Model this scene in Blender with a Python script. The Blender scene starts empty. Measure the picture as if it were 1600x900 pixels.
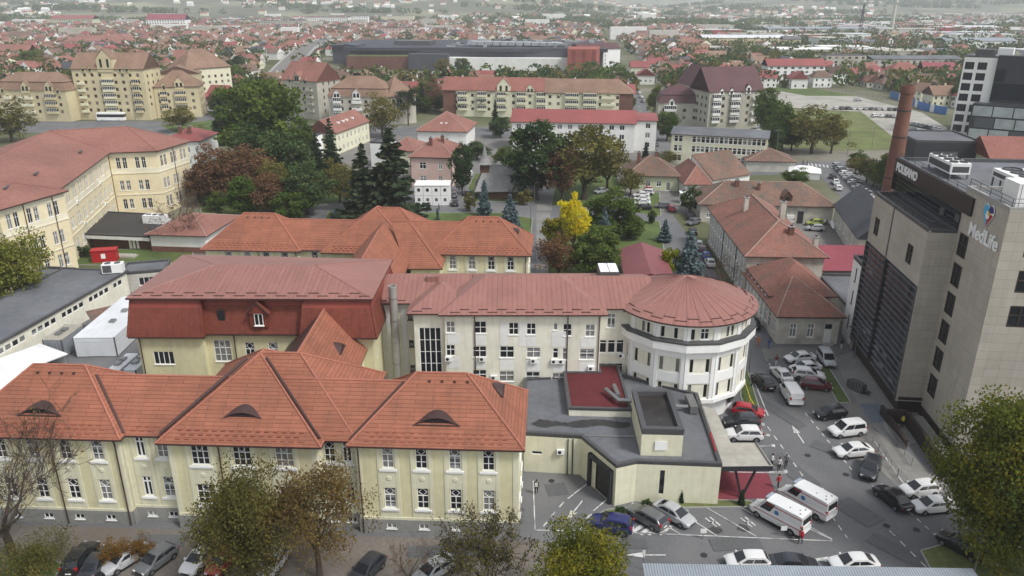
import bpy, math, random
import numpy as np
from mathutils import Vector, Matrix
R = math.radians
random.seed(7)
scene = bpy.context.scene
COL = scene.collection
# ------------------------------------------------------------------ camera numbers
CAM_F, CAM_H, CAM_P = 1200.0, 50.0, math.atan(450 / 1200)
_s, _c = math.sin(CAM_P), math.cos(CAM_P)


def at(px, py, z=0.0):
    """world x, y of the point at height z seen at photo pixel px, py"""
    u, v = (px - 800) / CAM_F, (py - 450) / CAM_F
    t = (z - CAM_H) / (-_s - v * _c)
    return (u * t, (_c - v * _s) * t)


def high(py, Y):
    """height of a point at distance Y seen at photo row py"""
    v = (py - 450) / CAM_F
    return CAM_H + Y * (-_s - v * _c) / (_c - v * _s)


# ------------------------------------------------------------------ materials
MATS = {}


def pm(name, col, rough=.8, var=.12, scale=.6, pat=None, ps=(1., 1.), pd=.6, mw=.03, bump=.25, metal=0., spec=.3, big=.12, dirt=None, streak=None):
    """procedural material: base colour + fine and broad noise + a pattern laid out in metres on the surface"""
    if name in MATS:
        return MATS[name]
    m = bpy.data.materials.new(name)
    m.use_nodes = True
    nt = m.node_tree
    N, L = nt.nodes, nt.links
    b = N['Principled BSDF']
    b.inputs['Roughness'].default_value = rough
    b.inputs['Metallic'].default_value = metal
    b.inputs['Specular IOR Level'].default_value = spec
    tc = N.new('ShaderNodeTexCoord')

    def noise(sc, det=4):
        n = N.new('ShaderNodeTexNoise')
        n.inputs['Scale'].default_value = sc
        n.inputs['Detail'].default_value = det
        L.new(tc.outputs['Object'], n.inputs['Vector'])
        return n.outputs['Fac']

    def mix(kind, a, bb, fac):
        x = N.new('ShaderNodeMix')
        x.data_type = 'RGBA'
        x.blend_type = kind
        for k, s in ((0, fac), (6, a), (7, bb)):
            if hasattr(s, 'is_linked') or hasattr(s, 'links'):
                L.new(s, x.inputs[k])
            elif k == 0:
                x.inputs[0].default_value = s
            else:
                x.inputs[k].default_value = (*s, 1)
        return x.outputs[2]

    def mr(s, a, bb):
        x = N.new('ShaderNodeMapRange')
        L.new(s, x.inputs[0])
        x.inputs[1].default_value = .3
        x.inputs[2].default_value = .7
        x.inputs[3].default_value = a
        x.inputs[4].default_value = bb
        return x.outputs[0]

    def grey(s):
        x = N.new('ShaderNodeCombineColor')
        for i in range(3):
            L.new(s, x.inputs[i])
        return x.outputs[0]
    c = mix('MULTIPLY', col, grey(mr(noise(1 / scale), 1 - var, 1 + var)), 1.)
    c = mix('MULTIPLY', c, grey(mr(noise(.13, 3), 1 - big, 1 + big)), 1.)
    if dirt:
        c = mix('MIX', c, dirt[0], mr(noise(dirt[2], 6), -dirt[1] * .6, dirt[1]))
    if streak:
        mp = N.new('ShaderNodeMapping')
        mp.inputs['Scale'].default_value = (1.1, .10, 1)
        L.new(tc.outputs['UV'], mp.inputs['Vector'])
        sn = N.new('ShaderNodeTexNoise')
        sn.inputs['Scale'].default_value = 1.6
        sn.inputs['Detail'].default_value = 5
        L.new(mp.outputs[0], sn.inputs['Vector'])
        c = mix('MIX', c, streak[0], mr(sn.outputs['Fac'], -streak[1] * .9, streak[1]))
    h = None
    if pat in ('tile', 'panel', 'brick', 'course'):
        t = N.new('ShaderNodeTexBrick')
        t.offset = .5 if pat in ('tile', 'brick') else 0.
        t.inputs['Scale'].default_value = 1
        t.inputs['Brick Width'].default_value = ps[0]
        t.inputs['Row Height'].default_value = ps[1]
        t.inputs['Mortar Size'].default_value = mw
        t.inputs['Mortar Smooth'].default_value = .25
        t.inputs['Color1'].default_value = (1, 1, 1, 1)
        c2 = .85 if pat == 'tile' else .9
        t.inputs['Color2'].default_value = (c2, c2, c2 * .97, 1)
        t.inputs['Mortar'].default_value = (pd, pd, pd, 1)
        L.new(tc.outputs['UV'], t.inputs['Vector'])
        c = mix('MULTIPLY', c, t.outputs['Color'], 1.)
        h = t.outputs['Fac']
        sgn = -1
    elif pat in ('seam', 'rows'):
        sp = N.new('ShaderNodeSeparateXYZ')
        L.new(tc.outputs['UV'], sp.inputs[0])
        f = N.new('ShaderNodeMath')
        f.operation = 'MULTIPLY'
        f.inputs[1].default_value = 1 / ps[0]
        L.new(sp.outputs[0 if pat == 'seam' else 1], f.inputs[0])
        g = N.new('ShaderNodeMath')
        g.operation = 'FRACT'
        L.new(f.outputs[0], g.inputs[0])
        k = N.new('ShaderNodeMath')
        k.operation = 'LESS_THAN'
        k.inputs[1].default_value = mw
        L.new(g.outputs[0], k.inputs[0])
        c = mix('MULTIPLY', c, mix('MIX', (1, 1, 1), (pd, pd, pd), k.outputs[0]), 1.)
        h = k.outputs[0]
        sgn = 1
    if h is None:
        h = noise(6 / scale)
        sgn = 1
    bp = N.new('ShaderNodeBump')
    bp.inputs['Strength'].default_value = bump
    bp.inputs['Distance'].default_value = .03 * sgn
    L.new(h, bp.inputs['Height'])
    L.new(bp.outputs[0], b.inputs['Normal'])
    L.new(c, b.inputs['Base Color'])
    MATS[name] = m
    return m


def leafm(name, c1, c2, tr=.35):
    if name in MATS:
        return MATS[name]
    m = bpy.data.materials.new(name)
    m.use_nodes = True
    nt = m.node_tree
    N, L = nt.nodes, nt.links
    N.remove(N['Principled BSDF'])
    tc = N.new('ShaderNodeTexCoord')
    n = N.new('ShaderNodeTexNoise')
    n.inputs['Scale'].default_value = .55
    n.inputs['Detail'].default_value = 5
    L.new(tc.outputs['Object'], n.inputs['Vector'])
    oi = N.new('ShaderNodeObjectInfo')
    ad = N.new('ShaderNodeMath')
    ad.operation = 'MULTIPLY_ADD'
    L.new(oi.outputs['Random'], ad.inputs[0])
    ad.inputs[1].default_value = .3
    L.new(n.outputs['Fac'], ad.inputs[2])
    r = N.new('ShaderNodeMapRange')
    L.new(ad.outputs[0], r.inputs[0])
    r.inputs[1].default_value = .4
    r.inputs[2].default_value = .85
    mx = N.new('ShaderNodeMix')
    mx.data_type = 'RGBA'
    L.new(r.outputs[0], mx.inputs[0])
    mx.inputs[6].default_value = (*c1, 1)
    mx.inputs[7].default_value = (*c2, 1)
    d = N.new('ShaderNodeBsdfDiffuse')
    t = N.new('ShaderNodeBsdfTranslucent')
    L.new(mx.outputs[2], d.inputs[0])
    L.new(mx.outputs[2], t.inputs[0])
    ms = N.new('ShaderNodeMixShader')
    ms.inputs[0].default_value = tr
    L.new(d.outputs[0], ms.inputs[1])
    L.new(t.outputs[0], ms.inputs[2])
    L.new(ms.outputs[0], N['Material Output'].inputs[0])
    MATS[name] = m
    return m


# ------------------------------------------------------------------ mesh builder
class MB:
    def __init__(s):
        s.v, s.f, s.m = [], [], []

    def poly(s, pts, m=0):
        i = len(s.v)
        s.v += [tuple(p) for p in pts]
        s.f.append(tuple(range(i, i + len(pts))))
        s.m.append(m)

    def box(s, x0, x1, y0, y1, z0, z1, m=0, skip=''):
        q = [(x0, y0), (x1, y0), (x1, y1), (x0, y1)]
        s.prism(q, z0, z1, m, bottom='b' not in skip)

    def prism(s, q, z0, z1, m=0, bottom=True, mt=None):
        n = len(q)
        for k in range(n):
            a, b = q[k], q[(k + 1) % n]
            s.poly([(*a, z0), (*b, z0), (*b, z1), (*a, z1)], m)
        s.poly([(*a, z1) for a in q], m if mt is None else mt)
        if bottom:
            s.poly([(*a, z0) for a in reversed(q)], m)

    def obox(s, c, ax, ay, hz, m=0):
        """box from centre, two horizontal half vectors, half height"""
        c, ax, ay = Vector(c), Vector((*ax, 0)), Vector((*ay, 0))
        q = [c - ax - ay, c + ax - ay, c + ax + ay, c - ax + ay]
        s.prism([(p.x, p.y) for p in q], c.z - hz, c.z + hz, m)

    def tube(s, path, rad, n=6, m=0, caps=True):
        P = [Vector(p) for p in path]
        if not hasattr(rad, '__len__'):
            rad = [rad] * len(P)
        base = len(s.v)
        up = Vector((0, 0, 1))
        for i, p in enumerate(P):
            d = (P[min(i + 1, len(P) - 1)] - P[max(i - 1, 0)]).normalized()
            a = d.cross(up if abs(d.z) < .95 else Vector((1, 0, 0))).normalized()
            b = d.cross(a)
            for k in range(n):
                t = 2 * math.pi * k / n
                s.v.append(tuple(p + (a * math.cos(t) + b * math.sin(t)) * rad[i]))
        for i in range(len(P) - 1):
            for k in range(n):
                a, b = base + i * n + k, base + i * n + (k + 1) % n
                s.f.append((a, b, b + n, a + n))
                s.m.append(m)
        if caps:
            s.f.append(tuple(base + k for k in reversed(range(n))))
            s.f.append(tuple(base + (len(P) - 1) * n + k for k in range(n)))
            s.m += [m, m]

    def lathe(s, prof, c=(0, 0), n=12, m=0):
        base = len(s.v)
        for r, z in prof:
            for k in range(n):
                t = 2 * math.pi * k / n
                s.v.append((c[0] + r * math.cos(t), c[1] + r * math.sin(t), z))
        for i in range(len(prof) - 1):
            for k in range(n):
                a, b = base + i * n + k, base + i * n + (k + 1) % n
                s.f.append((a, b, b + n, a + n))
                s.m.append(m)

    def mesh(s, name, mats, smooth=None):
        me = bpy.data.meshes.new(name)
        me.from_pydata(s.v, [], s.f)
        for m in mats:
            me.materials.append(m)
        if len(mats) > 1:
            me.polygons.foreach_set('material_index', s.m)
        uv = me.uv_layers.new(name='UVMap')
        buf = []
        V = s.v
        for f in s.f:
            nx = ny = nz = 0.
            for i in range(len(f)):
                a, b = V[f[i]], V[f[(i + 1) % len(f)]]
                nx += (a[1] - b[1]) * (a[2] + b[2])
                ny += (a[2] - b[2]) * (a[0] + b[0])
                nz += (a[0] - b[0]) * (a[1] + b[1])
            l = math.hypot(nx, ny)
            L3 = math.sqrt(l * l + nz * nz) or 1.
            if l < .02 * L3:
                for i in f:
                    buf += V[i][:2]
            else:
                hx, hy = -ny / l, nx / l
                nx, ny, nz = nx / L3, ny / L3, nz / L3
                vx, vy, vz = -nz * hy, nz * hx, nx * hy - ny * hx
                for i in f:
                    p = V[i]
                    buf += (p[0] * hx + p[1] * hy, p[0] * vx + p[1] * vy + p[2] * vz)
        uv.data.foreach_set('uv', buf)
        if smooth is not None:
            me.polygons.foreach_set('use_smooth', [True] * len(s.f))
            me.set_sharp_from_angle(angle=R(smooth))
        me.validate()
        me.update()
        return me

    def build(s, name, mats, parent=None, smooth=None, loc=(0, 0, 0), rz=0.):
        if not isinstance(mats, (list, tuple)):
            mats = [mats]
        return link(name, s.mesh(name, mats, smooth), parent, loc, rz)


def split_build(mb, name, mats, parent=None, smooth=None):
    """one object per separate piece of the builder's geometry (posts, props, brackets ...)"""
    key, par = {}, list(range(len(mb.f)))

    def find(i):
        while par[i] != i:
            par[i] = par[par[i]]
            i = par[i]
        return i
    for i, f in enumerate(mb.f):
        for v in f:
            k = tuple(round(c, 3) for c in mb.v[v])
            if k in key:
                par[find(i)] = find(key[k])
            else:
                key[k] = i
    groups = {}
    for i in range(len(mb.f)):
        groups.setdefault(find(i), []).append(i)
    out = []
    for g in groups.values():
        q, ren = MB(), {}
        for i in g:
            fv = []
            for v in mb.f[i]:
                if v not in ren:
                    ren[v] = len(q.v)
                    q.v.append(mb.v[v])
                fv.append(ren[v])
            q.f.append(tuple(fv))
            q.m.append(mb.m[i])
        out.append(q.build(name, mats, parent, smooth))
    return out


def link(name, me, parent=None, loc=(0, 0, 0), rz=0.):
    o = bpy.data.objects.new(name, me)
    COL.objects.link(o)
    o.location = loc
    o.rotation_euler = (0, 0, rz)
    if parent is not None:
        o.parent = parent
    return o


def tag(o, label, cat, group=None):
    o['label'], o['category'] = label, cat
    if group:
        o['group'] = group
    return o


def thing(name, label, cat, loc=(0, 0, 0), rz=0., group=None):
    if len(loc) == 2:
        loc = (*loc, 0)
    return tag(link(name, None, None, loc, rz), label, cat, group)


def struct(o, kind='structure'):
    o['kind'] = kind
    return o


def copy_thing(src, loc, rz=0., label=None, scale=None):
    r = src.copy()
    COL.objects.link(r)
    r.location = loc
    r.rotation_euler = (0, 0, rz)
    if scale:
        r.scale = scale
    if label:
        r['label'] = label
    for ch in src.children:
        c = ch.copy()
        COL.objects.link(c)
        c.parent = r
        for g in ch.children:
            d = g.copy()
            COL.objects.link(d)
            d.parent = c
    return r


# ------------------------------------------------------------------ palette
M = {
    'lantern': pm('dark_wet_roof', (.032, .028, .026), .22, .25, 1.5, spec=.5, bump=.05),
    'fin': pm('pale_metal_fin', (.17, .17, .18), .4, .05, 1., metal=.3),
    'yellow': pm('yellow_plaster', (.67, .63, .40), .9, .05, .8, big=.06, dirt=((.42, .40, .28), .22, .35), streak=((.40, .37, .26), .26)),
    'cream': pm('cream_plaster', (.70, .68, .51), .9, .05, .8, big=.05, dirt=((.5, .47, .36), .2, .4), streak=((.42, .39, .3), .22)),
    'ivory': pm('ivory_plaster', (.76, .74, .625), .9, .05, .8, big=.06, dirt=((.45, .43, .34), .25, .3), streak=((.44, .42, .34), .26)),
    'white': pm('white_paint', (.82, .82, .80), .6, .03, .8, big=.04),
    'whitewall': pm('white_render', (.76, .76, .73), .9, .05, .8, big=.05, dirt=((.48, .47, .43), .2, .3), streak=((.52, .51, .47), .22)),
    'plinth': pm('grey_plinth', (.27, .27, .25), .9, .1, .5),
    'stone': pm('pale_stone_wall', (.52, .50, .45), .9, .1, .5, dirt=((.3, .28, .25), .5, .4)),
    'dirty': pm('flaking_plaster', (.56, .53, .46), .95, .12, .5, dirt=((.30, .27, .23), .75, .5)),
    'tan': pm('beige_cladding', (.45, .41, .355), .55, .04, 1., 'panel', (1.5, 1.05), .66, .022, .2, dirt=((.26, .235, .2), .3, .25), streak=((.33, .30, .26), .35)),
    'greyapt': pm('grey_render', (.46, .44, .37), .9, .08, .8, dirt=((.3, .29, .26), .4, .25)),
    'yelapt': pm('ochre_render', (.57, .50, .32), .9, .07, .8, dirt=((.4, .35, .22), .3, .25)),
    'pink': pm('pink_render', (.60, .44, .38), .9, .05, .8),
    'green': pm('pale_green_render', (.52, .55, .38), .9, .06, .8),
    'brick': pm('red_brick', (.205, .098, .074), .9, .15, .4, 'brick', (.5, .16), .75, .02, .2, dirt=((.10, .06, .05), .45, .25), streak=((.12, .07, .055), .45)),
    'darkbrown': pm('dark_brown_panel', (.045, .032, .03), .5, .08, 1., 'panel', (1.6, 1.2), .7, .02, .1),
    'charcoal': pm('charcoal_panel', (.035, .036, .042), .5, .1, 1.),
    'tile': pm('terracotta_roof_tile', (.33, .125, .076), .75, .07, .8, 'tile', (3.4, .42), .58, .035, .6, big=.08, dirt=((.20, .082, .055), .5, .35), streak=((.22, .095, .065), .4)),
    'valley': pm('brown_roof_metal', (.075, .045, .042), .45, .08, 1., metal=.2),
    'ridge': pm('ridge_tile', (.36, .14, .095), .75, .15, .3),
    'seam': pm('faded_red_seam_metal', (.275, .130, .106), .5, .06, 1., 'seam', (.62,), .66, .09, .5, spec=.4, big=.1, dirt=((.30, .125, .11), .35, .3), streak=((.34, .17, .145), .5)),
    'mansard': pm('dark_red_tile', (.205, .055, .035), .6, .1, .7, 'tile', (.4, .34), .72, .03, .5, big=.12, streak=((.11, .03, .026), .5)),
    'apron': pm('red_metal_apron', (.235, .055, .040), .5, .06, .8, 'seam', (1.9,), .6, .02, .3),
    'oldtile': pm('old_brown_tile', (.205, .125, .095), .9, .2, .5, 'tile', (.5, .32), .72, .035, .5, big=.2, dirt=((.125, .12, .10), .95, .45), streak=((.25, .13, .10), .5)),
    'worntile': pm('worn_red_tile', (.285, .13, .10), .85, .15, .5, 'tile', (.6, .34), .75, .03, .4, big=.16, dirt=((.185, .125, .10), .8, .35), streak=((.34, .17, .13), .4)),
    'browntile': pm('brown_roof_tile', (.27, .175, .125), .9, .14, .6, 'tile', (.6, .34), .75, .03, .3, big=.16, dirt=((.2, .13, .09), .5, .3)),
    'redroof': pm('red_roof_sheet', (.27, .082, .076), .6, .08, .8, 'seam', (1.1,), .7, .06, .3),
    'orangeroof': pm('orange_roof_tile', (.285, .12, .095), .8, .1, .8, 'tile', (.6, .36), .75, .03, .3),
    'purple': pm('purple_brown_roof', (.115, .055, .06), .7, .1, .8, 'tile', (.6, .34), .75, .03, .3),
    'magenta': pm('raspberry_roof_sheet', (.25, .058, .075), .55, .08, .8, 'rows', (1.2,), .78, .04, .3),
    'greyroof': pm('grey_slate_roof', (.085, .09, .105), .7, .1, .8, 'tile', (.5, .3), .75, .03, .3),
    'felt': pm('grey_roof_felt', (.135, .142, .155), .85, .12, .8, 'seam', (2.4,), .82, .015, .12, big=.22, dirt=((.15, .15, .15), .5, .22)),
    'wetfelt': pm('damp_roof_felt', (.045, .043, .043), .6, .2, .8),
    'redfelt': pm('red_roof_felt', (.105, .020, .023), .8, .12, .8, big=.15),
    'cap': pm('grey_metal_coping', (.105, .105, .11), .5, .08, .8, metal=.3),
    'shingle': pm('weathered_wood_shingle', (.33, .325, .32), .9, .15, .5, 'tile', (.4, .3), .7, .04, .4),
    'wood': pm('brown_timber', (.12, .065, .04), .85, .2, .4),
    'sheet': pm('white_container_sheet', (.66, .68, .70), .55, .05, .8, 'rows', (2.4,), .72, .02, .2, dirt=((.45, .46, .47), .35, .3)),
    'greysheet': pm('grey_container_sheet', (.25, .27, .29), .6, .08, .8, 'seam', (.35,), .85, .3, .4),
    'membrane': pm('white_tent_fabric', (.80, .80, .79), .6, .03, 1.),
    'steel': pm('galvanised_steel', (.30, .30, .30), .38, .08, .5, metal=.7),
    'darksteel': pm('dark_steel', (.05, .05, .055), .5, .08, .5, metal=.4),
    'redpaint': pm('red_paint', (.42, .02, .025), .45, .05, .6),
    'yellowpaint': pm('yellow_paint', (.66, .50, .05), .5, .05, .6),
    'bluepaint': pm('blue_paint', (.06, .17, .42), .5, .05, .6),
    'greenpaint': pm('green_paint', (.05, .30, .16), .6, .05, .6),
    'canopy': pm('pale_concrete_slab', (.42, .40, .35), .9, .1, .6, 'panel', (2.2, 2.2), .9, .02, .1, dirt=((.3, .28, .24), .4, .4)),
    'corr': pm('blue_grey_corrugated_sheet', (.33, .37, .41), .5, .06, .7, 'seam', (.24,), .6, .35, .5, metal=.2),
    'asphalt': pm('asphalt', (.138, .140, .145), .9, .12, .25, bump=.2, big=.12, dirt=((.205, .20, .195), .6, .11)),
    'asphalt2': pm('worn_asphalt', (.175, .168, .158), .9, .12, .3, big=.14, dirt=((.23, .215, .195), .7, .2)),
    'paver': pm('concrete_paving', (.235, .228, .215), .9, .08, .5, 'panel', (.8, .8), .85, .03, .15, dirt=((.17, .165, .155), .4, .3)),
    'redasphalt': pm('red_surfacing', (.21, .045, .06), .9, .12, .4),
    'blueasphalt': pm('grey_blue_surfacing', (.13, .155, .18), .9, .12, .4),
    'line': pm('white_road_paint', (.62, .62, .60), .8, .12, .3, dirt=((.20, .20, .20), .95, 1.1)),
    'kerb': pm('kerb_concrete', (.34, .335, .32), .9, .1, .4),
    'grass': pm('lawn_grass', (.082, .118, .036), .95, .25, .4, big=.3, dirt=((.11, .13, .035), .6, .12)),
    'drygrass': pm('rough_grass', (.125, .15, .05), .95, .25, .8, big=.3, dirt=((.17, .155, .08), .6, .05)),
    'gravel': pm('pale_gravel', (.36, .345, .305), .95, .15, .5, big=.18, dirt=((.24, .235, .19), .5, .06)),
    'bark': pm('tree_bark', (.075, .058, .045), .95, .25, .3),
    'palebark': pm('pale_birch_bark', (.45, .43, .38), .9, .3, .3),
    'tyre': pm('tyre_rubber', (.016, .016, .017), .8, .1, .3),
    'rim': pm('alloy_rim', (.30, .30, .31), .35, .05, .3, metal=.8),
    'lamp': pm('headlamp_lens', (.62, .64, .66), .15, .03, .3, spec=.6),
    'tail': pm('tail_lamp_lens', (.36, .012, .012), .25, .03, .3, spec=.6),
    'carglass': pm('car_window_glass', (.018, .021, .025), .06, .02, .3, spec=.7, bump=0),
    'glass': pm('window_pane_glass', (.022, .025, .028), .12, .15, .9, spec=.32, bump=.02),
    'darkglass': pm('dark_curtain_glass', (.014, .017, .024), .08, .1, 2., spec=.5, bump=.02),
    'blind': pm('half_drawn_blind_pane', (.10, .105, .105), .12, .3, .45, 'rows', (1.15,), 3.2, .42, .02, spec=.6),
    'curtain': pm('curtained_pane', (.22, .22, .21), .2, .25, .5, spec=.5, bump=.02),
    'skin': pm('skin', (.45, .27, .2), .6, .04, .3),
    'hair': pm('dark_hair', (.02, .014, .01), .6, .1, .1),
    'cloth_black': pm('black_cloth', (.02, .02, .023), .9, .1, .2),
    'cloth_white': pm('white_cloth', (.65, .65, .63), .9, .06, .2),
    'cloth_red': pm('red_cloth', (.50, .02, .035), .9, .08, .2),
    'cloth_blue': pm('blue_cloth', (.05, .08, .28), .9, .08, .2),
    'cloth_maroon': pm('maroon_cloth', (.16, .015, .025), .9, .08, .2),
    'cloth_grey': pm('grey_cloth', (.10, .10, .11), .9, .08, .2),
    'cloth_hivis': pm('yellow_vest_cloth', (.65, .58, .04), .9, .08, .2),
    'cloth_orange': pm('orange_cloth', (.60, .20, .07), .9, .08, .2),
}


def paint(name, col):
    if name in MATS:
        return MATS[name]
    m = pm(name, col, .28, .03, 1., spec=.5, bump=0, big=.03)
    m.node_tree.nodes['Principled BSDF'].inputs['Coat Weight'].default_value = .4
    return m


# ------------------------------------------------------------------ walls, windows, roofs
WIN = {}


def win_mesh(w, h, cols=2, tr=.64, diamond=False, fm='white', gm='glass', t=.07, sill=True, bars=0):
    """recessed window: its frame mesh and its pane mesh, facing -y, sill at z = 0"""
    k = (round(w, 2), round(h, 2), cols, tr, diamond, fm, gm, t, sill, bars)
    if k in WIN:
        return WIN[k]
    a, g = MB(), MB()
    y0, y1 = .05, .14
    a.box(-w / 2, -w / 2 + t, y0, y1, 0, h)
    a.box(w / 2 - t, w / 2, y0, y1, 0, h)
    a.box(-w / 2 + t, w / 2 - t, y0, y1, 0, t)
    a.box(-w / 2 + t, w / 2 - t, y0, y1, h - t, h)
    zt = h * tr if tr else h - t
    if tr:
        a.box(-w / 2 + t, w / 2 - t, y0 + .006, y1, zt, zt + t)
    for i in range(1, cols):
        x = -w / 2 + w * i / cols
        a.box(x - t * .6, x + t * .6, y0 + .01, y1, t, h - t if not diamond else zt)
    for b in range(1, bars + 1):
        z = zt * b / (bars + 1)
        a.box(-w / 2 + t, w / 2 - t, y0 + .02, y1, z - .022, z + .022)
    if diamond:
        n = max(1, cols - 1) if cols > 2 else 1
        z0, z1 = zt + t, h - t
        for i in range(cols):
            if i:
                x = -w / 2 + w * i / cols
                if cols > 2:
                    a.box(x - t * .5, x + t * .5, y0 + .012, y1, z0, z1)
        c = 0.
        q = [(c - .36 * w / max(1, cols - 1), (z0 + z1) / 2), (c, z1), (c + .36 * w / max(1, cols - 1), (z0 + z1) / 2), (c, z0)]
        for i in range(4):
            p, r = q[i], q[(i + 1) % 4]
            a.tube([(p[0], y0 + .04, p[1]), (r[0], y0 + .04, r[1])], .028, 4)
    if sill:
        a.box(-w / 2 - .08, w / 2 + .08, -.09, y1, -.09, -.004)
    g.poly([(-w / 2, y1 - .02, 0), (w / 2, y1 - .02, 0), (w / 2, y1 - .02, h), (-w / 2, y1 - .02, h)])
    fmm, gmm = M[fm], M[gm]
    both = MB()
    both.v, both.f, both.m = a.v + g.v, a.f + [tuple(i + len(a.v) for i in f) for f in g.f], [0] * len(a.f) + [1]
    WIN[k] = (a.mesh('window_frame', [fmm]), g.mesh('window_pane', [gmm]), both.mesh('window', [fmm, gmm]))
    return WIN[k]


WRND = random.Random(17)


def facade(mb, par, A, B, z0, z1, wins=(), mi=0, deep=.16, sub=False, name='window', u0=0.):
    """one straight wall from A to B (outside on the right-hand side) with real recessed openings and a window object in each;
    wins: (distance from A, sill height, width, height, dict of win_mesh options)"""
    A, B = Vector(A), Vector(B)
    e = B - A
    ln = e.length
    e /= ln
    n = Vector((e.y, -e.x))
    us, zs = {0., ln}, {z0, z1}
    ops = []
    for w in wins:
        a, b, c, d = w[0] - w[2] / 2, w[0] + w[2] / 2, w[1], w[1] + w[3]
        if a < .05 or b > ln - .05 or c < z0 + .02 or d > z1 - .02:
            continue
        ops.append((a, b, c, d))
        us |= {round(a, 4), round(b, 4)}
        zs |= {round(c, 4), round(d, 4)}
        opt = dict(w[4]) if len(w) > 4 else {}
        if opt.get('gm', 'glass') == 'glass' and WRND.random() < .36:
            opt['gm'] = WRND.choice(('curtain', 'curtain', 'blind'))
        fr, pn, both = win_mesh(w[2], w[3], **opt)
        p = A + e * w[0]
        rz = math.atan2(e.y, e.x)
        if sub:
            o = link(name, fr, par, (p.x, p.y, c), rz)
            link('pane', pn, o)
        else:
            link(name, both, par, (p.x, p.y, c), rz)
    us, zs = sorted(us), sorted(zs)

    def P(u, z, y=0.):
        q = A + e * u - n * y
        return (q.x, q.y, z)
    for j in range(len(zs) - 1):
        zc = (zs[j] + zs[j + 1]) / 2
        run = None
        for i in range(len(us) - 1):
            uc = (us[i] + us[i + 1]) / 2
            hole = any(a < uc < b and c < zc < d for a, b, c, d in ops)
            if hole:
                if run is not None:
                    mb.poly([P(run, zs[j]), P(us[i], zs[j]), P(us[i], zs[j + 1]), P(run, zs[j + 1])], mi)
                run = None
            elif run is None:
                run = us[i]
        if run is not None:
            mb.poly([P(run, zs[j]), P(us[-1], zs[j]), P(us[-1], zs[j + 1]), P(run, zs[j + 1])], mi)
    for a, b, c, d in ops:
        q = [(a, c), (b, c), (b, d), (a, d)]
        for i in range(4):
            s, t = q[i], q[(i + 1) % 4]
            mb.poly([P(*s), P(*t), P(*t, deep), P(*s, deep)], mi)


def grid(n, u0, du, zs, w, h, **o):
    return [(u0 + du * i, z, w, h, o) for z in zs for i in range(n)]


def hip(mb, x0, x1, y0, y1, z, rise, ov=.6, hl=1., hr=1., ax='x', th=.2, mi=0, cap=None, fm=None):
    """hip (or gable, hl / hr = 0) roof over a rectangle; ax is the ridge direction; hl, hr scale the hip run"""
    sw = (lambda p: p) if ax == 'x' else (lambda p: (p[1], p[0], p[2]))
    if ax == 'y':
        x0, x1, y0, y1 = y0, y1, x0, x1
    X0, X1, Y0, Y1 = x0 - ov, x1 + ov, y0 - ov, y1 + ov
    ym, run = (Y0 + Y1) / 2, (Y1 - Y0) / 2
    a, b = X0 + run * hl, X1 - run * hr
    if a > b:
        a = b = (a + b) / 2
    zr = z + rise
    fl = (lambda q: q) if ax == 'x' else (lambda q: q[::-1])

    fm = mi if fm is None else fm

    def P(*q, m=mi):
        mb.poly(fl([sw(p) for p in q]), m)
    A, B, C, D, E, F = (X0, Y0, z), (X1, Y0, z), (X1, Y1, z), (X0, Y1, z), (a, ym, zr), (b, ym, zr)
    if a == b:
        P(A, B, E)
        P(C, D, E)
    else:
        P(A, B, F, E)
        P(C, D, E, F)
    P(B, C, F)
    P(D, A, E)
    for p, q in ((A, B), (B, C), (C, D), (D, A)):
        if (p, q) == (B, C) and not hr or (p, q) == (D, A) and not hl:
            continue
        P((*p[:2], z - th), (*q[:2], z - th), q, p, m=fm)
    P((X0, Y0, z - th), (X0, Y1, z - th), (X1, Y1, z - th), (X1, Y0, z - th), m=fm)
    for k, xx in ((hl, X0), (hr, X1)):
        if not k:
            P((xx, Y0, z - th), (xx, Y0, z), (xx, ym, zr), (xx, Y1, z), (xx, Y1, z - th))
    if cap is not None:
        for p, q in ((E, F), (A, E), (D, E), (B, F), (C, F)):
            if p == q or (not hl and q == E and p in (A, D)) or (not hr and q == F and p in (B, C)):
                continue
            mb.tube([sw((p[0], p[1], p[2] + .02)), sw((q[0], q[1], q[2] + .02))], .11, 6, cap)


def flat_roof(par, q, z, par_h=.35, t=.3, m='felt', cap='cap', name='roof'):
    """flat roof deck with a raised coping round it; q is the CCW footprint"""
    mb = MB()
    mb.prism(q, z - .2, z, 0)
    n = len(q)
    V = [Vector(p) for p in q]
    ins = []
    for i in range(n):
        a, b, c = V[i - 1], V[i], V[(i + 1) % n]
        d1, d2 = (b - a).normalized(), (c - b).normalized()
        n1, n2 = Vector((-d1.y, d1.x)), Vector((-d2.y, d2.x))
        k = (n1 + n2)
        k = k / max(.3, 1 + n1.dot(n2))
        ins.append(b + k * t)
        V[i] = b
    outs = [b - (i_ - b).normalized() * .08 for b, i_ in zip(V, ins)]
    for i in range(n):
        j = (i + 1) % n
        a, b, c, d = outs[i], outs[j], ins[j], ins[i]
        mb.poly([(*a, z + par_h), (*b, z + par_h), (*c, z + par_h), (*d, z + par_h)], 1)
        mb.poly([(*d, z + par_h), (*c, z + par_h), (*c, z), (*d, z)], 1)
        mb.poly([(*a, z + par_h - .18), (*b, z + par_h - .18), (*b, z + par_h), (*a, z + par_h)], 1)
        mb.poly([(*V[i], z - .2), (*V[j], z - .2), (*b, z + par_h - .18), (*a, z + par_h - .18)], 1)
    return mb.build(name, [M[m], M[cap]], par)


def downpipe(par, x, y, z0, z1, m='valley', r=.07):
    mb = MB()
    mb.tube([(x, y - .35, z1), (x, y - .12, z1 - .5), (x, y - .12, z0)], r, 6)
    return mb.build('downpipe', M[m], par)


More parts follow.
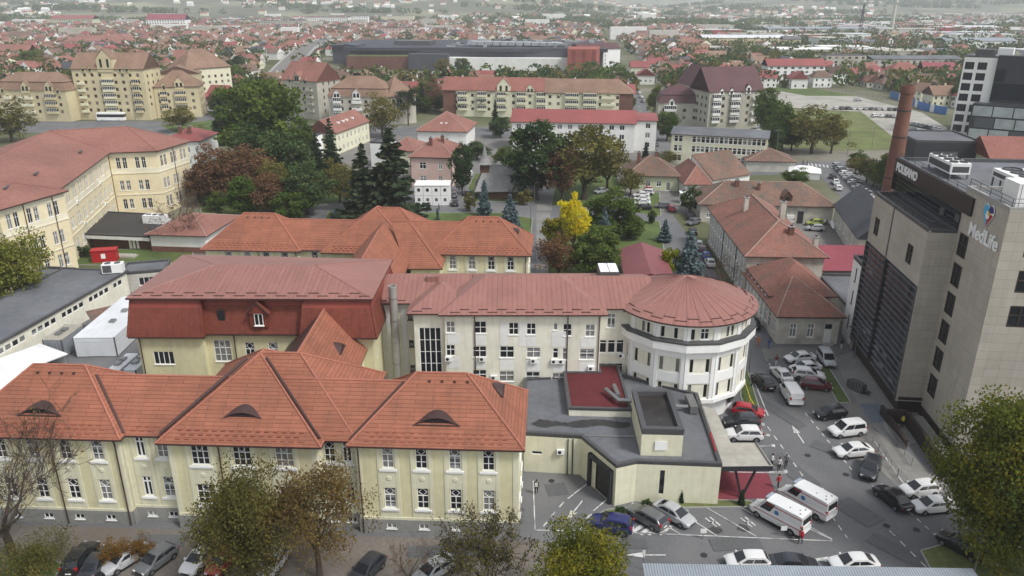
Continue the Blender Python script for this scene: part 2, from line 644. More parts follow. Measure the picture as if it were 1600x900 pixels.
def ac_unit(par, x, y, z, rz=0.):
    mb = MB()
    mb.box(-.42, .42, -.36, -.04, 0, .58, 0)
    mb.lathe([(.0, 0), (.22, 0)], n=10, m=1)
    k = len(mb.v) - 20
    for i in range(k, len(mb.v)):
        a, b, c = mb.v[i]
        mb.v[i] = (a - .12, -.365, b + .29)
    mb.box(-.35, -.3, -.3, 0, -.12, 0, 1)
    mb.box(.3, .35, -.3, 0, -.12, 0, 1)
    return mb.build('air_conditioner', [M['white'], M['darksteel']], par, loc=(x, y, z), rz=rz)
HAZE, EXPOSURE = .00016, .9
# ================================================================== the hospital
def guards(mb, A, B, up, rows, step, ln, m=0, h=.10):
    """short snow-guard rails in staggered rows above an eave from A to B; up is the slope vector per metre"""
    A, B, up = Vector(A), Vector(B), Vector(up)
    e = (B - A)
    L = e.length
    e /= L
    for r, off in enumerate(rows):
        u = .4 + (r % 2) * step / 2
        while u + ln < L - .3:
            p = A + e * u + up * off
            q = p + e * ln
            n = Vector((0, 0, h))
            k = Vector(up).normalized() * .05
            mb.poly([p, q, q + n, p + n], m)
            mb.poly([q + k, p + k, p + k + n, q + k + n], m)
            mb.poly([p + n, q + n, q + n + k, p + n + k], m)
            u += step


def eyebrow(par, x, y, z, w=4.3, h=.74, slope=.82, rz=0., deep=1.75):
    """low arched dormer: a curved metal hood over a dark arched light, on a roof rising along +y"""
    a = MB()
    n = 16
    f, b = [], []
    for i in range(n + 1):
        t = i / n * 2 - 1
        hh = h * (1 - t * t) ** 1.3
        f.append((t * w / 2, -.12, hh + .04))
        yy = .1 + (hh / slope if slope else 0) * 1.25
        b.append((t * w / 2 * .93, yy, yy * slope + .03))
    for i in range(n):
        a.poly([f[i], f[i + 1], b[i + 1], b[i]], 0)
        lo = lambda p: (p[0], p[1], max(-.02, p[2] - .09))
        a.poly([lo(f[i]), lo(f[i + 1]), f[i + 1], f[i]], 0)
        a.poly([(f[i][0], .03, -.05), (f[i + 1][0], .03, -.05), (f[i + 1][0], .03, max(-.04, f[i + 1][2] - .05)), (f[i][0], .03, max(-.04, f[i][2] - .05))], 1)
    a.box(-w / 2 - .1, w / 2 + .1, -.25, .0, -.06, .02, 0)
    o = a.build('eyebrow_dormer', [M['valley'], M['darkglass']], par, smooth=35, loc=(x, y, z), rz=rz)
    g = MB()
    for i in range(-2, 3):
        g.box(i * .42 - .03, i * .42 + .03, -.02, .025, .0, h * .5)
    g.box(-.9, .9, -.02, .02, h * .48, h * .55)
    g.build('glazing_bar', M['valley'], o)
    return o


DBL = dict(cols=2, tr=.62, diamond=True, bars=1)
TRI = dict(cols=3, tr=.62, diamond=True, bars=1)
LAN = dict(cols=2, tr=.70, diamond=False, t=.13)


def hospital_wing(name, label, O, rz, mirror=False):
    t = thing(name, label, 'hospital building', (*O, 0), rz)
    w = MB()
    Z = 10.2
    pr = [(2.95, 2.35), (7.55, 2.35)]

    def cols(xs, x0, wd, o):
        return [(x - x0, z, wd, h, o) for x in xs for z, h in pr]

    def wall(A, B, wins=(), sub=True):
        facade(w, t, A, B, 1.6, Z, wins, 0, sub=sub)
        # base course, plinth and the raised pale bands that frame each window column
        A, B = Vector(A), Vector(B)
        e = (B - A)
        L = e.length
        e /= L
        n = Vector((e.y, -e.x))

        def strip(u0, u1, z0, z1, d, m):
            p, q = A + e * u0, A + e * u1
            w.prism([tuple(p + n * d), tuple(q + n * d), tuple(q), tuple(p)][::1], z0, z1, m)
        xs = sorted({x[0] for x in wins})
        if wins:
            strip(0, L, 1.6, 1.86, .10, 1)
        for u in xs:
            wd = [x[2] for x in wins if x[0] == u][0]
            for sg in (-1, 1):
                a, b = u + sg * (wd / 2 + .14), u + sg * (wd / 2 + .5)
                strip(min(a, b), max(a, b), 1.86, Z, .06, 1)
            strip(u - wd / 2 - .14, u + wd / 2 + .14, 1.86, 2.86, .035, 1)
            strip(u - wd / 2 - .14, u + wd / 2 + .14, 5.32, 7.44, .035, 1)
            strip(u - wd / 2 - .30, u + wd / 2 + .30, 7.22, 7.44, .15, 3)
            strip(u - wd / 2 - .30, u + wd / 2 + .30, 2.64, 2.86, .15, 3)
            p = A + e * u + n * .04
            w.tube([(p.x, p.y, 6.4), (p.x + n.x * .05, p.y + n.y * .05, 6.4)], [.30, .22], 8, 1)
        strip(0, .5, 1.86, Z, .05, 1)
        strip(L - .5, L, 1.86, Z, .05, 1)
        # plinth with cellar lights
        A2, B2 = A + n * .12, B + n * .12
        facade(w, t, A2 - e * .1, B2 + e * .1, 0, 1.6, [(u + .1, .55, .98, .62, dict(cols=2, tr=0)) for u in xs], 2, sub=sub, name='cellar_window')
        strip(-.1, L + .1, 1.585, 1.60, .12, 2)
    RX = [-12.6, -9.35, -6.1, -2.85]
    LX = [-51.1, -47.8, -44.55, -41.3]
    yb = 10.6
    if not mirror:
        wall((-55, 0), (-39, 0), cols(LX, -55, 1.12, DBL))
        wall((-39, 0), (-39, .8))
        wall((-39, .8), (-34, .8), cols([-37.4], -39, .95, LAN) + cols([-35.2], -39, 1.12, DBL))
        wall((-34, .8), (-34, -.3))
        wall((-34, -.3), (-19.4, -.3), cols([-30.9, -26.75, -22.6], -34, 1.75, TRI))
        wall((-19.4, -.3), (-19.4, .8))
        wall((-19.4, .8), (-15.7, .8), cols([-18.5], -19.4, 1.12, DBL) + cols([-16.75], -19.4, .95, LAN))
        wall((-15.7, .8), (-15.7, 0))
    else:
        wall((-55, 0), (-39, 0), cols(LX, -55, 1.12, DBL))
        wall((-39, 0), (-39, .8))
        wall((-39, .8), (-34, .8), cols([-36.4], -39, 1.12, DBL))
        wall((-34, .8), (-34, -.3))
        wall((-34, -.3), (-19.4, -.3))
        wall((-19.4, -.3), (-19.4, .8))
        wall((-19.4, .8), (-15.7, .8), cols([-17.4], -19.4, 1.12, DBL))
        wall((-15.7, .8), (-15.7, 0))
    wall((-15.7, 0), (0, 0), cols(RX, -15.7, 1.12, DBL))
    wall((0, 0), (0, yb), cols([2.6, 5.3, 8.0], 0, 1.12, DBL))
    wall((0, yb), (-55, yb))
    wall((-55, yb), (-55, 0))
    w.build('wall', [M['yellow'], M['cream'], M['plinth'], M['white']], t)
    r = MB()
    ze = 10.3
    hip(r, -50, -5, .8, 9.6, ze, 4.0, .6, mi=0, cap=2, fm=1)
    hip(r, -15.7, 0, 0, yb, ze, 4.95, .65, mi=0, cap=2, fm=1)
    hip(r, -55, -39, 0, yb, ze, 4.95, .65, mi=0, cap=2, fm=1)
    hip(r, -33.4, -16.2, .95, 14.0, ze + .05, 5.7, .6, mi=0, cap=2, fm=1)
    hip(r, -34, -19.4, -.3, 15.3, ze, 5.85, .75, ax='y', mi=0, cap=2, fm=1)
    # valleys lined with brown sheet
    for p, q in () if mirror else (((-16.2, .35, 10.45), (-11.6, 5.0, 14.32)), ((-38.5, .35, 10.45), (-43.1, 5.0, 14.32)), ((-19.0, -.1, 10.75), (-25.9, 6.5, 15.95)), ((-34.7, .0, 10.75), (-27.9, 6.4, 15.9))):
        r.tube([p, q], .15, 6, 1)
    s = .83
    up = Vector((0, 1, s)) / math.hypot(1, s)
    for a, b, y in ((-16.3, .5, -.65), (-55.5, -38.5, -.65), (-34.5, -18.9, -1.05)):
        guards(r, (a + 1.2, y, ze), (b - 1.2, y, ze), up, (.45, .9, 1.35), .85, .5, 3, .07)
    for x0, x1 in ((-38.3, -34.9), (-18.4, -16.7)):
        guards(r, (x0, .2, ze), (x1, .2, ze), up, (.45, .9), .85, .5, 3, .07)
    for a, b, y, z in ((-9.6, -4.6, 4.8, 14.85), (-49.5, -44.5, 4.8, 14.85), (-40.5, -36, 5.0, 13.75), (-21, -14.5, 5.0, 13.75)):
        for i in range(4):
            x = a + (b - a) * (i + .5) / 4
            r.box(x - .11, x + .11, y - .35, y - .15, z - .28, z - .06, 1)
    ro = r.build('roof', [M['tile'], M['valley'], M['ridge'], pm('red_guard_metal', (.27, .075, .05), .6)], t)  # last slot: the snow guards' own dark red
    if not mirror:
        for x, y in ((-7.9, 1.25), (-26.9, 1.3), (-47.2, 1.25)):
            eyebrow(ro, x, y, ze + (y + .65) * s - .1)
        eyebrow(ro, .65 - 2.6, 6.9, ze + 2.3, w=2.6, h=.55, rz=R(90))
    else:
        eyebrow(ro, .65 - 2.6, 5.9, ze + 2.3, w=2.0, h=.45, rz=R(90))
    for x, y in (((-39.3, .0), (-45.8, 0.), (-28.9, -.3), (-15.4, .0)) if not mirror else ((-39.3, .0), (-45.8, 0.), (-15.4, .0), (-.3, 0))):
        downpipe(t, x, y - .1, .05, 10.1)
    return t


hospital_wing('hospital_wing', 'long yellow two storey hospital wing nearest the camera, terracotta hip roofs with arched dormers', (.6, 62.95), R(-2.7))
hospital_wing('hospital_wing', 'farther yellow hospital wing with terracotta hip roofs, beside the park lawn', (2.6, 121.6), R(-3.6), True)

# connecting wings -------------------------------------------------------------
t = thing('connecting_wing', 'short terracotta-roofed wing joining the front hospital wing to the dark red mansard building', 'hospital building', (-22.6, 73))
w = MB()
facade(w, t, (4.4, -2), (4.4, 13.2), 0, 10.1, [(u, z, 1.1, 2.2, dict(cols=2)) for u in (6, 9.5, 12.6) for z in (3, 7.3)])
facade(w, t, (-4.4, 13.2), (-4.4, -2), 0, 10.1)
w.build('wall', M['yellow'], t)
r = MB()
hip(r, -4.4, 4.4, -.6, 13.6, 10.1, 5.1, .55, hl=0, hr=0, ax='y', mi=0, cap=None, fm=1)
r.tube([(0, -2, 15.22), (0, 14.0, 15.22)], .13, 6, 2)
r.poly([(-4.97, .6, 10.1), (-.05, .6, 15.21), (-.05, 14.1, 15.21), (-4.97, 14.1, 10.1)][::-1], 1)  # darker brown layer over the whole left slope
r.poly([(-4.97, 1, 10.14), (-.05, 1, 15.25), (-.05, 14.1, 15.25), (-4.97, 14.1, 10.14)][::-1], 1)
ro = r.build('roof', [M['tile'], M['valley'], M['ridge']], t)
eyebrow(ro, 2.9, 7.6, 12.2, w=2.4, h=.6, slope=1.0, rz=R(90))
downpipe(t, 4.9, 13.2, 0, 10)

t = thing('connecting_wing', 'terracotta-roofed wing behind the mansard building, reaching the farther hospital wing', 'hospital building', (-21.6, 121))
w = MB()
facade(w, t, (4.4, -20), (4.4, 2), 0, 10.1)
facade(w, t, (-4.4, 2), (-4.4, -20), 0, 10.1)
w.build('wall', M['yellow'], t)
r = MB()
hip(r, -4.4, 4.4, -20, 4, 10.1, 5.0, .55, hl=0, hr=0, ax='y', mi=0, fm=1)
r.tube([(0, -20, 15.12), (0, -1.5, 15.12)], .13, 6, 2)
r.build('roof', [M['tile'], M['valley'], M['ridge']], t)
# the low slope-roofed pavilion on the right of that wing
t = thing('side_pavilion', 'narrow terracotta pavilion with stepped slopes before the farther hospital wing', 'hospital building', (-14.8, 117.4))
w = MB()
facade(w, t, (-1.6, 0), (3.0, 0), 0, 9.4, [(3.6, 6.2, .9, 1.9, dict(cols=2))])
facade(w, t, (3.0, 0), (3.0, 6), 0, 9.4)
facade(w, t, (-1.6, 6), (-1.6, 0), 0, 9.4)
w.build('wall', M['yellow'], t)
r = MB()
z = 9.5
r.poly([(-2.2, -.6, z), (3.6, -.6, z), (-2.2, 6.6, z + 5.6), (-5.4, 6.6, z + 5.6)], 0)
r.poly([(3.6, -.6, z), (3.6, 6.6, z), (-2.2, 6.6, z + 5.6)], 0)
r.poly([(-2.2, -.6, z - .2), (3.6, -.6, z - .2), (3.6, -.6, z), (-2.2, -.6, z)], 1)
r.poly([(3.6, -.6, z - .2), (3.6, 6.6, z - .2), (3.6, 6.6, z), (3.6, -.6, z)], 1)
r.poly([(-2.2, -.6, z - .2), (-2.2, 6.6, z - .2), (3.6, 6.6, z - .2), (3.6, -.6, z - .2)], 1)
r.tube([(3.6, -.6, z + .03), (-2.2, 6.6, z + 5.63)], .13, 6, 2)
r.build('roof', [M['tile'], M['valley'], M['ridge']], t)

# mansard building -------------------------------------------------------------
t = thing('mansard_building', 'yellow hospital block with a dark red mansard under a faded low hip roof', 'hospital building', (-16.9, 85.2), R(-.5))
w = MB()
zt = 11.9
W4 = dict(cols=4, tr=0)
facade(w, t, (-28.8, 0), (-20.8, 0), 0, zt, [(2.9, 7.9, 2.5, 1.75, W4)], sub=True)
facade(w, t, (-20.8, 0), (-20.8, .9), 0, zt)
facade(w, t, (-20.8, .9), (-9, .9), 0, zt, [(1.9, 7.9, 2.1, 2.9, TRI), (5.3, 8.0, 1.15, 2.5, DBL), (8.2, 8.0, 1.15, 2.5, DBL), (11., 8., 1.15, 2.5, DBL), (2.1, 3.3, 2.1, 2.7, TRI), (5.4, 3.3, 1.15, 2.5, DBL), (8.2, 3.3, 1.15, 2.5, DBL)], sub=True)
facade(w, t, (-9, .9), (-9, 0), 0, zt)
facade(w, t, (-9, 0), (0, 0), 0, zt)
facade(w, t, (0, 0), (0, 15), 0, zt, [(2.0, 7.9, .6, 1.0, dict(cols=1, tr=0, sill=False))])
facade(w, t, (0, 15), (-28.8, 15), 0, zt)
facade(w, t, (-28.8, 15), (-28.8, 0), 0, zt, [(u, z, 1.2, 2.2, dict(cols=2)) for u in (3, 7, 11) for z in (3.2, 8)])
w.build('wall', [M['yellow']], t)
r = MB()
lo = [(-29.5, -.75), (-20.3, -.75), (-20.3, .25), (-8.6, .25), (-8.6, -.75), (.7, -.75), (.7, 15.7), (-29.5, 15.7)]
hi = [(-29.05, .75), (-20.75, .75), (-20.75, 1.6), (-8.2, 1.6), (-8.2, .75), (-.2, .75), (-.2, 14.4), (-29.05, 14.4)]
ins = lambda k: [tuple(np.array(lo[i]) * (1 - k) + np.array(hi[i]) * k) for i in range(8)]
k1 = ins(.72)
for i in range(8):
    j = (i + 1) % 8
    r.poly([(*lo[i], zt), (*lo[j], zt), (*k1[j], zt + 3.4), (*k1[i], zt + 3.4)], 0)
    r.poly([(*k1[i], zt + 3.4), (*k1[j], zt + 3.4), (*hi[j], zt + 4.65), (*hi[i], zt + 4.65)], 1)
    r.poly([(*lo[i], zt - .2), (*lo[j], zt - .2), (*lo[j], zt), (*lo[i], zt)], 2)
    a, b = Vector((*lo[i], zt)), Vector((*hi[i], zt + 4.65))
    r.tube([a, b], .13, 5, 0)
r.poly([(*p, zt - .2) for p in reversed(lo)], 2)
mo = r.build('mansard', [M['mansard'], M['apron'], M['valley']], t)
d = MB()
d.box(-14.75, -12.6, .2, 2.2, zt + .95, zt + 3.0, 0)
d.poly([(-14.95, .0, zt + 2.8), (-12.4, .0, zt + 2.8), (-13.68, .0, zt + 4.2)], 0)
d.poly([(-12.3, -.1, zt + 2.7), (-12.3, 2.3, zt + 2.7), (-13.68, 2.3, zt + 4.3), (-13.68, -.1, zt + 4.3)], 0)
d.poly([(-15.05, 2.3, zt + 2.7), (-15.05, -.1, zt + 2.7), (-13.68, -.1, zt + 4.3), (-13.68, 2.3, zt + 4.3)], 0)
for s_ in (-12.3, -15.05):
    d.tube([(s_, -.1, zt + 2.7), (-13.68, -.1, zt + 4.3)], .09, 5, 1)
do = d.build('dormer', [M['mansard'], M['valley']], mo)
fr, pn, both = win_mesh(1.05, 1.55, cols=2, tr=0)
link('dormer_window', both, do, (-13.68, .07, zt + 1.2))
sk = MB()
sk.box(-18.9, -17.9, .75, .83, zt + 1.3, zt + 3.0, 1)
sk.box(-18.78, -18.02, .70, .80, zt + 1.4, zt + 2.9, 0)
sk.build('roof_light', [M['glass'], M['valley']], mo)
r = MB()
zu = zt + 4.68
q0, q1 = (-29.3, .3), (.35, 15.5)
X0, X1, Y0, Y1 = -29.4, .25, .15, 17.0
E_, F_ = (-21.0, 7.6, zu + 1.75), (-8.4, 7.6, zu + 1.75)
A_, B_, C_, D_ = (X0, Y0, zu), (X1, Y0, zu), (X1 + .1, Y1 - 1.8, zu), (X0, Y1, zu)
r.poly([A_, B_, F_, E_], 0)
r.poly([B_, C_, F_], 0)
r.poly([C_, D_, E_, F_], 0)
r.poly([D_, A_, E_], 0)
for p, q in ((A_, B_), (B_, C_), (C_, D_), (D_, A_)):
    r.poly([(*p[:2], zu - .22), (*q[:2], zu - .22), q, p], 1)
r.poly([(*p[:2], zu - .22) for p in (D_, C_, B_, A_)], 1)
for p, q in ((A_, E_), (B_, F_), (C_, F_), (D_, E_)):
    r.tube([p, q], .06, 5, 0)
guards(r, A_, B_, Vector((0, 1, .23)), (.5, 1.1), 2.5, 1.35, 1, .1)
r.build('roof', [M['seam'], M['valley']], t)
for x, y in ((-28.4, -.1), (-17.2, .8)):
    downpipe(t, x, y, 0, 11.8)
ac_unit(t, -26.2, 0, 5.0)

# four storey block ------------------------------------------------------------
t = thing('main_hospital_block', 'ivory four storey hospital block with faded red seam roof and white spandrels', 'hospital building', (0, 0))
YF = 87.35


def fx(px, py):
    u, v = (px - 800) / CAM_F, (py - 450) / CAM_F
    k = YF / (_c - v * _s)
    return u * k, CAM_H - k * (_s + v * _c)


def from_px(lst, A, **o):
    out = []
    for a, b, c, d in lst:
        x0, z1 = fx(a, b)
        x1, z0 = fx(c, d)
        out.append(((x0 + x1) / 2 - A[0], z0, x1 - x0, z1 - z0, o))
    return out


w = MB()
A, B = (-8.35, YF), (11.0, YF)
G4 = dict(cols=2, tr=.6)
wl = from_px([(697, 502, 711, 520), (741, 502, 760, 521), (795, 504, 810, 523), (823, 505, 837, 523), (880, 506, 893, 525), (915, 507, 929, 526)], A, cols=2, tr=.48)
wl += from_px([(865, 505, 871, 516)], A, cols=1, tr=0)
wl += from_px([(697, 539, 711, 556), (739, 541, 760, 558), (781, 541, 803, 559), (823, 543, 844, 559), (906, 545, 928, 562)], A, cols=2, tr=.55)
wl += from_px([(864, 544, 872, 560), (879, 544, 886, 562)], A, cols=1, tr=.6)
wl += from_px([(697, 577, 719, 592), (739, 578, 760, 595), (780, 580, 803, 596), (822, 581, 843, 598), (863, 583, 884, 599), (904, 584, 926, 601)], A, cols=2, tr=.55)
facade(w, t, A, B, 0, 14, wl, sub=True)
# white spandrels, a shade proud of the wall
for (a, b, c, d) in ((699, 521, 719, 538), (741, 522, 759, 539), (781, 503, 794, 540), (811, 505, 822, 541), (823, 524, 838, 541), (862, 518, 884, 542), (907, 527, 929, 543), (698, 558, 719, 575), (740, 560, 760, 576), (781, 561, 802, 578), (823, 562, 844, 580), (864, 563, 885, 581), (905, 565, 928, 582), (823, 600, 843, 606), (864, 601, 885, 608)):
    x0, z1 = fx(a, b)
    x1, z0 = fx(c, d)
    w.box(x0, x1, YF - .03, YF + .05, z0, z1, 1)
bx = (-12.2, -8.35)
facade(w, t, (bx[0], YF + .5), (bx[1], YF + .5), 0, 14, [(1.95, 5.2, 2.75, 6.6, dict(cols=4, tr=0, sill=False, bars=3, t=.09, gm='darkglass'))], sub=True, name='stair_window')
facade(w, t, (bx[1], YF + .5), (bx[1], YF), 0, 14)
facade(w, t, (bx[0], 91.2), (bx[0], YF + .5), 0, 14, [(1.6, z, .5, 1.0, dict(cols=1, tr=0)) for z in (4, 7.6, 11.2)])
facade(w, t, (-17, 91.2), (bx[0], 91.2), 0, 14, [(u, z, .62, .95, dict(cols=1, tr=0, fm='darksteel')) for u in (1.9, 3.9) for z in (4, 7.6, 11.4)], sub=True)
w.box(-16.2, -15.7, 91.1, 91.2, 1, 13, 1)
w.box(-14.2, -13.6, 91.1, 91.2, 1, 13, 1)
facade(w, t, (11.0, YF), (11.0, 89.4), 0, 14)
facade(w, t, (11.0, 89.4), (15.2, 89.4), 0, 14, [(1.55, 11.1, 1.05, 1.9, dict(cols=2, tr=.7))] + [(u, z, .95, 1.8, dict(cols=1, tr=.75)) for u in (.62, 1.72, 2.82, 3.8) for z in (4.3, 7.6)][:6], sub=True)
facade(w, t, (15, 101), (-17, 101), 0, 14)
wo = w.build('wall', [M['ivory'], M['whitewall']], t)
r = MB()
hip(r, -8.3, 11.0, YF, 101.2, 14, 2.5, .75, hl=.75, hr=.75, mi=0, fm=1)
hip(r, -18, -6, 91.2, 101.2, 13.98, 1.9, .7, hl=0, hr=0, mi=0, fm=1)
hip(r, bx[0], -6, YF + .5, 99, 13.96, 1.75, .75, hl=.9, hr=.9, mi=0, fm=1)
hip(r, 6, 17.5, 89.4, 101, 13.97, 2.0, .7, hl=0, hr=0, mi=0, fm=1)
guards(r, (-8.0, YF - .7, 14.02), (11.2, YF - .7, 14.02), Vector((0, 1, .32)), (.35, .85), 2.3, 1.2, 1, .1)
guards(r, (-12.7, YF - .2, 13.98), (-8.6, YF - .2, 13.98), Vector((0, 1, .26)), (.35, .85), 2.3, 1.2, 1, .1)
guards(r, (-17.5, 90.6, 14.0), (-12.5, 90.6, 14.0), Vector((0, 1, .33)), (.35, .85), 2.3, 1.2, 1, .1)
r.box(-11.2, -9.6, 94.6, 95.6, 15.2, 16.1, 0)
ro = r.build('roof', [M['seam'], M['valley']], t)
sk = MB()
sk.box(11.8, 14.4, 97.0, 100.6, 14.2, 15.9, 1)
for i in range(2):
    for j in range(2):
        sk.box(11.85 + 1.27 * i, 13.02 + 1.27 * i, 97.05 + 1.8 * j, 98.75 + 1.8 * j, 15.9, 15.96, 0)
sk.build('skylight', [M['white'], M['cap']], ro)
for x, y in ((-4.6, YF), (6.9, YF), (10.8, YF)):
    downpipe(t, x, y, 0, 13.8)
for px, py in ((701, 563), (754, 563), (834, 566), (866, 567), (877, 567), (772, 592), (834, 609), (852, 606)):
    x, z = fx(px, py)
    ac_unit(t, x, YF, z)
ac_unit(t, 10.0, YF, 6.2)
ac_unit(t, 14.0, 89.4, 7.0)

st = thing('metal_flue', 'tall grey metal flue pipe standing between mansard roof and ivory block', 'chimney', (-14.9, 89.6))
f = MB()
f.lathe([(.52, 0), (.52, 16.4), (.56, 16.4), (.56, 16.7), (.44, 16.7), (.44, 15.5), (0, 15.5)], n=18)
f.build('flue_pipe', pm('galvanised_flue', (.36, .35, .32), .55, .06, .6, metal=.35), st, smooth=40)
f = MB()
for z in (3, 6, 9, 12, 15):
    f.lathe([(.55, z), (.55, z + .12)], n=18)
    f.box(-.06, .06, .5, 1.55, z, z + .1)
split_build(f, 'flue_bracket', M['steel'], st)

# rotunda ------------------------------------------------------------------------
CX, CY = 22.3, 92.4
t = thing('rotunda', 'white faceted round hospital tower with slit windows under a faded red cone roof', 'hospital building', (CX, CY))
w = MB()
NF = 14
ring = lambda r, o=0: [(r * math.cos(2 * math.pi * (k + o) / NF), r * math.sin(2 * math.pi * (k + o) / NF)) for k in range(NF)]
q = ring(8.3, .15)
for k in range(NF):
    A, B = q[k], q[(k + 1) % NF]
    L = math.dist(A, B)
    if B[1] > 7 and A[1] > 7:
        wl = []
    else:
        s = dict(cols=1, tr=0, fm='darksteel', t=.04, sill=False)
        wl = [(u, z, .42, 1.75, s) for u in (.85, L - .85) for z in (3.9, 7.35)]
        wl += [((.75, 11.75, .42, 1.35, s), (L / 2 + .3, 11.75, 1.0, 1.45, dict(cols=2, tr=.6)), (L / 2 - .15, 11.75, .42, 1.4, s))[k % 3]]
        wl += [((L / 2 + .5, 11.75, .42, 1.35, s), (.7, 11.75, .42, 1.35, s), (L / 2 + .6, 11.75, .42, 1.4, s))[k % 3]]
    facade(w, t, A, B, 3.2, 13.6, wl, 0, sub=True, name='slit_window')
    e = (Vector(B) - Vector(A)) / L
    n = Vector((e.y, -e.x))

    def strip(u0, u1, z0, z1, d, m):
        a, b = Vector(A) + e * u0, Vector(A) + e * u1
        w.prism([tuple(a + n * d), tuple(b + n * d), tuple(b), tuple(a)], z0, z1, m)
    for z0, z1, d in ((3.2, 3.7, .34), (5.85, 7.15, .12), (9.25, 10.4, .12), (13.2, 13.7, .22)):
        strip(-.03, L + .03, z0, z1, d, 1)
    for u0, u1 in ((0, .42), (L - .42, L)):
        strip(u0, u1, 3.7, 10.3, .22, 1)
        strip(u0, u1, 11.6, 13.4, .10, 1)
    if wl:
        for u in (.85, L - .85):
            strip(u - .28, u + .28, 3.7, 3.88, .05, 1)
            strip(u - .26, u + .26, 7.15, 7.33, .08, 1)
a, b, c = ring(9.15, .15), ring(9.2, .15), ring(8.3, .15)
for k in range(NF):
    j = (k + 1) % NF
    w.poly([(*c[k], 10.05), (*c[j], 10.05), (*a[j], 10.35), (*a[k], 10.35)], 1)
    w.poly([(*a[k], 10.35), (*a[j], 10.35), (*a[j], 11.35), (*a[k], 11.35)], 1)
    w.poly([(*b[k], 11.35), (*b[j], 11.35), (*b[j], 11.6), (*b[k], 11.6)], 2)
    w.poly([(*b[k], 11.6), (*b[j], 11.6), (*c[j], 11.65), (*c[k], 11.65)], 2)
    a2, c2 = ring(8.65, .15), ring(7.2, .15)
    w.poly([(*c2[k], 2.6), (*c2[j], 2.6), (*a2[j], 3.2), (*a2[k], 3.2)], 1)
    d2 = c2
    w.poly([(*d2[k], 0), (*d2[j], 0), (*d2[j], 2.6), (*d2[k], 2.6)], 1)
w.build('wall', [M['ivory'], M['white'], M['cap']], t)
r = MB()
n = 36
rr = lambda rad, z: [(rad * math.cos(2 * math.pi * k / n), rad * math.sin(2 * math.pi * k / n), z) for k in range(n)]
e0, e1, md = rr(9.2, 13.75), rr(9.2, 13.95), rr(4.6, 15.6)
for k in range(n):
    j = (k + 1) % n
    r.poly([e0[k], e0[j], e1[j], e1[k]], 1)
    r.poly([e1[k], e1[j], (0, 0, 17.1)], 0)
    r.poly([(0, 0, 13.75), e0[j], e0[k]], 1)
    r.tube([(e1[k][0], e1[k][1], e1[k][2] + .02), (0, 0, 17.12)], [.035, .03], 4, 0, caps=False)
    for f in (.93, .88):
        if k % 2 == (f > .9):
            p, p2 = Vector(e1[k]), Vector(e1[j])
            top = Vector((0, 0, 17.1))
            p, p2 = top + (p - top) * f, top + (p2 - top) * f
            r.poly([p, p2, p2 + Vector((0, 0, .12)), p + Vector((0, 0, .12))], 1)
r.build('roof', [M['seam'], M['valley']], t)
downpipe(t, -8.2, -2.8, 3.2, 13.6, 'valley')
k = MB()
for ang in (-35, -10):
    a = R(ang)
    k.obox((7.35 * math.cos(a), 7.35 * math.sin(a), 1.7), (-.7 * math.sin(a), .7 * math.cos(a)), (.2 * math.cos(a), .2 * math.sin(a)), .35)
split_build(k, 'cellar_window', M['darkglass'], t)

# emergency entrance -----------------------------------------------------------------
t = thing('emergency_building', 'low cream flat-roofed ambulance entrance with a dark framed open garage bay', 'hospital building', (0, 0))
q = [(1.3, 74.2), (7.6, 73.5), (10.8, 67.8), (13.0, 68.6), (21.7, 68.0), (22.6, 83.2), (13, 88.9), (1.6, 87.2)]
w = MB()
facade(w, t, q[0], q[1], 0, 5, [(1.5, 2.3, 1.2, .45, dict(cols=1, tr=0, sill=False))], sub=True)
facade(w, t, q[1], q[2], 0, 5, [(4.05, .03, 3.3, 3.6, dict(cols=1, tr=0, sill=False, fm='charcoal', t=.22, gm='wetfelt'))], deep=.5, sub=True, name='garage_bay')
facade(w, t, q[2], q[3], 0, 5)
facade(w, t, q[3], q[4], 0, 5, [(2.75, 1.1, .5, 2.9, dict(cols=1, tr=.35, sill=False, fm='charcoal', gm='darkglass', t=.04))], sub=True)
facade(w, t, q[4], q[5], 0, 5)
facade(w, t, q[5], q[6], 0, 5)
facade(w, t, q[7], q[0], 0, 5)
w.build('wall', M['cream'], t)
flat_roof(t, q, 4.85, .3, .35)
d = Vector((q[2][0] - q[1][0], q[2][1] - q[1][1])).normalized()
nn = Vector((d.y, -d.x))
f = MB()
for u0, u1, z0, z1 in ((2.1, 5.95, 3.62, 4.1), (1.95, 2.3, .0, 4.1), (5.75, 6.1, 0, 4.1)):
    p, p2 = Vector(q[1]) + d * u0, Vector(q[1]) + d * u1
    f.prism([tuple(p + nn * .4), tuple(p2 + nn * .4), tuple(p2 + nn * .003), tuple(p + nn * .003)], z0, z1)
f.build('portal_frame', M['charcoal'], t)
f = MB()
for u in (2.5, 3.2, 3.9, 4.6):
    pass
p, p2 = Vector(q[1]) + d * 2.35, Vector(q[1]) + d * 3.05
f.prism([tuple(p + nn * .06), tuple(p2 + nn * .06), tuple(p2 + nn * .0), tuple(p + nn * .0)], .03, 3.5)
f.build('garage_door', M['cream'], t)
w = MB()
w.prism([(6.6, 78.2), (13.7, 77.8), (13.7, 90), (6.6, 90)], 4.86, 5.85, 0)
w.build('raised_wall', M['ivory'], t)
flat_roof(t, [(6.55, 78.15), (13.72, 77.75), (13.72, 89.3), (11.03, 89.3), (11.03, 87.3), (6.55, 87.3)], 5.86, .15, .3, 'redfelt', name='red_roof')
w = MB()
w.prism([(13.6, 69.9), (17.9, 69.7), (18.1, 78.4), (13.8, 78.4)], 4.86, 7.6, 0)
w.box(15.0, 16.3, 69.70, 69.75, 5.6, 6.7, 1)
w.build('lantern_wall', [M['cream'], M['white']], t)
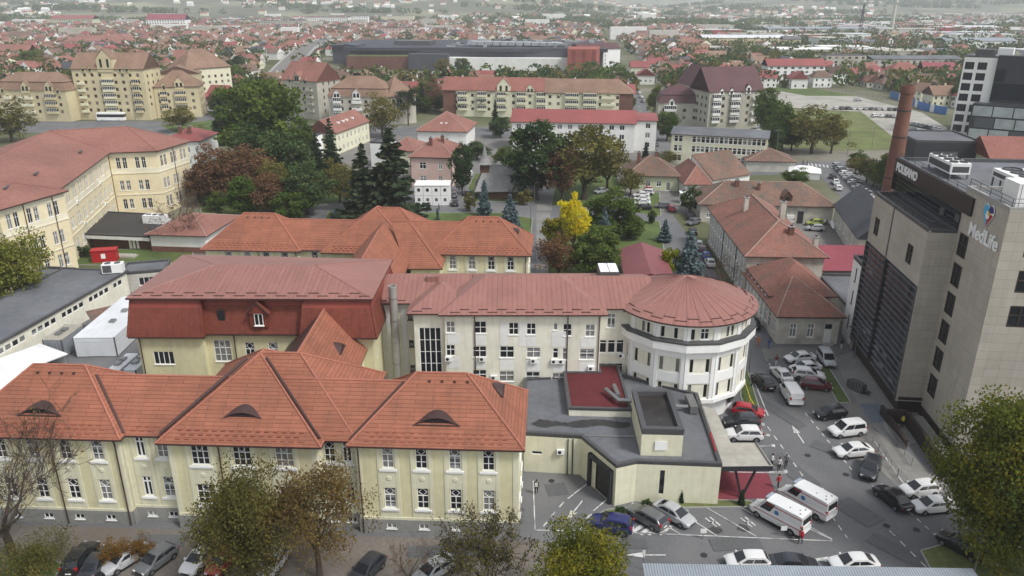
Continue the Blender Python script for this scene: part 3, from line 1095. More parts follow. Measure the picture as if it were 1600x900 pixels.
flat_roof(t, [(13.6, 69.9), (17.9, 69.7), (18.1, 78.4), (13.8, 78.4)], 7.62, .55, .5, 'lantern', name='lantern_roof')
f = MB()
f.tube([(11.2, 81.6, 6.5), (12.4, 78.9, 6.5), (13.9, 78.8, 6.5)], .28, 10)
f.tube([(12.3, 82.6, 6.5), (12.5, 79.9, 6.5)], .28, 10)
f.build('air_duct', M['steel'], t, smooth=50)
f = MB()
f.tube([(18.3, 79.4, 5.5), (20.6, 79.2, 5.5)], .22, 8)
f.box(20.7, 21.6, 78.4, 81.6, 5.0, 5.9)
f.build('air_duct', M['steel'], t, smooth=40)
f = MB()
rd = random.Random(3)
lo_, hi_ = [], []
for i in range(33):
    x = 2.1 + i * .355
    k_ = min(1, i / 3, (34 - i) / 2)
    lo_.append((x, 76.3 - k_ * (.55 + .25 * math.sin(i * .5) + rd.uniform(-.1, .1))))
    hi_.append((x, 76.35 + k_ * (.75 + .35 * math.sin(i * .33 + 1) + rd.uniform(-.13, .13))))
for i in range(32):
    f.poly([(*lo_[i], 4.858), (*lo_[i + 1], 4.858), (*hi_[i + 1], 4.858), (*hi_[i], 4.858)])
f.build('damp_patch', M['wetfelt'], t)
f = MB()
f.prism([(8.0, 73.6), (13.5, 73.4), (13.5, 73.7), (8, 73.9)], 4.86, 4.95)
f.tube([(21.6, 70.2, 5.2), (21.9, 73.9, 5.2)], .09, 6, 1)
f.tube([(21.95, 74, 5.2), (22.3, 79.8, 5.2)], .09, 6, 0)
split_build(f, 'roof_pipe', [M['steel'], M['redpaint']], t)
for x in (6.2, 6.75):
    f = MB()
    f.tube([(x, 73.55, 4.6), (x, 73.5, .1)], .07, 6)
    f.build('downpipe', M['charcoal'], t)
ac_unit(t, 5.4, 73.72, 2.7)

t = thing('entrance_canopy', 'broad pale concrete canopy on dark V-shaped props beside the emergency entrance', 'canopy', (0, 0))
f = MB()
q = [(21.9, 68.3), (27.2, 68.4), (26.9, 72.9), (24.0, 72.9), (24.1, 80.2), (22.7, 81.2)]
f.prism(q, 3.95, 4.55, 1, mt=0)
for i in (0, 1, 2):
    pass
f.build('canopy_slab', [M['canopy'], M['charcoal']], t)
f = MB()
for b, t1, t2 in (((24.6, 69.2, 0), (23.5, 69.5, 4), (26.1, 69.6, 4)), ((23.5, 78.6, 0), (23.2, 78.9, 4), (23.9, 78.9, 4))):
    f.tube([b, t1], [.12, .15], 8)
    f.tube([b, t2], [.12, .15], 8)
    f.lathe([(.3, .0), (.3, .08), (0, .08)], (b[0], b[1]), 10)
split_build(f, 'prop', M['darksteel'], t)
f = MB()
f.tube([(26.95, 68.5, 4.62), (26.7, 72.8, 4.62)], .10, 6)
f.build('gutter', M['steel'], t)
# ================================================================== general town building
def dormer(par, x, y, z, w=1.6, h=1.5, deep=2.2, wm='white', rm='browntile', arched=False):
    d = MB()
    d.box(-w / 2, w / 2, 0, deep, 0, h, 0)
    d.poly([(-w / 2, -.02, h), (w / 2, -.02, h), (0, -.02, h + w * .55)], 0)
    for s in (-1, 1):
        q = [(s * (w / 2 + .2), -.2, h - .15), (s * (w / 2 + .2), deep, h - .15), (0, deep, h + w * .6), (0, -.2, h + w * .6)]
        d.poly(q if s > 0 else q[::-1], 1)
    for c_ in ((0,) if w < 2.5 else (-w * .22, w * .22)):
        d.box(c_ - min(.5, w * .3), c_ + min(.5, w * .3), -.05, .02, h * .35 if w > 2.5 else .25, h - .1, 2)
    return d.build('dormer', [M[wm], M[rm], M['glass']], par, loc=(x, y, z))


def balcony(par, x, z, w, y=0., m='whitewall', glazed=False, deep=1.1):
    b = MB()
    b.box(-w / 2, w / 2, -deep, 0, 0, 1.05, 0)
    if glazed:
        b.box(-w / 2 + .05, w / 2 - .05, -deep + .05, 0, 1.05, 2.35, 1)
        n = max(2, int(w / .8))
        for i in range(n + 1):
            u = -w / 2 + .08 + (w - .16) * i / n
            b.box(u - .06, u + .06, -deep, -deep + .05, 1.05, 2.3, 2)
        b.box(-w / 2, w / 2, -deep, 0, 2.3, 2.45, 0)
    return b.build('balcony', [M[m], M['glass'], M['white']], par, loc=(x, y, z))


OCC = []


def block(name, label, cat, A, B, D, z, wall, roof, front=(), left=(), right=(), group=None, sub=False, extra=None):
    """a building whose front runs from A to B (seen from the camera) and that reaches D metres back; windows on three sides"""
    A, B = Vector(A), Vector(B)
    W = (B - A).length
    dd = (B - A) / W
    cc = (A + B) / 2 + Vector((-dd.y, dd.x)) * D / 2
    OCC.append((cc.x, cc.y, math.hypot(W, D) / 2))
    t = thing(name, label, cat, (A.x, A.y, 0), math.atan2(B.y - A.y, B.x - A.x), group)
    w = MB()
    facade(w, t, (0, 0), (W, 0), 0, z, front, sub=sub)
    facade(w, t, (W, 0), (W, D), 0, z, right, sub=sub)
    facade(w, t, (W, D), (0, D), 0, z)
    facade(w, t, (0, D), (0, 0), 0, z, left, sub=sub)
    k = roof[0]
    mats = [M[wall]]
    if k in ('hip', 'gable'):
        _, rise, rm, ov, kw = roof
        kw = dict(kw)
        if k == 'gable':
            kw.update(hl=0, hr=0)
        if kw.get('hl') == 0 or kw.get('hr') == 0:
            # gable walls below the roof
            ax = kw.get('ax', 'x')
            if ax == 'x':
                rr = rise * D / (D + 2 * ov)
                if kw.get('hl') == 0:
                    w.poly([(0, D, z), (0, 0, z), (0, D / 2, z + rr - .12)])
                if kw.get('hr') == 0:
                    w.poly([(W, 0, z), (W, D, z), (W, D / 2, z + rr - .12)])
            else:
                rr = rise * W / (W + 2 * ov)
                if kw.get('hl') == 0:
                    w.poly([(0, 0, z), (W, 0, z), (W / 2, 0, z + rr - .12)])
                if kw.get('hr') == 0:
                    w.poly([(W, D, z), (0, D, z), (W / 2, D, z + rr - .12)])
        w.build('wall', mats, t)
        r = MB()
        hip(r, 0, W, 0, D, z + .03, rise, ov, mi=0, fm=1, cap=2 if rm in ('worntile', 'oldtile', 'worn2') else None, **kw)
        ro = r.build('roof', [M[rm], M['valley'], pm('pale_mortar_ridge', (.36, .25, .21), .9, .2, .4)], t)
    elif k == 'mansard':
        _, h, ins, rise, rm = roof
        w.build('wall', mats, t)
        r = MB()
        lo = [(-.4, -.4), (W + .4, -.4), (W + .4, D + .4), (-.4, D + .4)]
        hi = [(ins, ins), (W - ins, ins), (W - ins, D - ins), (ins, D - ins)]
        for i in range(4):
            j = (i + 1) % 4
            r.poly([(*lo[i], z), (*lo[j], z), (*hi[j], z + h), (*hi[i], z + h)], 0)
        r.poly([(*p, z) for p in reversed(lo)], 1)
        hip(r, ins, W - ins, ins, D - ins, z + h + .12, rise, .25, mi=0, fm=1)
        ro = r.build('roof', [M[rm], M['valley']], t)
    else:
        w.build('wall', mats, t)
        ro = flat_roof(t, [(0, 0), (W, 0), (W, D), (0, D)], z + .02, .4, .35, roof[1] if len(roof) > 1 else 'felt')
    if extra:
        extra(t, W, D, z, ro)
    return t


def chim(par, x, y, z0, z1, w=.45, m='brick'):
    c = MB()
    c.box(x - w, x + w, y - w, y + w, z0, z1, 0)
    c.box(x - w - .08, x + w + .08, y - w - .08, y + w + .08, z1, z1 + .15, 1)
    c.box(x - w * .5, x + w * .5, y - w * .5, y + w * .5, z1 + .15, z1 + .35, 2)
    return c.build('chimney', [M[m], M['kerb'], M['darksteel']], par)


# ================================================================== clinic tower
CL_O, CL_R = (49.4, 87.7), R(-6.5)
t = thing('clinic_tower', 'tall beige-clad clinic with sloping dark glass front, heart sign and rooftop machines', 'clinic building', CL_O, CL_R)
w = MB()
D4 = dict(cols=2, tr=.52, fm='darkbrown', gm='darkglass', t=.16, sill=False)
facade(w, t, (0, 19.3), (0, 0), 17.3, 24.5, [(2.7, 18.9, 1.9, 2.5, D4), (15.2, 18.9, 1.9, 2.5, D4)], sub=True)
facade(w, t, (0, 0), (3.3, 0), 1.6, 24.5)
w.prism([(.02, 0), (.02, -.12), (.3, -.12), (.3, 0)], 1.6, 24.4, 0)
facade(w, t, (3.3, 19.3), (0, 19.3), 0, 24.5)
facade(w, t, (3.3, 0), (3.3, -10.2), 1.2, 29.8, [(1.8, z, 2.35, 2.75, D4) for z in (21.8, 18.15, 14.5, 10.85, 7.2, 3.5)], sub=True)
facade(w, t, (3.3, -10.2), (34, -10.2), 0, 29.8, [(u, z, 2.4, 2.5, D4) for u in (3.5, 8.9, 14) for z in (24.6, 20.6, 16.6)], sub=True)
facade(w, t, (34, -10.2), (34, 22), 0, 28.8)
facade(w, t, (34, 22), (3.3, 22), 0, 28.8)
facade(w, t, (34, 0), (3.3, 0), 28.6, 29.8)
w.box(-.06, .03, 11.2, 11.5, 17.3, 24.5, 1)
w.build('wall', [M['tan'], M['cap']], t)
g = MB()
g.poly([(.12, 19.3, 2.2), (.12, 11.6, 2.2), (.12, 11.6, 17.3), (.12, 19.3, 17.3)], 0)
g.poly([(.12, 10.2, 2.2), (.12, 0, 2.2), (.12, 0, 17.3), (.12, 10.2, 17.3)], 0)
g.poly([(.7, 11.6, 2.2), (.7, 10.2, 2.2), (.7, 10.2, 17.3), (.7, 11.6, 17.3)], 3)
g.poly([(.12, 11.6, 2.2), (.7, 11.6, 2.2), (.7, 11.6, 17.3), (.12, 11.6, 17.3)], 3)
g.poly([(.7, 10.2, 2.2), (.12, 10.2, 2.2), (.12, 10.2, 17.3), (.7, 10.2, 17.3)], 3)
k = 0
z = 2.2
while z < 17.3:
    g.box(-.12, .14, 11.6, 19.3, z, z + .06, 4)
    g.box(-.12, .14, .0, 10.2, z, z + .06, 4)
    z += .86
for y in (13.5, 15.4, 17.3, 2.0, 2.2, 6.1, 8.2):
    g.box(.09, .125, y - .03, y + .03, 2.2, 17.3, 3)
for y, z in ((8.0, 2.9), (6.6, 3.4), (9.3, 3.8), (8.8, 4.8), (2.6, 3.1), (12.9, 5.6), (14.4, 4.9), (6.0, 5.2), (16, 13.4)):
    g.box(.06, .11, y - .75, y + .75, z - .2, z + .35, 2)  # reflections in the glass, painted as pale-coloured panes
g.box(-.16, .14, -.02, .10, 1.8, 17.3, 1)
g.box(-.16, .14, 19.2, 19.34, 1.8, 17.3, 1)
g.build('glass_front', [M['darkglass'], M['cap'], pm('painted_reflection_pane', (.16, .17, .19), .2, .2, .5), M['charcoal'], M['fin']], t)
b = MB()
b.box(.5, 3.2, .1, 19.2, 0, 2.2, 0)
b.box(-.05, 3.4, -.02, 19.35, 1.75, 2.2, 0)
b.box(3.1, 3.7, -10.4, 0, 0, 1.2, 0)
b.build('base_storey', [M['darkbrown']], t)
u = MB()
facade(u, t, (3.3, 22), (3.3, 0), 24.5, 26.9)
u.box(3, 3.3, -2.6, 22.0, 26.9, 28.95, 0)
u.box(3, 8, 21.9, 22.2, 24.5, 28.95, 0)
for z in (24.9, 25.5, 26.1, 26.7):
    u.box(3.2, 3.32, 0, 21.8, z, z + .05, 2)
u.build('upper_storey', [M['darkbrown'], M['darkglass'], M['cap']], t).data.materials[0] = M['darkbrown']
gl = MB()
gl.poly([(3.26, 21.8, 24.5), (3.26, 0.05, 24.5), (3.26, .05, 26.9), (3.26, 21.8, 26.9)])
gl.build('upper_glass', M['darkglass'], t)
pl = MB()
for y, z in ((5.2, 25.6), (1.0, 25.9)):
    pl.prism([(3.05, y), (3.1, y - 1.1), (3.2, y - 1.1), (3.15, y)], z - .45, z + .45)
split_build(pl, 'open_window', M['cap'], t)
flat_roof(t, [(.02, .02), (3.3, .02), (3.3, 19.3), (.02, 19.3)], 24.2, .4, .3, 'wetfelt', 'cap', 'terrace')
flat_roof(t, [(3.3, .0), (33.9, .0), (33.9, 21.95), (3.3, 21.95)], 28.6, .45, .3, 'felt', 'cap', 'roof')
flat_roof(t, [(3.32, -10.15), (33.9, -10.15), (33.9, -.02), (3.32, -.02)], 29.5, .42, .3, 'felt', 'kerb', 'roof')


def rail(par, pts, z, h=.9, n='roof_railing', step=2.4, m='darksteel', r=.035, mids=1):
    f = MB()
    for a, b in zip(pts, pts[1:]):
        a, b = Vector(a), Vector(b)
        L = (b - a).length
        for i in range(mids + 1):
            hh = h * (i + 1) / (mids + 1)
            f.tube([(*a, z + hh), (*b, z + hh)], r, 4)
        k = max(1, int(L / step))
        for i in range(k + 1):
            p = a.lerp(b, i / k)
            f.tube([(*p, z), (*p, z + h)], r, 4)
    return f.build(n, M[m], par)


rail(t, [(3.2, 19.2), (.12, 19.2), (.12, .15), (3.2, .15)], 24.6)
rail(t, [(3.5, 21.8), (3.5, 0.2)], 29.0, .7)
rail(t, [(3.5, -.2), (3.5, -10.0), (30, -10.0)], 29.9, .9)
# letters on the walls


def letters(par, txt, h, loc, rz, m, n='lettering', serif=.0, bold=.03):
    c = bpy.data.curves.new('tmp_text', 'FONT')
    c.body, c.size, c.extrude, c.offset, c.align_x = txt, h * 1.38, .06, bold, 'CENTER'
    o = bpy.data.objects.new('tmp_text', c)
    COL.objects.link(o)
    bpy.context.view_layer.update()
    me = bpy.data.meshes.new_from_object(o.evaluated_get(bpy.context.evaluated_depsgraph_get()))
    bpy.data.objects.remove(o)
    me.transform(Matrix.Rotation(R(90), 4, 'X'))
    me.materials.clear()
    me.materials.append(M[m])
    me.name = n
    return link(n, me, par, loc, rz)


letters(t, 'MedLife', 1.55, (3.18, -6.2, 24.9), R(-90), 'white', 'clinic_lettering', bold=.045)
letters(t, 'POLISANO', 1.15, (2.95, 17.3, 27.35), R(-90), 'white', 'clinic_lettering', bold=.05)
# heart emblem: blue left half, navy and red right half, yellow and white petals in the middle


def emblem(par, loc, rz, S=1.15):
    def heart(a0, a1, n, k=1.):
        p = []
        for i in range(n + 1):
            a = a0 + (a1 - a0) * i / n
            p.append((k * .95 * math.sin(a) ** 3, k * (13 * math.cos(a) - 5 * math.cos(2 * a) - 2 * math.cos(3 * a) - math.cos(4 * a)) / 15))
        return p
    h = MB()

    def plate(pts, y, m, d=.05):
        pts = [(x * S, z * S * 1.12) for x, z in pts]
        h.poly([(x, -y, z) for x, z in pts], m)
        for i in range(len(pts)):
            a, b = pts[i], pts[(i + 1) % len(pts)]
            h.poly([(a[0], -y + d, a[1]), (b[0], -y + d, b[1]), (b[0], -y, b[1]), (a[0], -y, a[1])], m)
    pi = math.pi
    plate(heart(2 * pi, 0, 32, 1.08), .05, 4)
    lt = [p for p in heart(2 * pi, pi, 18)]
    plate(lt[::-1], .09, 0)
    rt = heart(0, pi, 20)
    plate([p for p in rt if p[1] > .12][::-1] + [(0.02, .12)], .09, 1)
    plate([(0.02, .10)] + [p for p in rt if p[1] <= .10][::1], .092, 2)
    for i in range(6):
        a = i * pi / 3 + .3
        c = (.02 + .22 * math.cos(a), -.05 + .22 * math.sin(a))
        plate([(c[0] + .16 * math.cos(b * pi / 4), c[1] + .16 * math.sin(b * pi / 4)) for b in range(8)], .13 + i * .003, 3 if i in (0, 1) else 4)
    return h.build('heart_emblem', [paint('sky_blue_sign', (.07, .42, .72)), paint('navy_sign', (.03, .03, .20)), paint('crimson_sign', (.42, .02, .035)), M['yellowpaint'], M['white']], par, loc=loc, rz=rz)


emblem(t, (3.22, -6.3, 28.15), R(-90))
# rooftop machines: they stand on the roof, so each is a thing


def on_clinic(x, y, z):
    a = CL_R
    return (CL_O[0] + x * math.cos(a) - y * math.sin(a), CL_O[1] + x * math.sin(a) + y * math.cos(a), z)


def chiller(label, x, y, z, L, W, H, fans, legs=.9):
    c = thing('rooftop_chiller', label, 'chiller', on_clinic(x, y, z), CL_R, 'machines on the clinic roof')
    b = MB()
    b.box(-W / 2, W / 2, -L / 2, L / 2, legs, H, 0)
    b.box(-W / 2 - .02, W / 2 + .02, -L / 2 + .3, L / 2 - .3, legs + .2, H - .35, 1)
    b.box(-W / 2 + .2, W / 2 - .2, -L / 2 - .02, L / 2 + .02, legs + .25, H - .4, 1)
    b.build('casing', [M['white'], M['cap']], c)
    f = MB()
    for sx in (-1, 1):
        for i in range(4):
            y_ = -L / 2 + .2 + (L - .4) * i / 3
            f.box(sx * (W / 2 - .15) - .08, sx * (W / 2 - .15) + .08, y_ - .08, y_ + .08, 0, legs)
    split_build(f, 'leg', M['steel'], c)
    for i in range(fans):
        for s in ((-1, 1) if fans > 3 else (0,)):
            g = MB()
            r = W * (.19 if fans > 3 else .3)
            g.lathe([(r + .06, H), (r + .06, H + .16), (r, H + .16), (r, H + .05), (.12, H + .05), (.1, H + .12), (0, H + .12)], (s * W * .25, -L / 2 + L * (i + .5) / fans), 14)
            g.build('fan', M['cap'], c)
    return c


chiller('long white rooftop chiller with round fans behind the clinic lettering band', 6.4, 13.0, 28.65, 7.2, 2.4, 2.0, 4, .6)
chiller('bulky white air handler on legs beside the tall clinic roof edge', 9.6, 1.6, 28.65, 6.0, 3.4, 2.5, 3, 1.5)
c = thing('rooftop_cabinet', 'white panelled cabinet standing by the clinic roof corner above the heart sign', 'cabinet', on_clinic(6.4, -7.4, 29.55), CL_R, 'machines on the clinic roof')
b = MB()
b.box(-2.1, 2.1, -1.6, 1.6, .12, 2.6, 0)
for i in range(-3, 4):
    b.box(i * .6 - .02, i * .6 + .02, -1.63, -1.6, .15, 2.55, 1)
b.box(-2.2, 2.2, -1.7, 1.7, 0, .12, 1)
b.build('casing', [M['white'], M['steel']], c)

# low walls and ramp at its foot -------------------------------------------------------
t = thing('ramp_wall', 'dark brown ramp walls with a paved landing at the foot of the beige clinic', 'wall', (46.3, 79.2), R(-6.5))
b = MB()
b.box(.2, .6, -.5, 8, 0, 1.3, 0)
b.box(2.4, 2.8, -6, 6, 0, 1.9, 0)
b.box(.2, 2.8, 5.6, 6.0, 0, 1.9, 0)
b.box(2.9, 4.6, -6, 6, .9, 1.1, 1)
b.build('wall', [M['darkbrown'], M['paver']], t)

# ================================================================== old yard buildings on the right
OW = dict(cols=2, tr=.62, t=.10, gm='glass')
block('old_hospital_block', 'long two storey building with flaking pale plaster and a patched reddish hip roof', 'old building', (41.4, 128.2), (54.6, 127.6), 33, 8, 'dirty',
      ('hip', 4.6, 'worntile', .7, dict(ax='y')), front=[(2.2, 4.6, 1.1, 2, OW)], left=[(1.4 + 2.2 * i, z, 1.15, 2.5, OW) for i in range(14) for z in (.9, 4.6)],
      extra=lambda t, W, D, z, ro: (chim(ro, 8.2, 4.0, z + 1.2, z + 4.2), chim(ro, 9.4, 14, z + 2, z + 6.2, .5, 'dirty'), chim(ro, 4, 20, z + 2, z + 5.5, .4, 'dirty'), chim(ro, 12.4, 3, z + .3, z + 2.6, .4, 'dirty'),
                                  [downpipe(t, -.1, y, 0, z) for y in (8, 19)],
                                  (lambda b: ([b.box(-.12, 0, 1.7 + 2.2 * i, 2.1 + 2.2 * i, .2, z - .3) for i in range(14)], split_build(b, 'pilaster', M['whitewall'], t)))(MB())))


def two_roofs(t, W, D, z, ro):
    r = MB()
    hip(r, .6, W + .9, 6.5, D, z + .9, 3.9, .7, ax='y', mi=0, fm=1)
    r.build('roof', [M['worntile'], M['valley'], M['worntile']], t)
    w = MB()
    w.box(.6, W + .9, 6.5, D, z - .2, z + .9)
    w.build('wall', M['dirty'], t)
    b = MB()
    b.box(6.9, 8.5, -1.0, 0, 0, .35)
    b.build('doorstep', M['kerb'], t)
    b = MB()
    b.box(7.1, 8.2, -.06, .03, .3, 2.6, 0)
    b.box(7.15, 8.15, -.07, .03, 2.65, 3.4, 1)
    b.build('door', [M['whitewall'], M['darkglass']], t)
    b = MB()
    for i in range(6):
        b.box(-.14, 0, 7.3 + 2 * i, 7.8 + 2 * i, 0, z + .6)
    split_build(b, 'pilaster', M['whitewall'], t)


block('old_annexe', 'single storey old annexe with peeling grey plaster and twin worn red hip roofs', 'old building', (41.0, 108.6), (50.3, 108.4), 19, 4.8, 'dirty',
      ('hip', 3.2, 'worntile', .7, {}), front=[(2.3, 1.2, 1.05, 2.3, OW), (5.0, 1.2, 1.05, 2.3, OW)], left=[(8.5 + 2 * i, 1.2, 1.0, 2.4, OW) for i in range(5)] + [(14.5, 1.2, 1, 2.3, OW), (17, 1.2, 1, 2.3, OW)], sub=True, extra=two_roofs)
block('old_workshop', 'long low yard building with a sagging brown tiled roof and a green gate', 'old building', (45.2, 178.9), (76, 176.6), 13, 4.4, 'dirty', ('hip', 4.2, 'oldtile', .8, {}),
      front=[(2, 1, 1.1, 1.6, OW), (11.2, .8, 1.2, 2.6, OW), (13.4, .8, 1.2, 2.6, OW)],
      extra=lambda t, W, D, z, ro: (dormer(ro, 20.2, .6, z + .9, 2.2, 1.1, 3, 'wood', 'oldtile'), chim(ro, 9, 5, z + 2, z + 4.8), chim(ro, 14, 4, z + 2, z + 4.4, .35),
                                  (lambda b: (b.box(16.2, 20.2, -.1, .05, 0, 3.5, 0), [b.box(16.15 + i * 1.02, 16.25 + i * 1.02, -.16, -.1, 0, 3.5, 1) for i in range(5)], b.build('gate', [M['greenpaint'], M['white']], t)))(MB()),
                                  (lambda b: (b.box(22.8, 24.2, -.05, .05, 0, 3.0), b.build('door', M['charcoal'], t)))(MB())))
block('slate_gable_house', 'stone building with a steep dark slate gable roof beside the car lane', 'old building', (70.1, 148.6), (79.6, 146.6), 27, 5, 'stone', ('gable', 5.2, 'greyroof', .5, dict(ax='y')),
      left=[(4 + 4 * i, 1.6, 1, 1.5, OW) for i in range(6)])
block('raspberry_roof_shed', 'low shed with a bright raspberry sheet roof beside the clinic', 'shed', (55.4, 130.2), (66, 130), 13.5, 4.6, 'stone', ('gable', 2.6, 'magenta', .4, {}))
block('grey_annexe', 'grey flat roofed annexe between old annexe and clinic', 'annexe', (53.6, 112.5), (61, 112), 17, 3.9, 'stone', ('flat', 'felt'), left=[(3 + 3.4 * i, 1, 1.4, 1.4, OW) for i in range(4)])
block('glass_annexe', 'narrow pale panelled stair block at the far end of the dark glass front', 'annexe', (52.2, 108.2), (58.5, 107.4), 4.5, 12.8, 'white', ('flat', 'felt'),
      left=[(2.2, z, .6, 2.2, dict(cols=1, tr=0, fm='charcoal')) for z in (2, 6, 9.6)])
block('low_clinic_house', 'low pale green house with a brown hip roof beside the parked white cars', 'house', (32.2, 211.5), (46.4, 210.5), 13, 4.2, 'green', ('hip', 4.4, 'oldtile', .7, {}),
      front=[(u, 1.2, 1.3, 1.5, OW) for u in (2.6, 5.8, 8.8)] + [(11.4, .1, 1.1, 2.2, dict(cols=1, tr=0, gm='curtain'))], extra=lambda t, W, D, z, ro: (chim(ro, 3.4, 6, z + 2, z + 5.4), chim(ro, 8.5, 6.5, z + 2, z + 5.6)))
block('red_roof_link', 'small reddish-roofed link house between the green house and the white gable', 'house', (46.6, 203), (53.5, 203), 17, 3.6, 'whitewall', ('hip', 4.4, 'worntile', .6, dict(ax='y')))
t = thing('white_gable_house', 'house with a tall blank white gable wall and worn brown roof sloping away', 'house', (50.0, 212.5))
A_, B_ = Vector((0, 0)), Vector((4.4, -6.8))
dv = Vector((.84, .54)) * 15
w = MB()
q = [A_, B_, B_ + dv, A_ + dv]
za, zb = 9.6, 4.2
for i in range(4):
    p, r_ = q[i], q[(i + 1) % 4]
    hz_ = lambda k: za if k in (0, 3) else zb
    w.poly([(*p, 0), (*r_, 0), (*r_, hz_((i + 1) % 4)), (*p, hz_(i))], 0)
w.build('wall', M['whitewall'], t)
r = MB()
e_ = (B_ - A_).normalized() * .5
Q = [A_ - e_ * .3, B_ + e_, B_ + e_ + dv, A_ - e_ * .3 + dv]
r.poly([(*Q[0], za + .25), (*Q[1], zb + .0), (*Q[2], zb + .0), (*Q[3], za + .25)], 0)
r.poly([(*Q[3], za + .05), (*Q[2], zb - .2), (*Q[1], zb - .2), (*Q[0], za + .05)], 0)
r.poly([(*Q[0], za + .05), (*Q[1], zb - .2), (*Q[1], zb), (*Q[0], za + .25)], 0)
r.build('roof', [M['oldtile']], t)
block('brown_hut', 'small hut with a dark brown hip roof behind the old workshop', 'hut', at(1165, 268, 0), at(1240, 270, 0), 10, 3.4, 'stone', ('hip', 3.2, 'oldtile', .5, dict(ax='y')))
M['maroon'] = pm('maroon_sheet_roof', (.21, .07, .075), .55, .08, .8, 'seam', (.9,), .8, .05, .3)
block('garden_shed', 'maroon gable roofed shed among the trees by the round tower', 'shed', (20.6, 128.5), (28.6, 128), 18, 3.2, 'stone', ('gable', 1.6, 'maroon', .5, dict(ax='y')))

t = thing('factory_chimney', 'tall tapering red brick factory chimney behind the clinic', 'chimney', (75.3, 150))
f = MB()
f.lathe([(1.95, 0), (1.88, 3), (1.16, 33.2), (1.27, 33.3), (1.31, 34.2), (1.22, 34.8), (1.0, 34.8), (.95, 31), (0, 31)], n=20)
f.build('shaft', M['brick'], t, smooth=40)
f = MB()
for z in (9, 17, 25, 30):
    r = 1.88 - (z - 3) * .0238 + .02
    f.lathe([(r, z), (r + .03, z + .05), (r, z + .3)], n=20)
f.build('iron_band', M['darksteel'], t)

# dark cube house, orange roof, modern tower at the right edge
block('charcoal_garage', 'dark charcoal flat roofed garage block behind the clinic roof', 'garage', (105, 200), (121, 198), 18, 15.6, 'charcoal', ('flat', 'felt'),
      front=[(7.4, 6.6, 6.6, 6.6, dict(cols=1, tr=0, fm='cap', gm='felt'))])
block('orange_roof_house', 'house with an orange tiled roof peeping over the clinic machines', 'house', (119, 190), (150, 186), 14, 13.2, 'green', ('gable', 4.4, 'orangeroof', .5, {}))
MW = dict(cols=3, tr=0, fm='charcoal', gm='darkglass', t=.14, sill=False)


M['charcoal2b'] = pm('slate_cladding', (.09, .095, .11), .5, .1, 1.)


def modern(t, W, D, z, ro):
    b = MB()
    b.box(3, 9, 3, 9, z, z + 2.6, 0)
    b.box(10, 15, 4, 9, z, z + 3.2, 1)
    b.build('roof_plant', [M['cap'], M['white']], t)
    b = MB()
    b.box(11, 26, -1.2, 6, 14, z + .8, 0)
    b.box(11.2, 25, -1.26, -1.2, 15, 21, 1)
    b.box(11.2, 14.4, -1.27, -1.2, 21.5, 26, 1)
    b.build('dark_wing', [M['charcoal'], M['darkglass']], t)
    b = MB()
    b.box(6.5, 40, -7, 0, 0, 13.6, 0)
    for i in range(4):
        for j in range(3):
            b.box(7.0 + i * 6.6 + (j % 2) * 1.2, 13.2 + i * 6.6 + (j % 2) * 1.2, -7.12, -7.0, 1.0 + j * 4.2, 4.6 + j * 4.2, 2 if (i + 2 * j) % 5 == 2 else 1)
    b.build('podium', [M['charcoal'], pm('frosted_glass_panel', (.42, .45, .46), .25, .15, 2.5), M['charcoal2b']], t)


block('office_tower', 'modern white office tower with a grid of dark square windows', 'office building', (171.5, 303), (181, 296), 22, 30, 'white', ('flat', 'felt'),
      front=grid(2, 2.1, 4.2, [2 + 3.9 * i for i in range(7)], 3.1, 2.7, **MW), left=grid(1, 18, 4, [2 + 3.9 * i for i in range(7)], .8, 3, **MW), right=[], extra=modern)
block('office_tower_wing', 'white and glass wing adjoining the office tower at the right edge', 'office building', (181.3, 296), (230, 288), 26, 27, 'white', ('flat', 'felt'),
      front=grid(7, 12, 5, [15 + 3.9 * i for i in range(3)], 3.4, 2.7, **MW))

# ================================================================== left side
YW = dict(cols=2, tr=.66, t=.05)


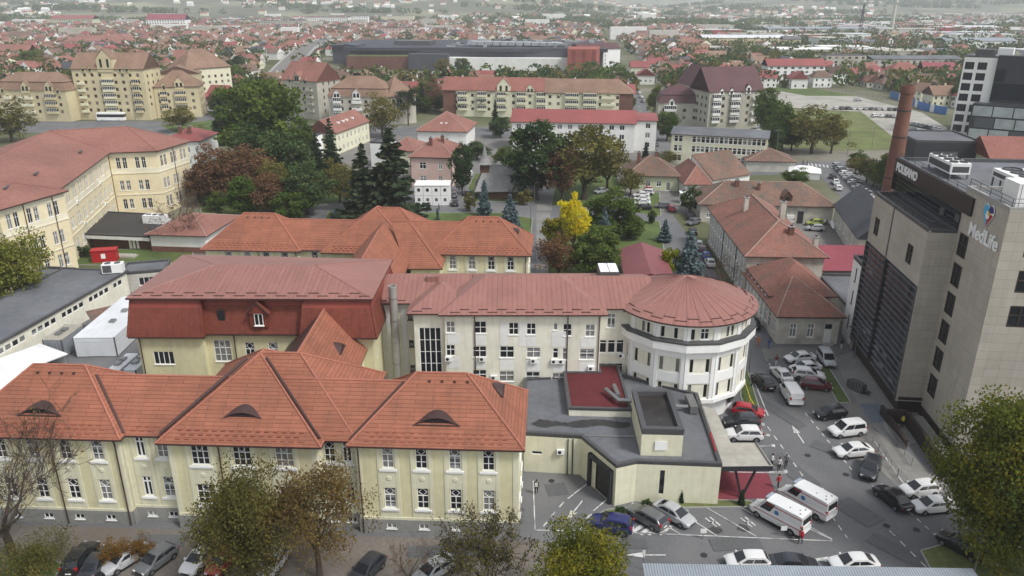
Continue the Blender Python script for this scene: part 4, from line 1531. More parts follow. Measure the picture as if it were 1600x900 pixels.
def left_block():
    t = thing('yellow_clinic_block', 'large three storey cream and yellow hospital with a wide faded red hip roof', 'hospital building', (0, 0))
    w = MB()
    Z = 15.7
    rows = (1.6, 6.2, 11.6)
    p = [(-90.3, 131), (-86.0, 144.2), (-88.0, 144.9), (-97.2, 184.4), (-86.6, 186.6), (-84.2, 199.5), (-104, 206), (-125, 190), (-112, 136)]

    def run(a, b, us):
        facade(w, t, a, b, 0, Z, [(u + s, z, .95, 2.5 if z < 10 else 2.7, YW) for u in us for s in (-.72, .72) for z in rows], sub=False)
    run(p[0], p[1], (2.4, 6.6, 11.0))
    facade(w, t, p[1], p[2], 0, Z)
    L = math.dist(p[2], p[3])
    run(p[2], p[3], [2.6 + 4.35 * i for i in range(int(L / 4.35))])
    run(p[3], p[4], (2.6, 6.9))
    run(p[4], p[5], (2.4, 6.6, 10.7))
    for i in range(5, 9):
        facade(w, t, p[i], p[(i + 1) % 9], 0, Z, [(3 + 4 * k, z, 1, 2.5, YW) for k in range(4) for z in rows] if i == 8 else ())
    for a, b in ((0, 1), (2, 3), (3, 4), (4, 5)):
        A, B = Vector(p[a]), Vector(p[b])
        e = (B - A).normalized()
        n = Vector((e.y, -e.x))
        for z0, z1, d in ((5.0, 5.25, .12), (10.3, 10.55, .12), (15.3, 15.6, .2)):
            w.prism([tuple(A + n * d), tuple(B + n * d), tuple(B), tuple(A)], z0, z1, 1)
        w.prism([tuple(A + n * .04), tuple(B + n * .04), tuple(B), tuple(A)], 10.55, 11.55, 1)
        w.prism([tuple(A + n * .04), tuple(B + n * .04), tuple(B), tuple(A)], 14.35, 15.4, 1)
    w.build('wall', [pm('warm_yellow_plaster', (.74, .65, .44), .9, .05, .8, big=.06), pm('pale_cream_plaster', (.76, .71, .55), .9, .05, .8)], t)
    r = MB()
    z, zr = Z + .05, 20.3
    E0 = [(-89.4, 130.0), (-85.2, 144.7), (-87.3, 145.4), (-96.3, 183.7), (-86.0, 185.9), (-83.3, 200.2), (-104, 207.4), (-127, 191), (-113, 135)]
    e = [(*q, z) for q in E0]
    ra, rb, rc = (-103.5, 150, zr), (-112.4, 188, zr), (-96.5, 194.5, zr)
    rn = (-98.2, 141, zr - 1.5)
    r.poly([e[0], e[1], rn], 0)
    r.poly([e[1], e[2], rn], 0)
    r.poly([e[2], e[3], rb, ra], 0)
    r.poly([e[2], ra, rn], 0)
    r.poly([e[3], e[4], rc, rb], 0)
    r.poly([e[4], e[5], rc], 0)
    r.poly([e[5], e[6], rb, rc], 0)
    r.poly([e[6], e[7], rb], 0)
    r.poly([e[7], e[8], ra, rb], 0)
    r.poly([e[8], e[0], rn, ra], 0)
    for i in range(9):
        a, b = e[i], e[(i + 1) % 9]
        r.poly([(*a[:2], z - .25), (*b[:2], z - .25), b, a], 1)
    r.poly([(*q, z - .25) for q in reversed(E0)], 1)
    for a, b in ((rb, rc), (ra, rb), (e[3], rb), (e[4], rc), (e[5], rc), (e[1], rn), (e[0], rn)):
        r.tube([a, b], .12, 5, 0)
    ro = r.build('roof', [M['worn2'], M['valley']], t)
    for x, y, zz in ((-94.3, 150.5, 17.9), (-93.5, 139.5, 17.6), (-99, 176, 17.5)):
        f = MB()
        f.obox((x, y, zz), (.25, .08), (-.35, 1.1), .1)
        f.build('roof_hatch', M['cap'], ro)
    for a, b, k in ((0, 1, .35), (0, 1, .8), (2, 3, .02), (2, 3, .98), (4, 5, .5)):
        A, B = Vector(p[a]), Vector(p[b])
        q = A.lerp(B, k)
        e_ = (B - A).normalized()
        f = MB()
        f.tube([(q.x + e_.y * .15, q.y - e_.x * .15, 0), (q.x + e_.y * .15, q.y - e_.x * .15, Z)], .08, 5)
        f.build('downpipe', M['valley'], t)
    for k, z_ in ((.28, 10.4), (.33, 5.3), (.73, 10.4), (.75, 5.2)):
        A, B = Vector(p[2]), Vector(p[3])
        q = A.lerp(B, k)
        ac_unit(t, q.x, q.y, z_, math.atan2(B.y - A.y, B.x - A.x))


M['worn2'] = pm('faded_pinkish_tile', (.285, .135, .108), .85, .1, .6, 'tile', (.6, .36), .82, .03, .35, big=.14, dirt=((.27, .12, .09), .4, .4))
left_block()
# low annexe on its right with the dark flat roof and the white shed
t = thing('flat_annexe', 'low annexe with a dark flat roof and white fascia before the yellow hospital', 'annexe', (0, 0))
q = [(-91.0, 157), (-76.4, 155), (-79, 172.5), (-95.5, 175.5)]
w = MB()
w.prism([(-90.4, 158.5), (-76.8, 156.5), (-79.3, 172), (-95.2, 175)], 0, 2.4, 0)
w.prism(q, 2.4, 3.3, 1)
w.build('wall', [M['wood'], M['whitewall']], t)
flat_roof(t, q, 3.33, .2, .25, 'wetfelt')
b = MB()
for i in range(4):
    b.box(-81.8 + .8 * i, -81.3 + .8 * i, 156.9, 157.15, .2, 2.3)
split_build(b, 'window', M['white'], t)
block('white_annexe', 'white single storey annexe with a red hip roof beside the lawn', 'annexe', (-76.2, 155.2), (-64.2, 154), 15, 4.0, 'whitewall', ('hip', 2.6, 'worn2', .8, {}),
      extra=lambda t, W, D, z, ro: (lambda b: (b.box(-.05, W + .05, -.06, .02, 0, 1.3), b.build('brick_base', M['brick'], t)))(MB()))
c = thing('roof_air_unit', 'white boxy air unit on the dark flat annexe roof', 'air unit', (-79.6, 166, 3.3), R(-10))
b = MB()
b.box(-2.4, 2.4, -1.2, 1.2, .1, 1.9, 0)
for i in (-1, 0, 1):
    b.lathe([(.55, 1.9), (.55, 2.0), (0, 2.0)], (i * 1.5, 0), 12, 1)
b.build('casing', [M['white'], M['cap']], c)

# low dark-roofed ward with the strip windows
A, B = at(-20, 545, 4.4), at(196, 424, 4.4)
A, B = Vector(A), Vector(B)
e = (B - A).normalized()
n = Vector((-e.y, e.x))
t = thing('low_ward', 'long low cream ward with a dark grey flat roof and strip windows', 'ward', (A.x, A.y, 0), math.atan2(e.y, e.x))
L, W_ = (B - A).length, 12.0
w = MB()
wins = []
for g0 in (2.2, 9.0, 15.8, 22.6, 29.4):
    wins += [(g0 + 1.45 * i, 2.55, 1.25, .95, dict(cols=1, tr=0, t=.09, sill=False)) for i in range(4)]
facade(w, t, (0, 0), (L, 0), 0, 4.3, wins)
facade(w, t, (L, 0), (L, W_), 0, 4.3, [(4, 1, 2, 1.5, dict(cols=2))])
facade(w, t, (L, W_), (0, W_), 0, 4.3)
facade(w, t, (0, W_), (0, 0), 0, 4.3)
for u in (1.3, 8.3, 15.1, 21.9, 28.7, L - .1):
    w.box(u - .12, u + .12, -.10, 0, 0, 3.9, 0)
w.build('wall', M['ivory'], t)
flat_roof(t, [(-.3, -.3), (L + .3, -.3), (L + .3, W_ + .3), (-.3, W_ + .3)], 4.35, .2, .3)
t2 = t
c = thing('roof_air_unit', 'white twin-fan air unit at the end of the long low ward roof', 'air unit', (*at(178, 424, 4.6), 4.4), R(12))
b = MB()
b.box(-1.7, 1.7, -.9, .9, .15, 1.75, 0)
b.box(-1.55, -.1, -.93, -.9, .3, 1.6, 1)
for i in (-1, 1):
    b.lathe([(.55, 1.75), (.55, 1.85), (0, 1.85)], (i * .8, 0), 12, 1)
b.build('casing', [M['white'], M['cap']], c)
block('grey_link_building', 'low grey roofed link building behind the long ward with white windows', 'annexe', at(190, 442, 2), at(262, 436, 2), 6, 3.6, 'stone', ('flat', 'felt'), front=[(4.2, 1.2, 2.6, 1.5, dict(cols=3, tr=0))])
block('brown_shed', 'low shed with slanting brown felt roof behind the left tree', 'shed', at(70, 455, 2.5), at(120, 430, 2.5), 6, 3.6, 'stone', ('flat', 'felt'))

# containers, tents and crates in the yard ------------------------------------------------


def container(label, P, Q, W, H, m, ribs=True):
    """container whose near long bottom edge runs P to Q"""
    P, Q = Vector(P), Vector(Q)
    L = (Q - P).length
    t = thing('yard_container', label, 'container', (P.x, P.y, 0), math.atan2(Q.y - P.y, Q.x - P.x), 'white and grey containers in the yard' if 'container' in label else None)
    b = MB()
    b.box(0, L, 0, W, .1, H, 0)
    b.box(-.04, L + .04, -.04, W + .04, H, H + .1, 1)
    b.box(-.03, L + .03, -.03, W + .03, 0, .12, 2)
    for x, y in ((0, 0), (L, 0), (0, W), (L, W)):
        b.box(x - .07, x + .07, y - .07, y + .07, 0, H + .11, 2)
    b.build('shell', [M[m], M['sheet'] if m != 'greysheet' else pm('dusty_container_roof', (.36, .34, .28), .8), M['cap']], t)
    d = MB()
    d.box(-.06, .0, W * .3, W * .7, .2, H - .3)
    d.build('door', M[m], t)
    d = MB()
    for k in (.35, .6):
        d.box(L * k - .5, L * k + .5, W * .4, W * .4 + .8, H + .1, H + .45)
    split_build(d, 'roof_fan', M['steel'], t)
    return t


P0 = at(118, 548, 0)
P1 = at(185, 556, 0)
container('large white refrigerated container block beside the dark red mansard building', (-59, 104), (-59.6, 121), 6, 3.1, 'sheet')
container('long grey shipping container with a dusty roof along the low ward', (-66.6, 103.5), (-66.4, 109.2), 2.8, 2.9, 'greysheet')
container('small pale container tucked against the yellow mansard wall', (-51.4, 94.2), (-51.2, 100.5), 1.7, 2.6, 'sheet')
container('narrow pale container beside the one at the yellow mansard wall', (-53.6, 94.0), (-53.4, 99.5), 1.7, 2.6, 'sheet')


def tent(label, x, y, rz, W, L, h, rise):
    t = thing('white_tent', label, 'tent', (x, y), rz, 'white tents in the yard')
    r = MB()
    hip(r, -W / 2, W / 2, -L / 2, L / 2, h, rise, .15, hl=.8, hr=.8, ax='y', mi=0, fm=0)
    r.build('tent_roof', M['membrane'], t)
    b = MB()
    for sx in (-1, 1):
        for sy in (-1, 0, 1):
            b.box(sx * W / 2 - .05, sx * W / 2 + .05, sy * L / 2 - .05, sy * L / 2 + .05, 0, h)
    split_build(b, 'tent_post', M['steel'], t)
    b = MB()
    b.box(-W / 2 + .06, W / 2 - .06, L / 2 - .04, L / 2, 0, h - .25)
    b.box(-W / 2, -W / 2 + .04, -L / 2, L / 2, 0, h - .25)
    b.build('tent_wall', M['membrane'], t)


tent('bright white peaked tent behind the front wing ridge, near the grey container', -68.6, 98.6, R(-30), 6.6, 6.8, 2.5, 1.3)
tent('white tent at the left frame edge, lower of the pair', -69.6, 91.0, R(-30), 6.6, 7.6, 2.5, 1.3)
tent('low white tent by the crossroad behind the old workshop', *at(1256, 276), R(70), 7, 9, 2.0, 1.4)
t = thing('lean_to_roof', 'brown sheet lean-to roof on posts against the low ward', 'shelter', (*at(166, 488, 2.8), 0), R(40))
b = MB()
b.poly([(-2.6, -1.8, 2.5), (2.6, -1.8, 2.5), (2.6, 1.8, 3.1), (-2.6, 1.8, 3.1)], 0)
b.poly([(-2.6, 1.8, 3.02), (2.6, 1.8, 3.02), (2.6, -1.8, 2.42), (-2.6, -1.8, 2.42)], 0)
for x in (-2.5, 2.5):
    b.box(x - .05, x + .05, -1.75, -1.65, 0, 2.45, 1)
b.build('shelter_roof', [M['oldtile'], M['darksteel']], t)
block('maroon_porch', 'small porch with a maroon lean-to roof at the mansard wall', 'porch', (-49.4, 87.4), (-46.1, 86.9), 6, 3.4, 'cream', ('hip', 1.4, 'redroof', .4, dict(ax='y')))
t = thing('red_kiosk', 'small bright red wooden kiosk on the lawn', 'kiosk', (*at(166, 408), 0), R(14))
b = MB()
b.box(-2.3, 2.3, -1.1, 1.1, .12, 2.5, 0)
b.box(-2.45, 2.45, -1.25, 1.25, 2.5, 2.62, 0)
b.box(-2.3, 2.3, -1.1, 1.1, 0, .12, 1)
b.box(-.5, .3, -1.13, -1.1, .9, 1.9, 2)
b.build('kiosk_body', [M['redpaint'], M['kerb'], M['white']], t)
t = thing('stone_slab', 'grey concrete slab cover on the lawn by the red kiosk', 'slab', (*at(197, 402), 0), R(-3))
b = MB()
b.box(-2.2, 2.2, -.9, .9, 0, .45)
b.box(-1.9, 1.9, -.7, .7, .45, .6)
b.build('slab', M['canopy'], t)
# ================================================================== park buildings and the streets beyond
AW = dict(cols=2, tr=0, t=.1, sill=False)
BW = dict(cols=2, tr=0, t=.12, fm='wood', gm='glass', sill=False)
block('pink_villa', 'pale pink two storey villa with a hipped red roof behind the white cabins', 'villa', (-28.8, 216), (-17.0, 214.5), 18, 8.6, 'pink', ('hip', 4.2, 'worn2', .6, {}),
      front=[(u, z, w_, 1.9, OW) for z in (1.3, 5.2) for u, w_ in ((3.6, 1.9), (8.6, 1.1))], right=[(u, z, 1.1, 1.9, OW) for z in (1.3, 5.2) for u in (4, 9, 14)],
      extra=lambda t, W, D, z, ro: (chim(ro, 5, 5, z + 1.5, z + 4.6), chim(ro, 8, 7, z + 2, z + 5), [downpipe(t, x, 0, 0, z) for x in (.1, W)]))
t = thing('cabin_stack', 'two storey stack of white site cabins standing before the pink villa', 'site cabin', (-25.2, 194.6))
b = MB()
for i in range(4):
    for j in range(2):
        b.box(i * 2.25 + .03, i * 2.25 + 2.2, 0, 6, j * 2.55, j * 2.55 + 2.48, 0)
b.box(-.1, 9.1, -.1, 6.1, 5.08, 5.3, 1)
b.build('cabin', [M['white'], M['whitewall']], t)
b = MB()
for i in range(4):
    for j in range(2):
        b.box(i * 2.25 + .75, i * 2.25 + 1.45, -.03, .03, j * 2.55 + 1.1, j * 2.55 + 1.9, 0 if j else 1)
split_build(b, 'window', [M['glass'], M['cap']], t)
block('cream_villa', 'cream villa with a broad red pyramid roof and two roof lights', 'villa', (-33.8, 277), (-16.4, 275), 20, 6.2, 'whitewall', ('hip', 5.6, 'worn2', .8, {}), front=[(u, 1.6, 1.2, 2.2, AW) for u in (8, 10.6)],
      extra=lambda t, W, D, z, ro: [(lambda b: (b.box(x - .4, x + .4, 3.2, 4.2, z + 2.15, z + 2.5), b.build('roof_light', M['white'], ro)))(MB()) for x in (8, 9.8)])
block('cream_school_house', 'cream house with a red gabled roof and white roof lights near the big green tree', 'house', (-60.2, 264), (-53.8, 292), 11, 7.4, 'cream', ('gable', 4.2, 'worn2', .5, {}), front=[(2.5 + 3.4 * i, z, 1, 1.8, AW) for i in range(8) for z in (1, 4.4)],
      extra=lambda t, W, D, z, ro: [(lambda b: (b.box(x - .5, x + .5, 2.2, 3.3, z + 2.0, z + 2.6), b.build('roof_light', M['white'], ro)))(MB()) for x in (8, 12, 15, 20)])
block('white_stair_house', 'small white flat-roofed stair house beside the cream house', 'house', (-71.5, 258), (-65.5, 257), 6, 7.5, 'white', ('flat', 'cap'))
block('white_cube_house', 'white flat-roofed cube house left of the tall spruces', 'house', (-44.8, 243), (-39.0, 242), 8, 7.8, 'white', ('flat', 'cap'))
block('brown_roof_house', 'house with a low brownish red roof hidden among the park trees', 'house', (-37.2, 232), (-29.5, 231), 14, 7.4, 'cream', ('hip', 3, 'worn2', .6, {}))
block('small_red_house', 'white house with a red roof and brick chimneys beside the big yellow hospital', 'house', at(262, 262, 0), at(316, 262, 0), 16, 8.5, 'whitewall', ('hip', 3.2, 'redroof', .6, {}), front=[(2 + 2.7 * i, z, 1, 1.6, AW) for i in range(5) for z in (1.2, 4.9)],
      extra=lambda t, W, D, z, ro: (chim(ro, 4, 4, z + 1, z + 4), chim(ro, 7, 4, z + 1, z + 4)))
# wooden church
t = thing('wooden_church', 'small wooden church with a grey shingle roof and a slim steeple', 'church', (-9.6, 200), R(2))
w = MB()
w.box(.8, 13.8, .6, 9, 0, 2.6, 0)
w.box(1.2, 3.6, 3.4, 5.8, 2.6, 9.0, 0)
for z in (.8, 1.6):
    w.box(.7, 13.9, .5, .6, z, z + .08, 0)
w.build('wall', M['wood'], t)
r = MB()
hip(r, .8, 13.8, .6, 9, 2.5, 5.6, 1.1, hl=.5, hr=.8, mi=0, fm=0)
hip(r, 9.6, 17.2, 1.6, 8, 2.4, 4.2, .7, hl=0, hr=1, mi=0, fm=0)
r.build('roof', M['shingle'], t)
s = MB()
s.lathe([(2.25, 8.9), (1.7, 9.3), (.85, 10.6), (.45, 12.2), (.07, 14.6), (0, 14.7)], (2.4, 4.6), 8, 0)
s.box(2.34, 2.46, 4.54, 4.66, 14.5, 15.7, 0)
s.box(2.05, 2.75, 4.56, 4.64, 15.1, 15.22, 0)
s.box(1.1, 3.7, 3.3, 5.9, 7.6, 7.8, 1)
s.build('steeple', [M['shingle'], M['wood']], t)

block('red_roof_school', 'long white building with a bright red sheet roof across the park', 'school', (0, 273), (42.5, 268), 15, 10, 'whitewall', ('gable', 3.6, 'redroof', .6, dict(hr=0)), front=[(2.4 + 3.6 * i, z, 1.7, 1.7, AW) for i in range(11) for z in (1.2, 4.5, 7.7)])
block('red_roof_school_end', 'white gabled end block of the long red roofed building by the street', 'school', (41.6, 272), (50.5, 271), 20, 10.6, 'whitewall', ('gable', 1.0, 'redroof', .5, {}), front=[(6.0, z, 1.7, 1.8, AW) for z in (1.3, 4.6, 7.9)])
block('office_school', 'long pale office block with three rows of white framed windows and grey roof', 'office building', (51.6, 249.5), (79.6, 240), 15, 9.6, 'cream', ('gable', 1.4, 'felt', .5, {}), front=[(1.5 + 1.42 * i, z, 1.22, 2.0, dict(cols=1, tr=.6, t=.1)) for i in range(20) if i not in (2, 3) for z in (1.0, 4.1, 7.2)], left=[])


def apart(gables=(), bal=(), wm='yelapt', rm='browntile', glazed=True):
    def ex(t, W, D, z, ro):
        for u, w_, h in gables:
            dormer(t, u, -.35, z - 1.2, w_, h, 6, wm, rm)
        for u, zz, w_ in bal:
            balcony(t, u, zz, w_, m=wm if wm != 'yelapt' or int(u + zz) % 3 else 'cream', glazed=glazed and (int(u * 7 + zz) % 3 != 0))
    return ex


def dwin(n, u0, du, z0, fl, skip=()):
    return [(u0 + du * i, z0 + 3.0 * f, 1.25, 1.35, BW) for i in range(n) if i not in skip for f in range(fl)]


block('ochre_apartment_tower', 'tallest ochre apartment block with a stepped gable front and brown roof, behind the bus', 'apartment block', (-192.6, 347.5), (-160.5, 346), 15, 21.8, 'yelapt', ('gable', 6.5, 'browntile', .4, {}), front=dwin(9, 2.2, 3.4, 3.6, 6, (4,)), right=dwin(3, 3, 4.5, 6, 5),
      extra=apart([(15.5, 7, 5.5), (5.5, 1.8, 1.5), (8.5, 1.8, 1.5), (22, 1.8, 1.5), (25, 1.8, 1.5)], [(3.5, 3.2 + 3 * f, 3) for f in range(5)] + [(28, 3.2 + 3 * f, 3) for f in range(5)] + [(15.6, 3.2 + 3 * f, 5) for f in range(5)]))
block('ochre_apartment_block', 'lower ochre apartment block with brown mansard at the left, glazed balconies', 'apartment block', (-226.5, 345), (-193.2, 341), 15, 13.2, 'yelapt', ('mansard', 3.4, 1.4, 3.6, 'browntile'), front=dwin(9, 2.2, 3.5, 3.6, 3), extra=apart([(4, 2, 1.6), (15, 4, 3), (26, 4, 3), (30, 1.8, 1.5)], [(14.6, 3.4 + 3 * f, 6) for f in range(3)] + [(26, 3.4 + 3 * f, 5) for f in range(3)] + [(6, 3.4 + 3 * f, 3) for f in range(3)]))
block('ochre_apartment_block', 'ochre apartment block with a half hipped brown roof right of the tallest one', 'apartment block', (-160, 352), (-141.5, 356), 15, 13.6, 'yelapt', ('hip', 6.6, 'browntile', .5, {}), front=dwin(5, 2.2, 3.5, 3.6, 3), right=dwin(3, 3, 4, 3.6, 3), extra=apart([(4.5, 2, 2), (11, 4, 3)], [(11, 3.4 + 3 * f, 5) for f in range(3)] + [(4, 3.4 + 3 * f, 3) for f in range(3)]))
block('ochre_gable_house', 'plain ochre end building with few small windows near the roundabout', 'apartment block', (-177, 394), (-157.5, 399), 16, 15.5, 'yelapt', ('gable', 3.8, 'browntile', .3, dict(ax='y')), front=[(8.5, 3 + 3.3 * f, 1.4, 1.5, BW) for f in range(4)])
block('cream_corner_block', 'tall cream corner block with a big pale brown hip roof and dark red bays', 'apartment block', (-166, 404), (-150, 424), 17, 17, 'cream', ('hip', 9.0, 'browntile', .6, {}), front=dwin(7, 2, 3.6, 3, 4), left=dwin(4, 3, 4, 3, 4))
block('stone_grey_tower_block', 'pale grey apartment block with a steep gable and red-brown roof by the viaduct', 'apartment block', (-104, 357), (-85.5, 346), 15, 16.5, 'greyapt', ('gable', 7.5, 'worn2', .4, {}), front=dwin(6, 2.5, 3.7, 3.4, 4), right=[(4 + 3.5 * i, 2.6 + 3 * f, .9, 1.6, BW) for i in range(3) for f in range(5)], extra=apart([(10, 3, 3.2), (5.5, 1.8, 1.5), (15, 1.8, 1.5)], [(4.5, 3.2 + 3 * f, 4) for f in range(4)] + [(17, 3.2 + 3 * f, 4) for f in range(4)], 'greyapt', 'worn2', False))
block('brown_mansard_block', 'beige apartment block with a wide brown mansard roof behind the pines', 'apartment block', (-78, 333), (-52, 330), 15, 11.8, 'greyapt', ('mansard', 3.2, 1.3, 4.6, 'browntile'), front=dwin(7, 2.4, 3.5, 3.0, 3), extra=apart([(4, 3, 2.4), (12.5, 3.4, 2.6)], [(4, 3 + 3 * f, 3.4) for f in range(3)] + [(12.5, 3 + 3 * f, 4) for f in range(3)], 'whitewall', 'browntile'))
block('brown_mansard_corner', 'beige corner block with a tall half cone brown roof, right of the mansard block', 'apartment block', (-51.8, 331), (-41.5, 338), 14, 11.8, 'greyapt', ('hip', 7.8, 'browntile', .5, {}), front=dwin(3, 2, 3.4, 3, 3))
block('orange_roof_block', 'long cream apartment block with bright orange-red roofs and a brick end wall', 'apartment block', (-31.5, 359), (14.5, 353), 14, 11.6, 'cream', ('gable', 5.4, 'orangeroof', .5, dict(hl=1)), front=dwin(12, 2.4, 3.75, 2.8, 3), left=[], extra=lambda t, W, D, z, ro: (apart([(28, 6, 3.6), (16, 1.6, .7), (22, 1.6, .7), (40, 3.5, 2.4)], [(9 + 9 * i, 2.8 + 3 * f, 4.2) for i in range(5) for f in range(3)], 'cream', 'orangeroof')(t, W, D, z, ro), (lambda b: (b.box(-.06, .6, -.05, D, 0, z - .1), b.box(-.05, 6, -.08, .02, 0, z - .1), b.build('brick_wall', M['brick'], t)))(MB())))
block('brown_roof_block', 'long cream apartment block with a pale brown roof and a brick end by the street', 'apartment block', (14.8, 352), (53.5, 347), 15, 11.2, 'cream', ('hip', 5.6, 'browntile', .5, dict(hl=0, hr=.9)), front=dwin(10, 2.2, 3.75, 2.8, 3), right=[], extra=lambda t, W, D, z, ro: (apart([(7, 1.8, .8), (15, 1.8, .8), (19, 1.8, .8), (28, 1.8, .8)], [(12 + 8 * i, 2.8 + 3 * f, 6) for i in range(3) for f in range(3)], 'cream', 'browntile')(t, W, D, z, ro), (lambda b: (b.box(W - 6, W + .06, -.08, .02, 0, z - .1), b.build('brick_wall', M['brick'], t)))(MB())))
block('purple_gable_block', 'tall grey apartment block with a steep purple-brown roof at the street corner', 'apartment block', (79.5, 316.5), (102.5, 322), 17, 15.4, 'greyapt', ('gable', 9.0, 'purple', .5, dict(hr=.55)), front=dwin(6, 2.6, 3.7, 3.0, 4), left=dwin(4, 3, 3.8, 3, 4), extra=apart([(17, 2.2, 2.6), (5.2, 2.2, 1.4), (9.5, 2.2, 1.4)], [(3.2, 3 + 3 * f, 3.4) for f in range(4)] + [(11.5, 3 + 3 * f, 4) for f in range(4)] + [(20.6, 3 + 3 * f, 3) for f in range(4)], 'whitewall', 'purple'))
block('purple_roof_block', 'lower grey apartment block with a purple-brown hip roof and glazed bay', 'apartment block', (61.5, 329), (79, 327), 15, 9.6, 'greyapt', ('mansard', 3.2, 1.2, 3.6, 'purple'), front=dwin(4, 2.5, 4.2, 3, 2), left=[], extra=apart([(5.5, 2.2, 2)], [(5, 3.2, 5), (5, 6.2, 5)], 'whitewall', 'purple'))
block('grey_gable_block', 'grey apartment block with a long sloping gable wall behind the purple roofs', 'apartment block', (80, 336), (92, 338), 26, 15, 'greyapt', ('gable', 8, 'purple', .4, dict(ax='y')), left=dwin(5, 3, 4.6, 3, 4))
block('white_balcony_block', 'white four storey apartment block with grey pitched roof behind the street trees', 'apartment block', at(905, 106, 0), at(968, 104, 0), 18, 14, 'white', ('gable', 4, 'purple', .6, {}), front=dwin(6, 2.5, 4, 2, 4), extra=apart([], [(7, 2 + 3 * f, 5) for f in range(4)] + [(20, 2 + 3 * f, 4) for f in range(4)], 'whitewall', 'purple', False))
for i, (px, py, q, wd, lab) in enumerate(((995, 132, 'whitewall', 11, 'white house with red roof and a gallery beside the narrow street'), (985, 118, 'cream', 13, 'red roofed house behind the gallery house'), (1012, 112, 'whitewall', 15, 'long red roofed house near the white balcony block'), (1035, 125, 'cream', 12, 'low red roofed house next to the purple roofs'))):
    A = at(px, py, 0)
    block('red_roof_house', lab, 'house', A, (A[0] + wd, A[1] - 1), 10, 5.6, q, ('gable', 4, 'redroof', .5, dict(ax='y') if i == 0 else {}), front=[(2.4 + 3 * k, 1.6, 1.3, 1.4, AW) for k in range(3)])
for i, (px, py, wd, dp, rm, lab) in enumerate(((1150, 112, 14, 10, 'browntile', 'house with a brown hip roof behind the grey gable block'), (1142, 98, 12, 10, 'greyroof', 'grey roofed house near the rough field'), (1170, 122, 9, 12, 'browntile', 'pale gable house at the field edge'))):
    A = at(px + 30, py + 6, 0)
    block('field_house', lab, 'house', A, (A[0] + wd, A[1] - 2), dp, 5, 'stone', ('hip', 3.6, rm, .5, {}), front=[(2.4 + 3 * k, 1.6, 1.3, 1.4, AW) for k in range(3)])

# shopping centre -------------------------------------------------------------
t = thing('shopping_centre', 'huge dark grey flat roofed shopping centre with roof plant and a brick corner tower', 'shopping centre', (-128, 606), R(-6))
t.scale = (.83, 1, 1)
w = MB()
w.box(0, 236, 20, 150, 0, 13.5, 0)
w.box(-34, 0, 60, 150, 0, 13.6, 0)
w.box(0, 92, 8, 20, 0, 9.5, 1)
w.box(92, 222, 10, 20, 0, 9.0, 2)
w.box(60, 96, 2, 12, 0, 12, 0)
w.prism([(-14, 40), (4, 20), (4, 50), (-10, 60)], 0, 17, 0)
w.build('wall', [M['charcoal2'] if 'charcoal2' in M else pm('slate_panel', (.075, .08, .095), .6, .08, 1., 'panel', (6, 3), .85, .03, .1), M['brick'], M['whitewall']], t)
b = MB()
x = 0
for i in range(30):
    x = -6 + i * 8.2
    y = 18 - 2.5 * math.sin(i * .45)
    y2 = 18 - 2.5 * math.sin((i + 1) * .45)
    b.prism([(x, y), (x + 8.2, y2), (x + 8.2, 24), (x, 24)], 13.2, 15.6)
b.box(-4, 238, 24, 152, 13.5, 15.2)
b.box(-36, -4, 58, 152, 13.6, 15.1)
b.build('roof', [pm('graphite_roof', (.055, .06, .072), .7, .15, 1.)], t)
b = MB()
rr = random.Random(5)
for i in range(90):
    x, y = rr.uniform(90, 230), rr.uniform(35, 140)
    sx, sy, h = rr.uniform(1, 5), rr.uniform(1, 4), rr.uniform(.8, 2.6)
    b.box(x - sx, x + sx, y - sy, y + sy, 15.2, 15.2 + h, rr.choice((0, 0, 1, 2)))
for i in range(12):
    b.box(108 + i * 7.5, 114.5 + i * 7.5, 48, 62, 16, 19 - .08 * i, 1)
b.box(30, 66, 60, 84, 15, 18.5, 2)
b.build('roof_plant', [M['steel'], pm('pale_glass_roof', (.34, .37, .39), .3, .1, 1.), M['cap']], t)
b = MB()
b.prism([(205, -14), (230, -14), (233, 20), (205, 20)], 0, 17.2, 0)
for i in range(3):
    b.box(209 + i * 8.5, 212 + i * 8.5, -14.15, -14, 1, 16.4, 1)
b.build('brick_tower', [pm('brick_red_panel', (.33, .10, .075), .85, .1, 1., 'panel', (3, 4.2), .8, .03, .1), pm('deep_brick_panel', (.22, .06, .05), .8)], t)
b = MB()
b.box(0, 60, 8.5, 19, 9.5, 10.2)
b.build('roof_garden', M['drygrass'], t)

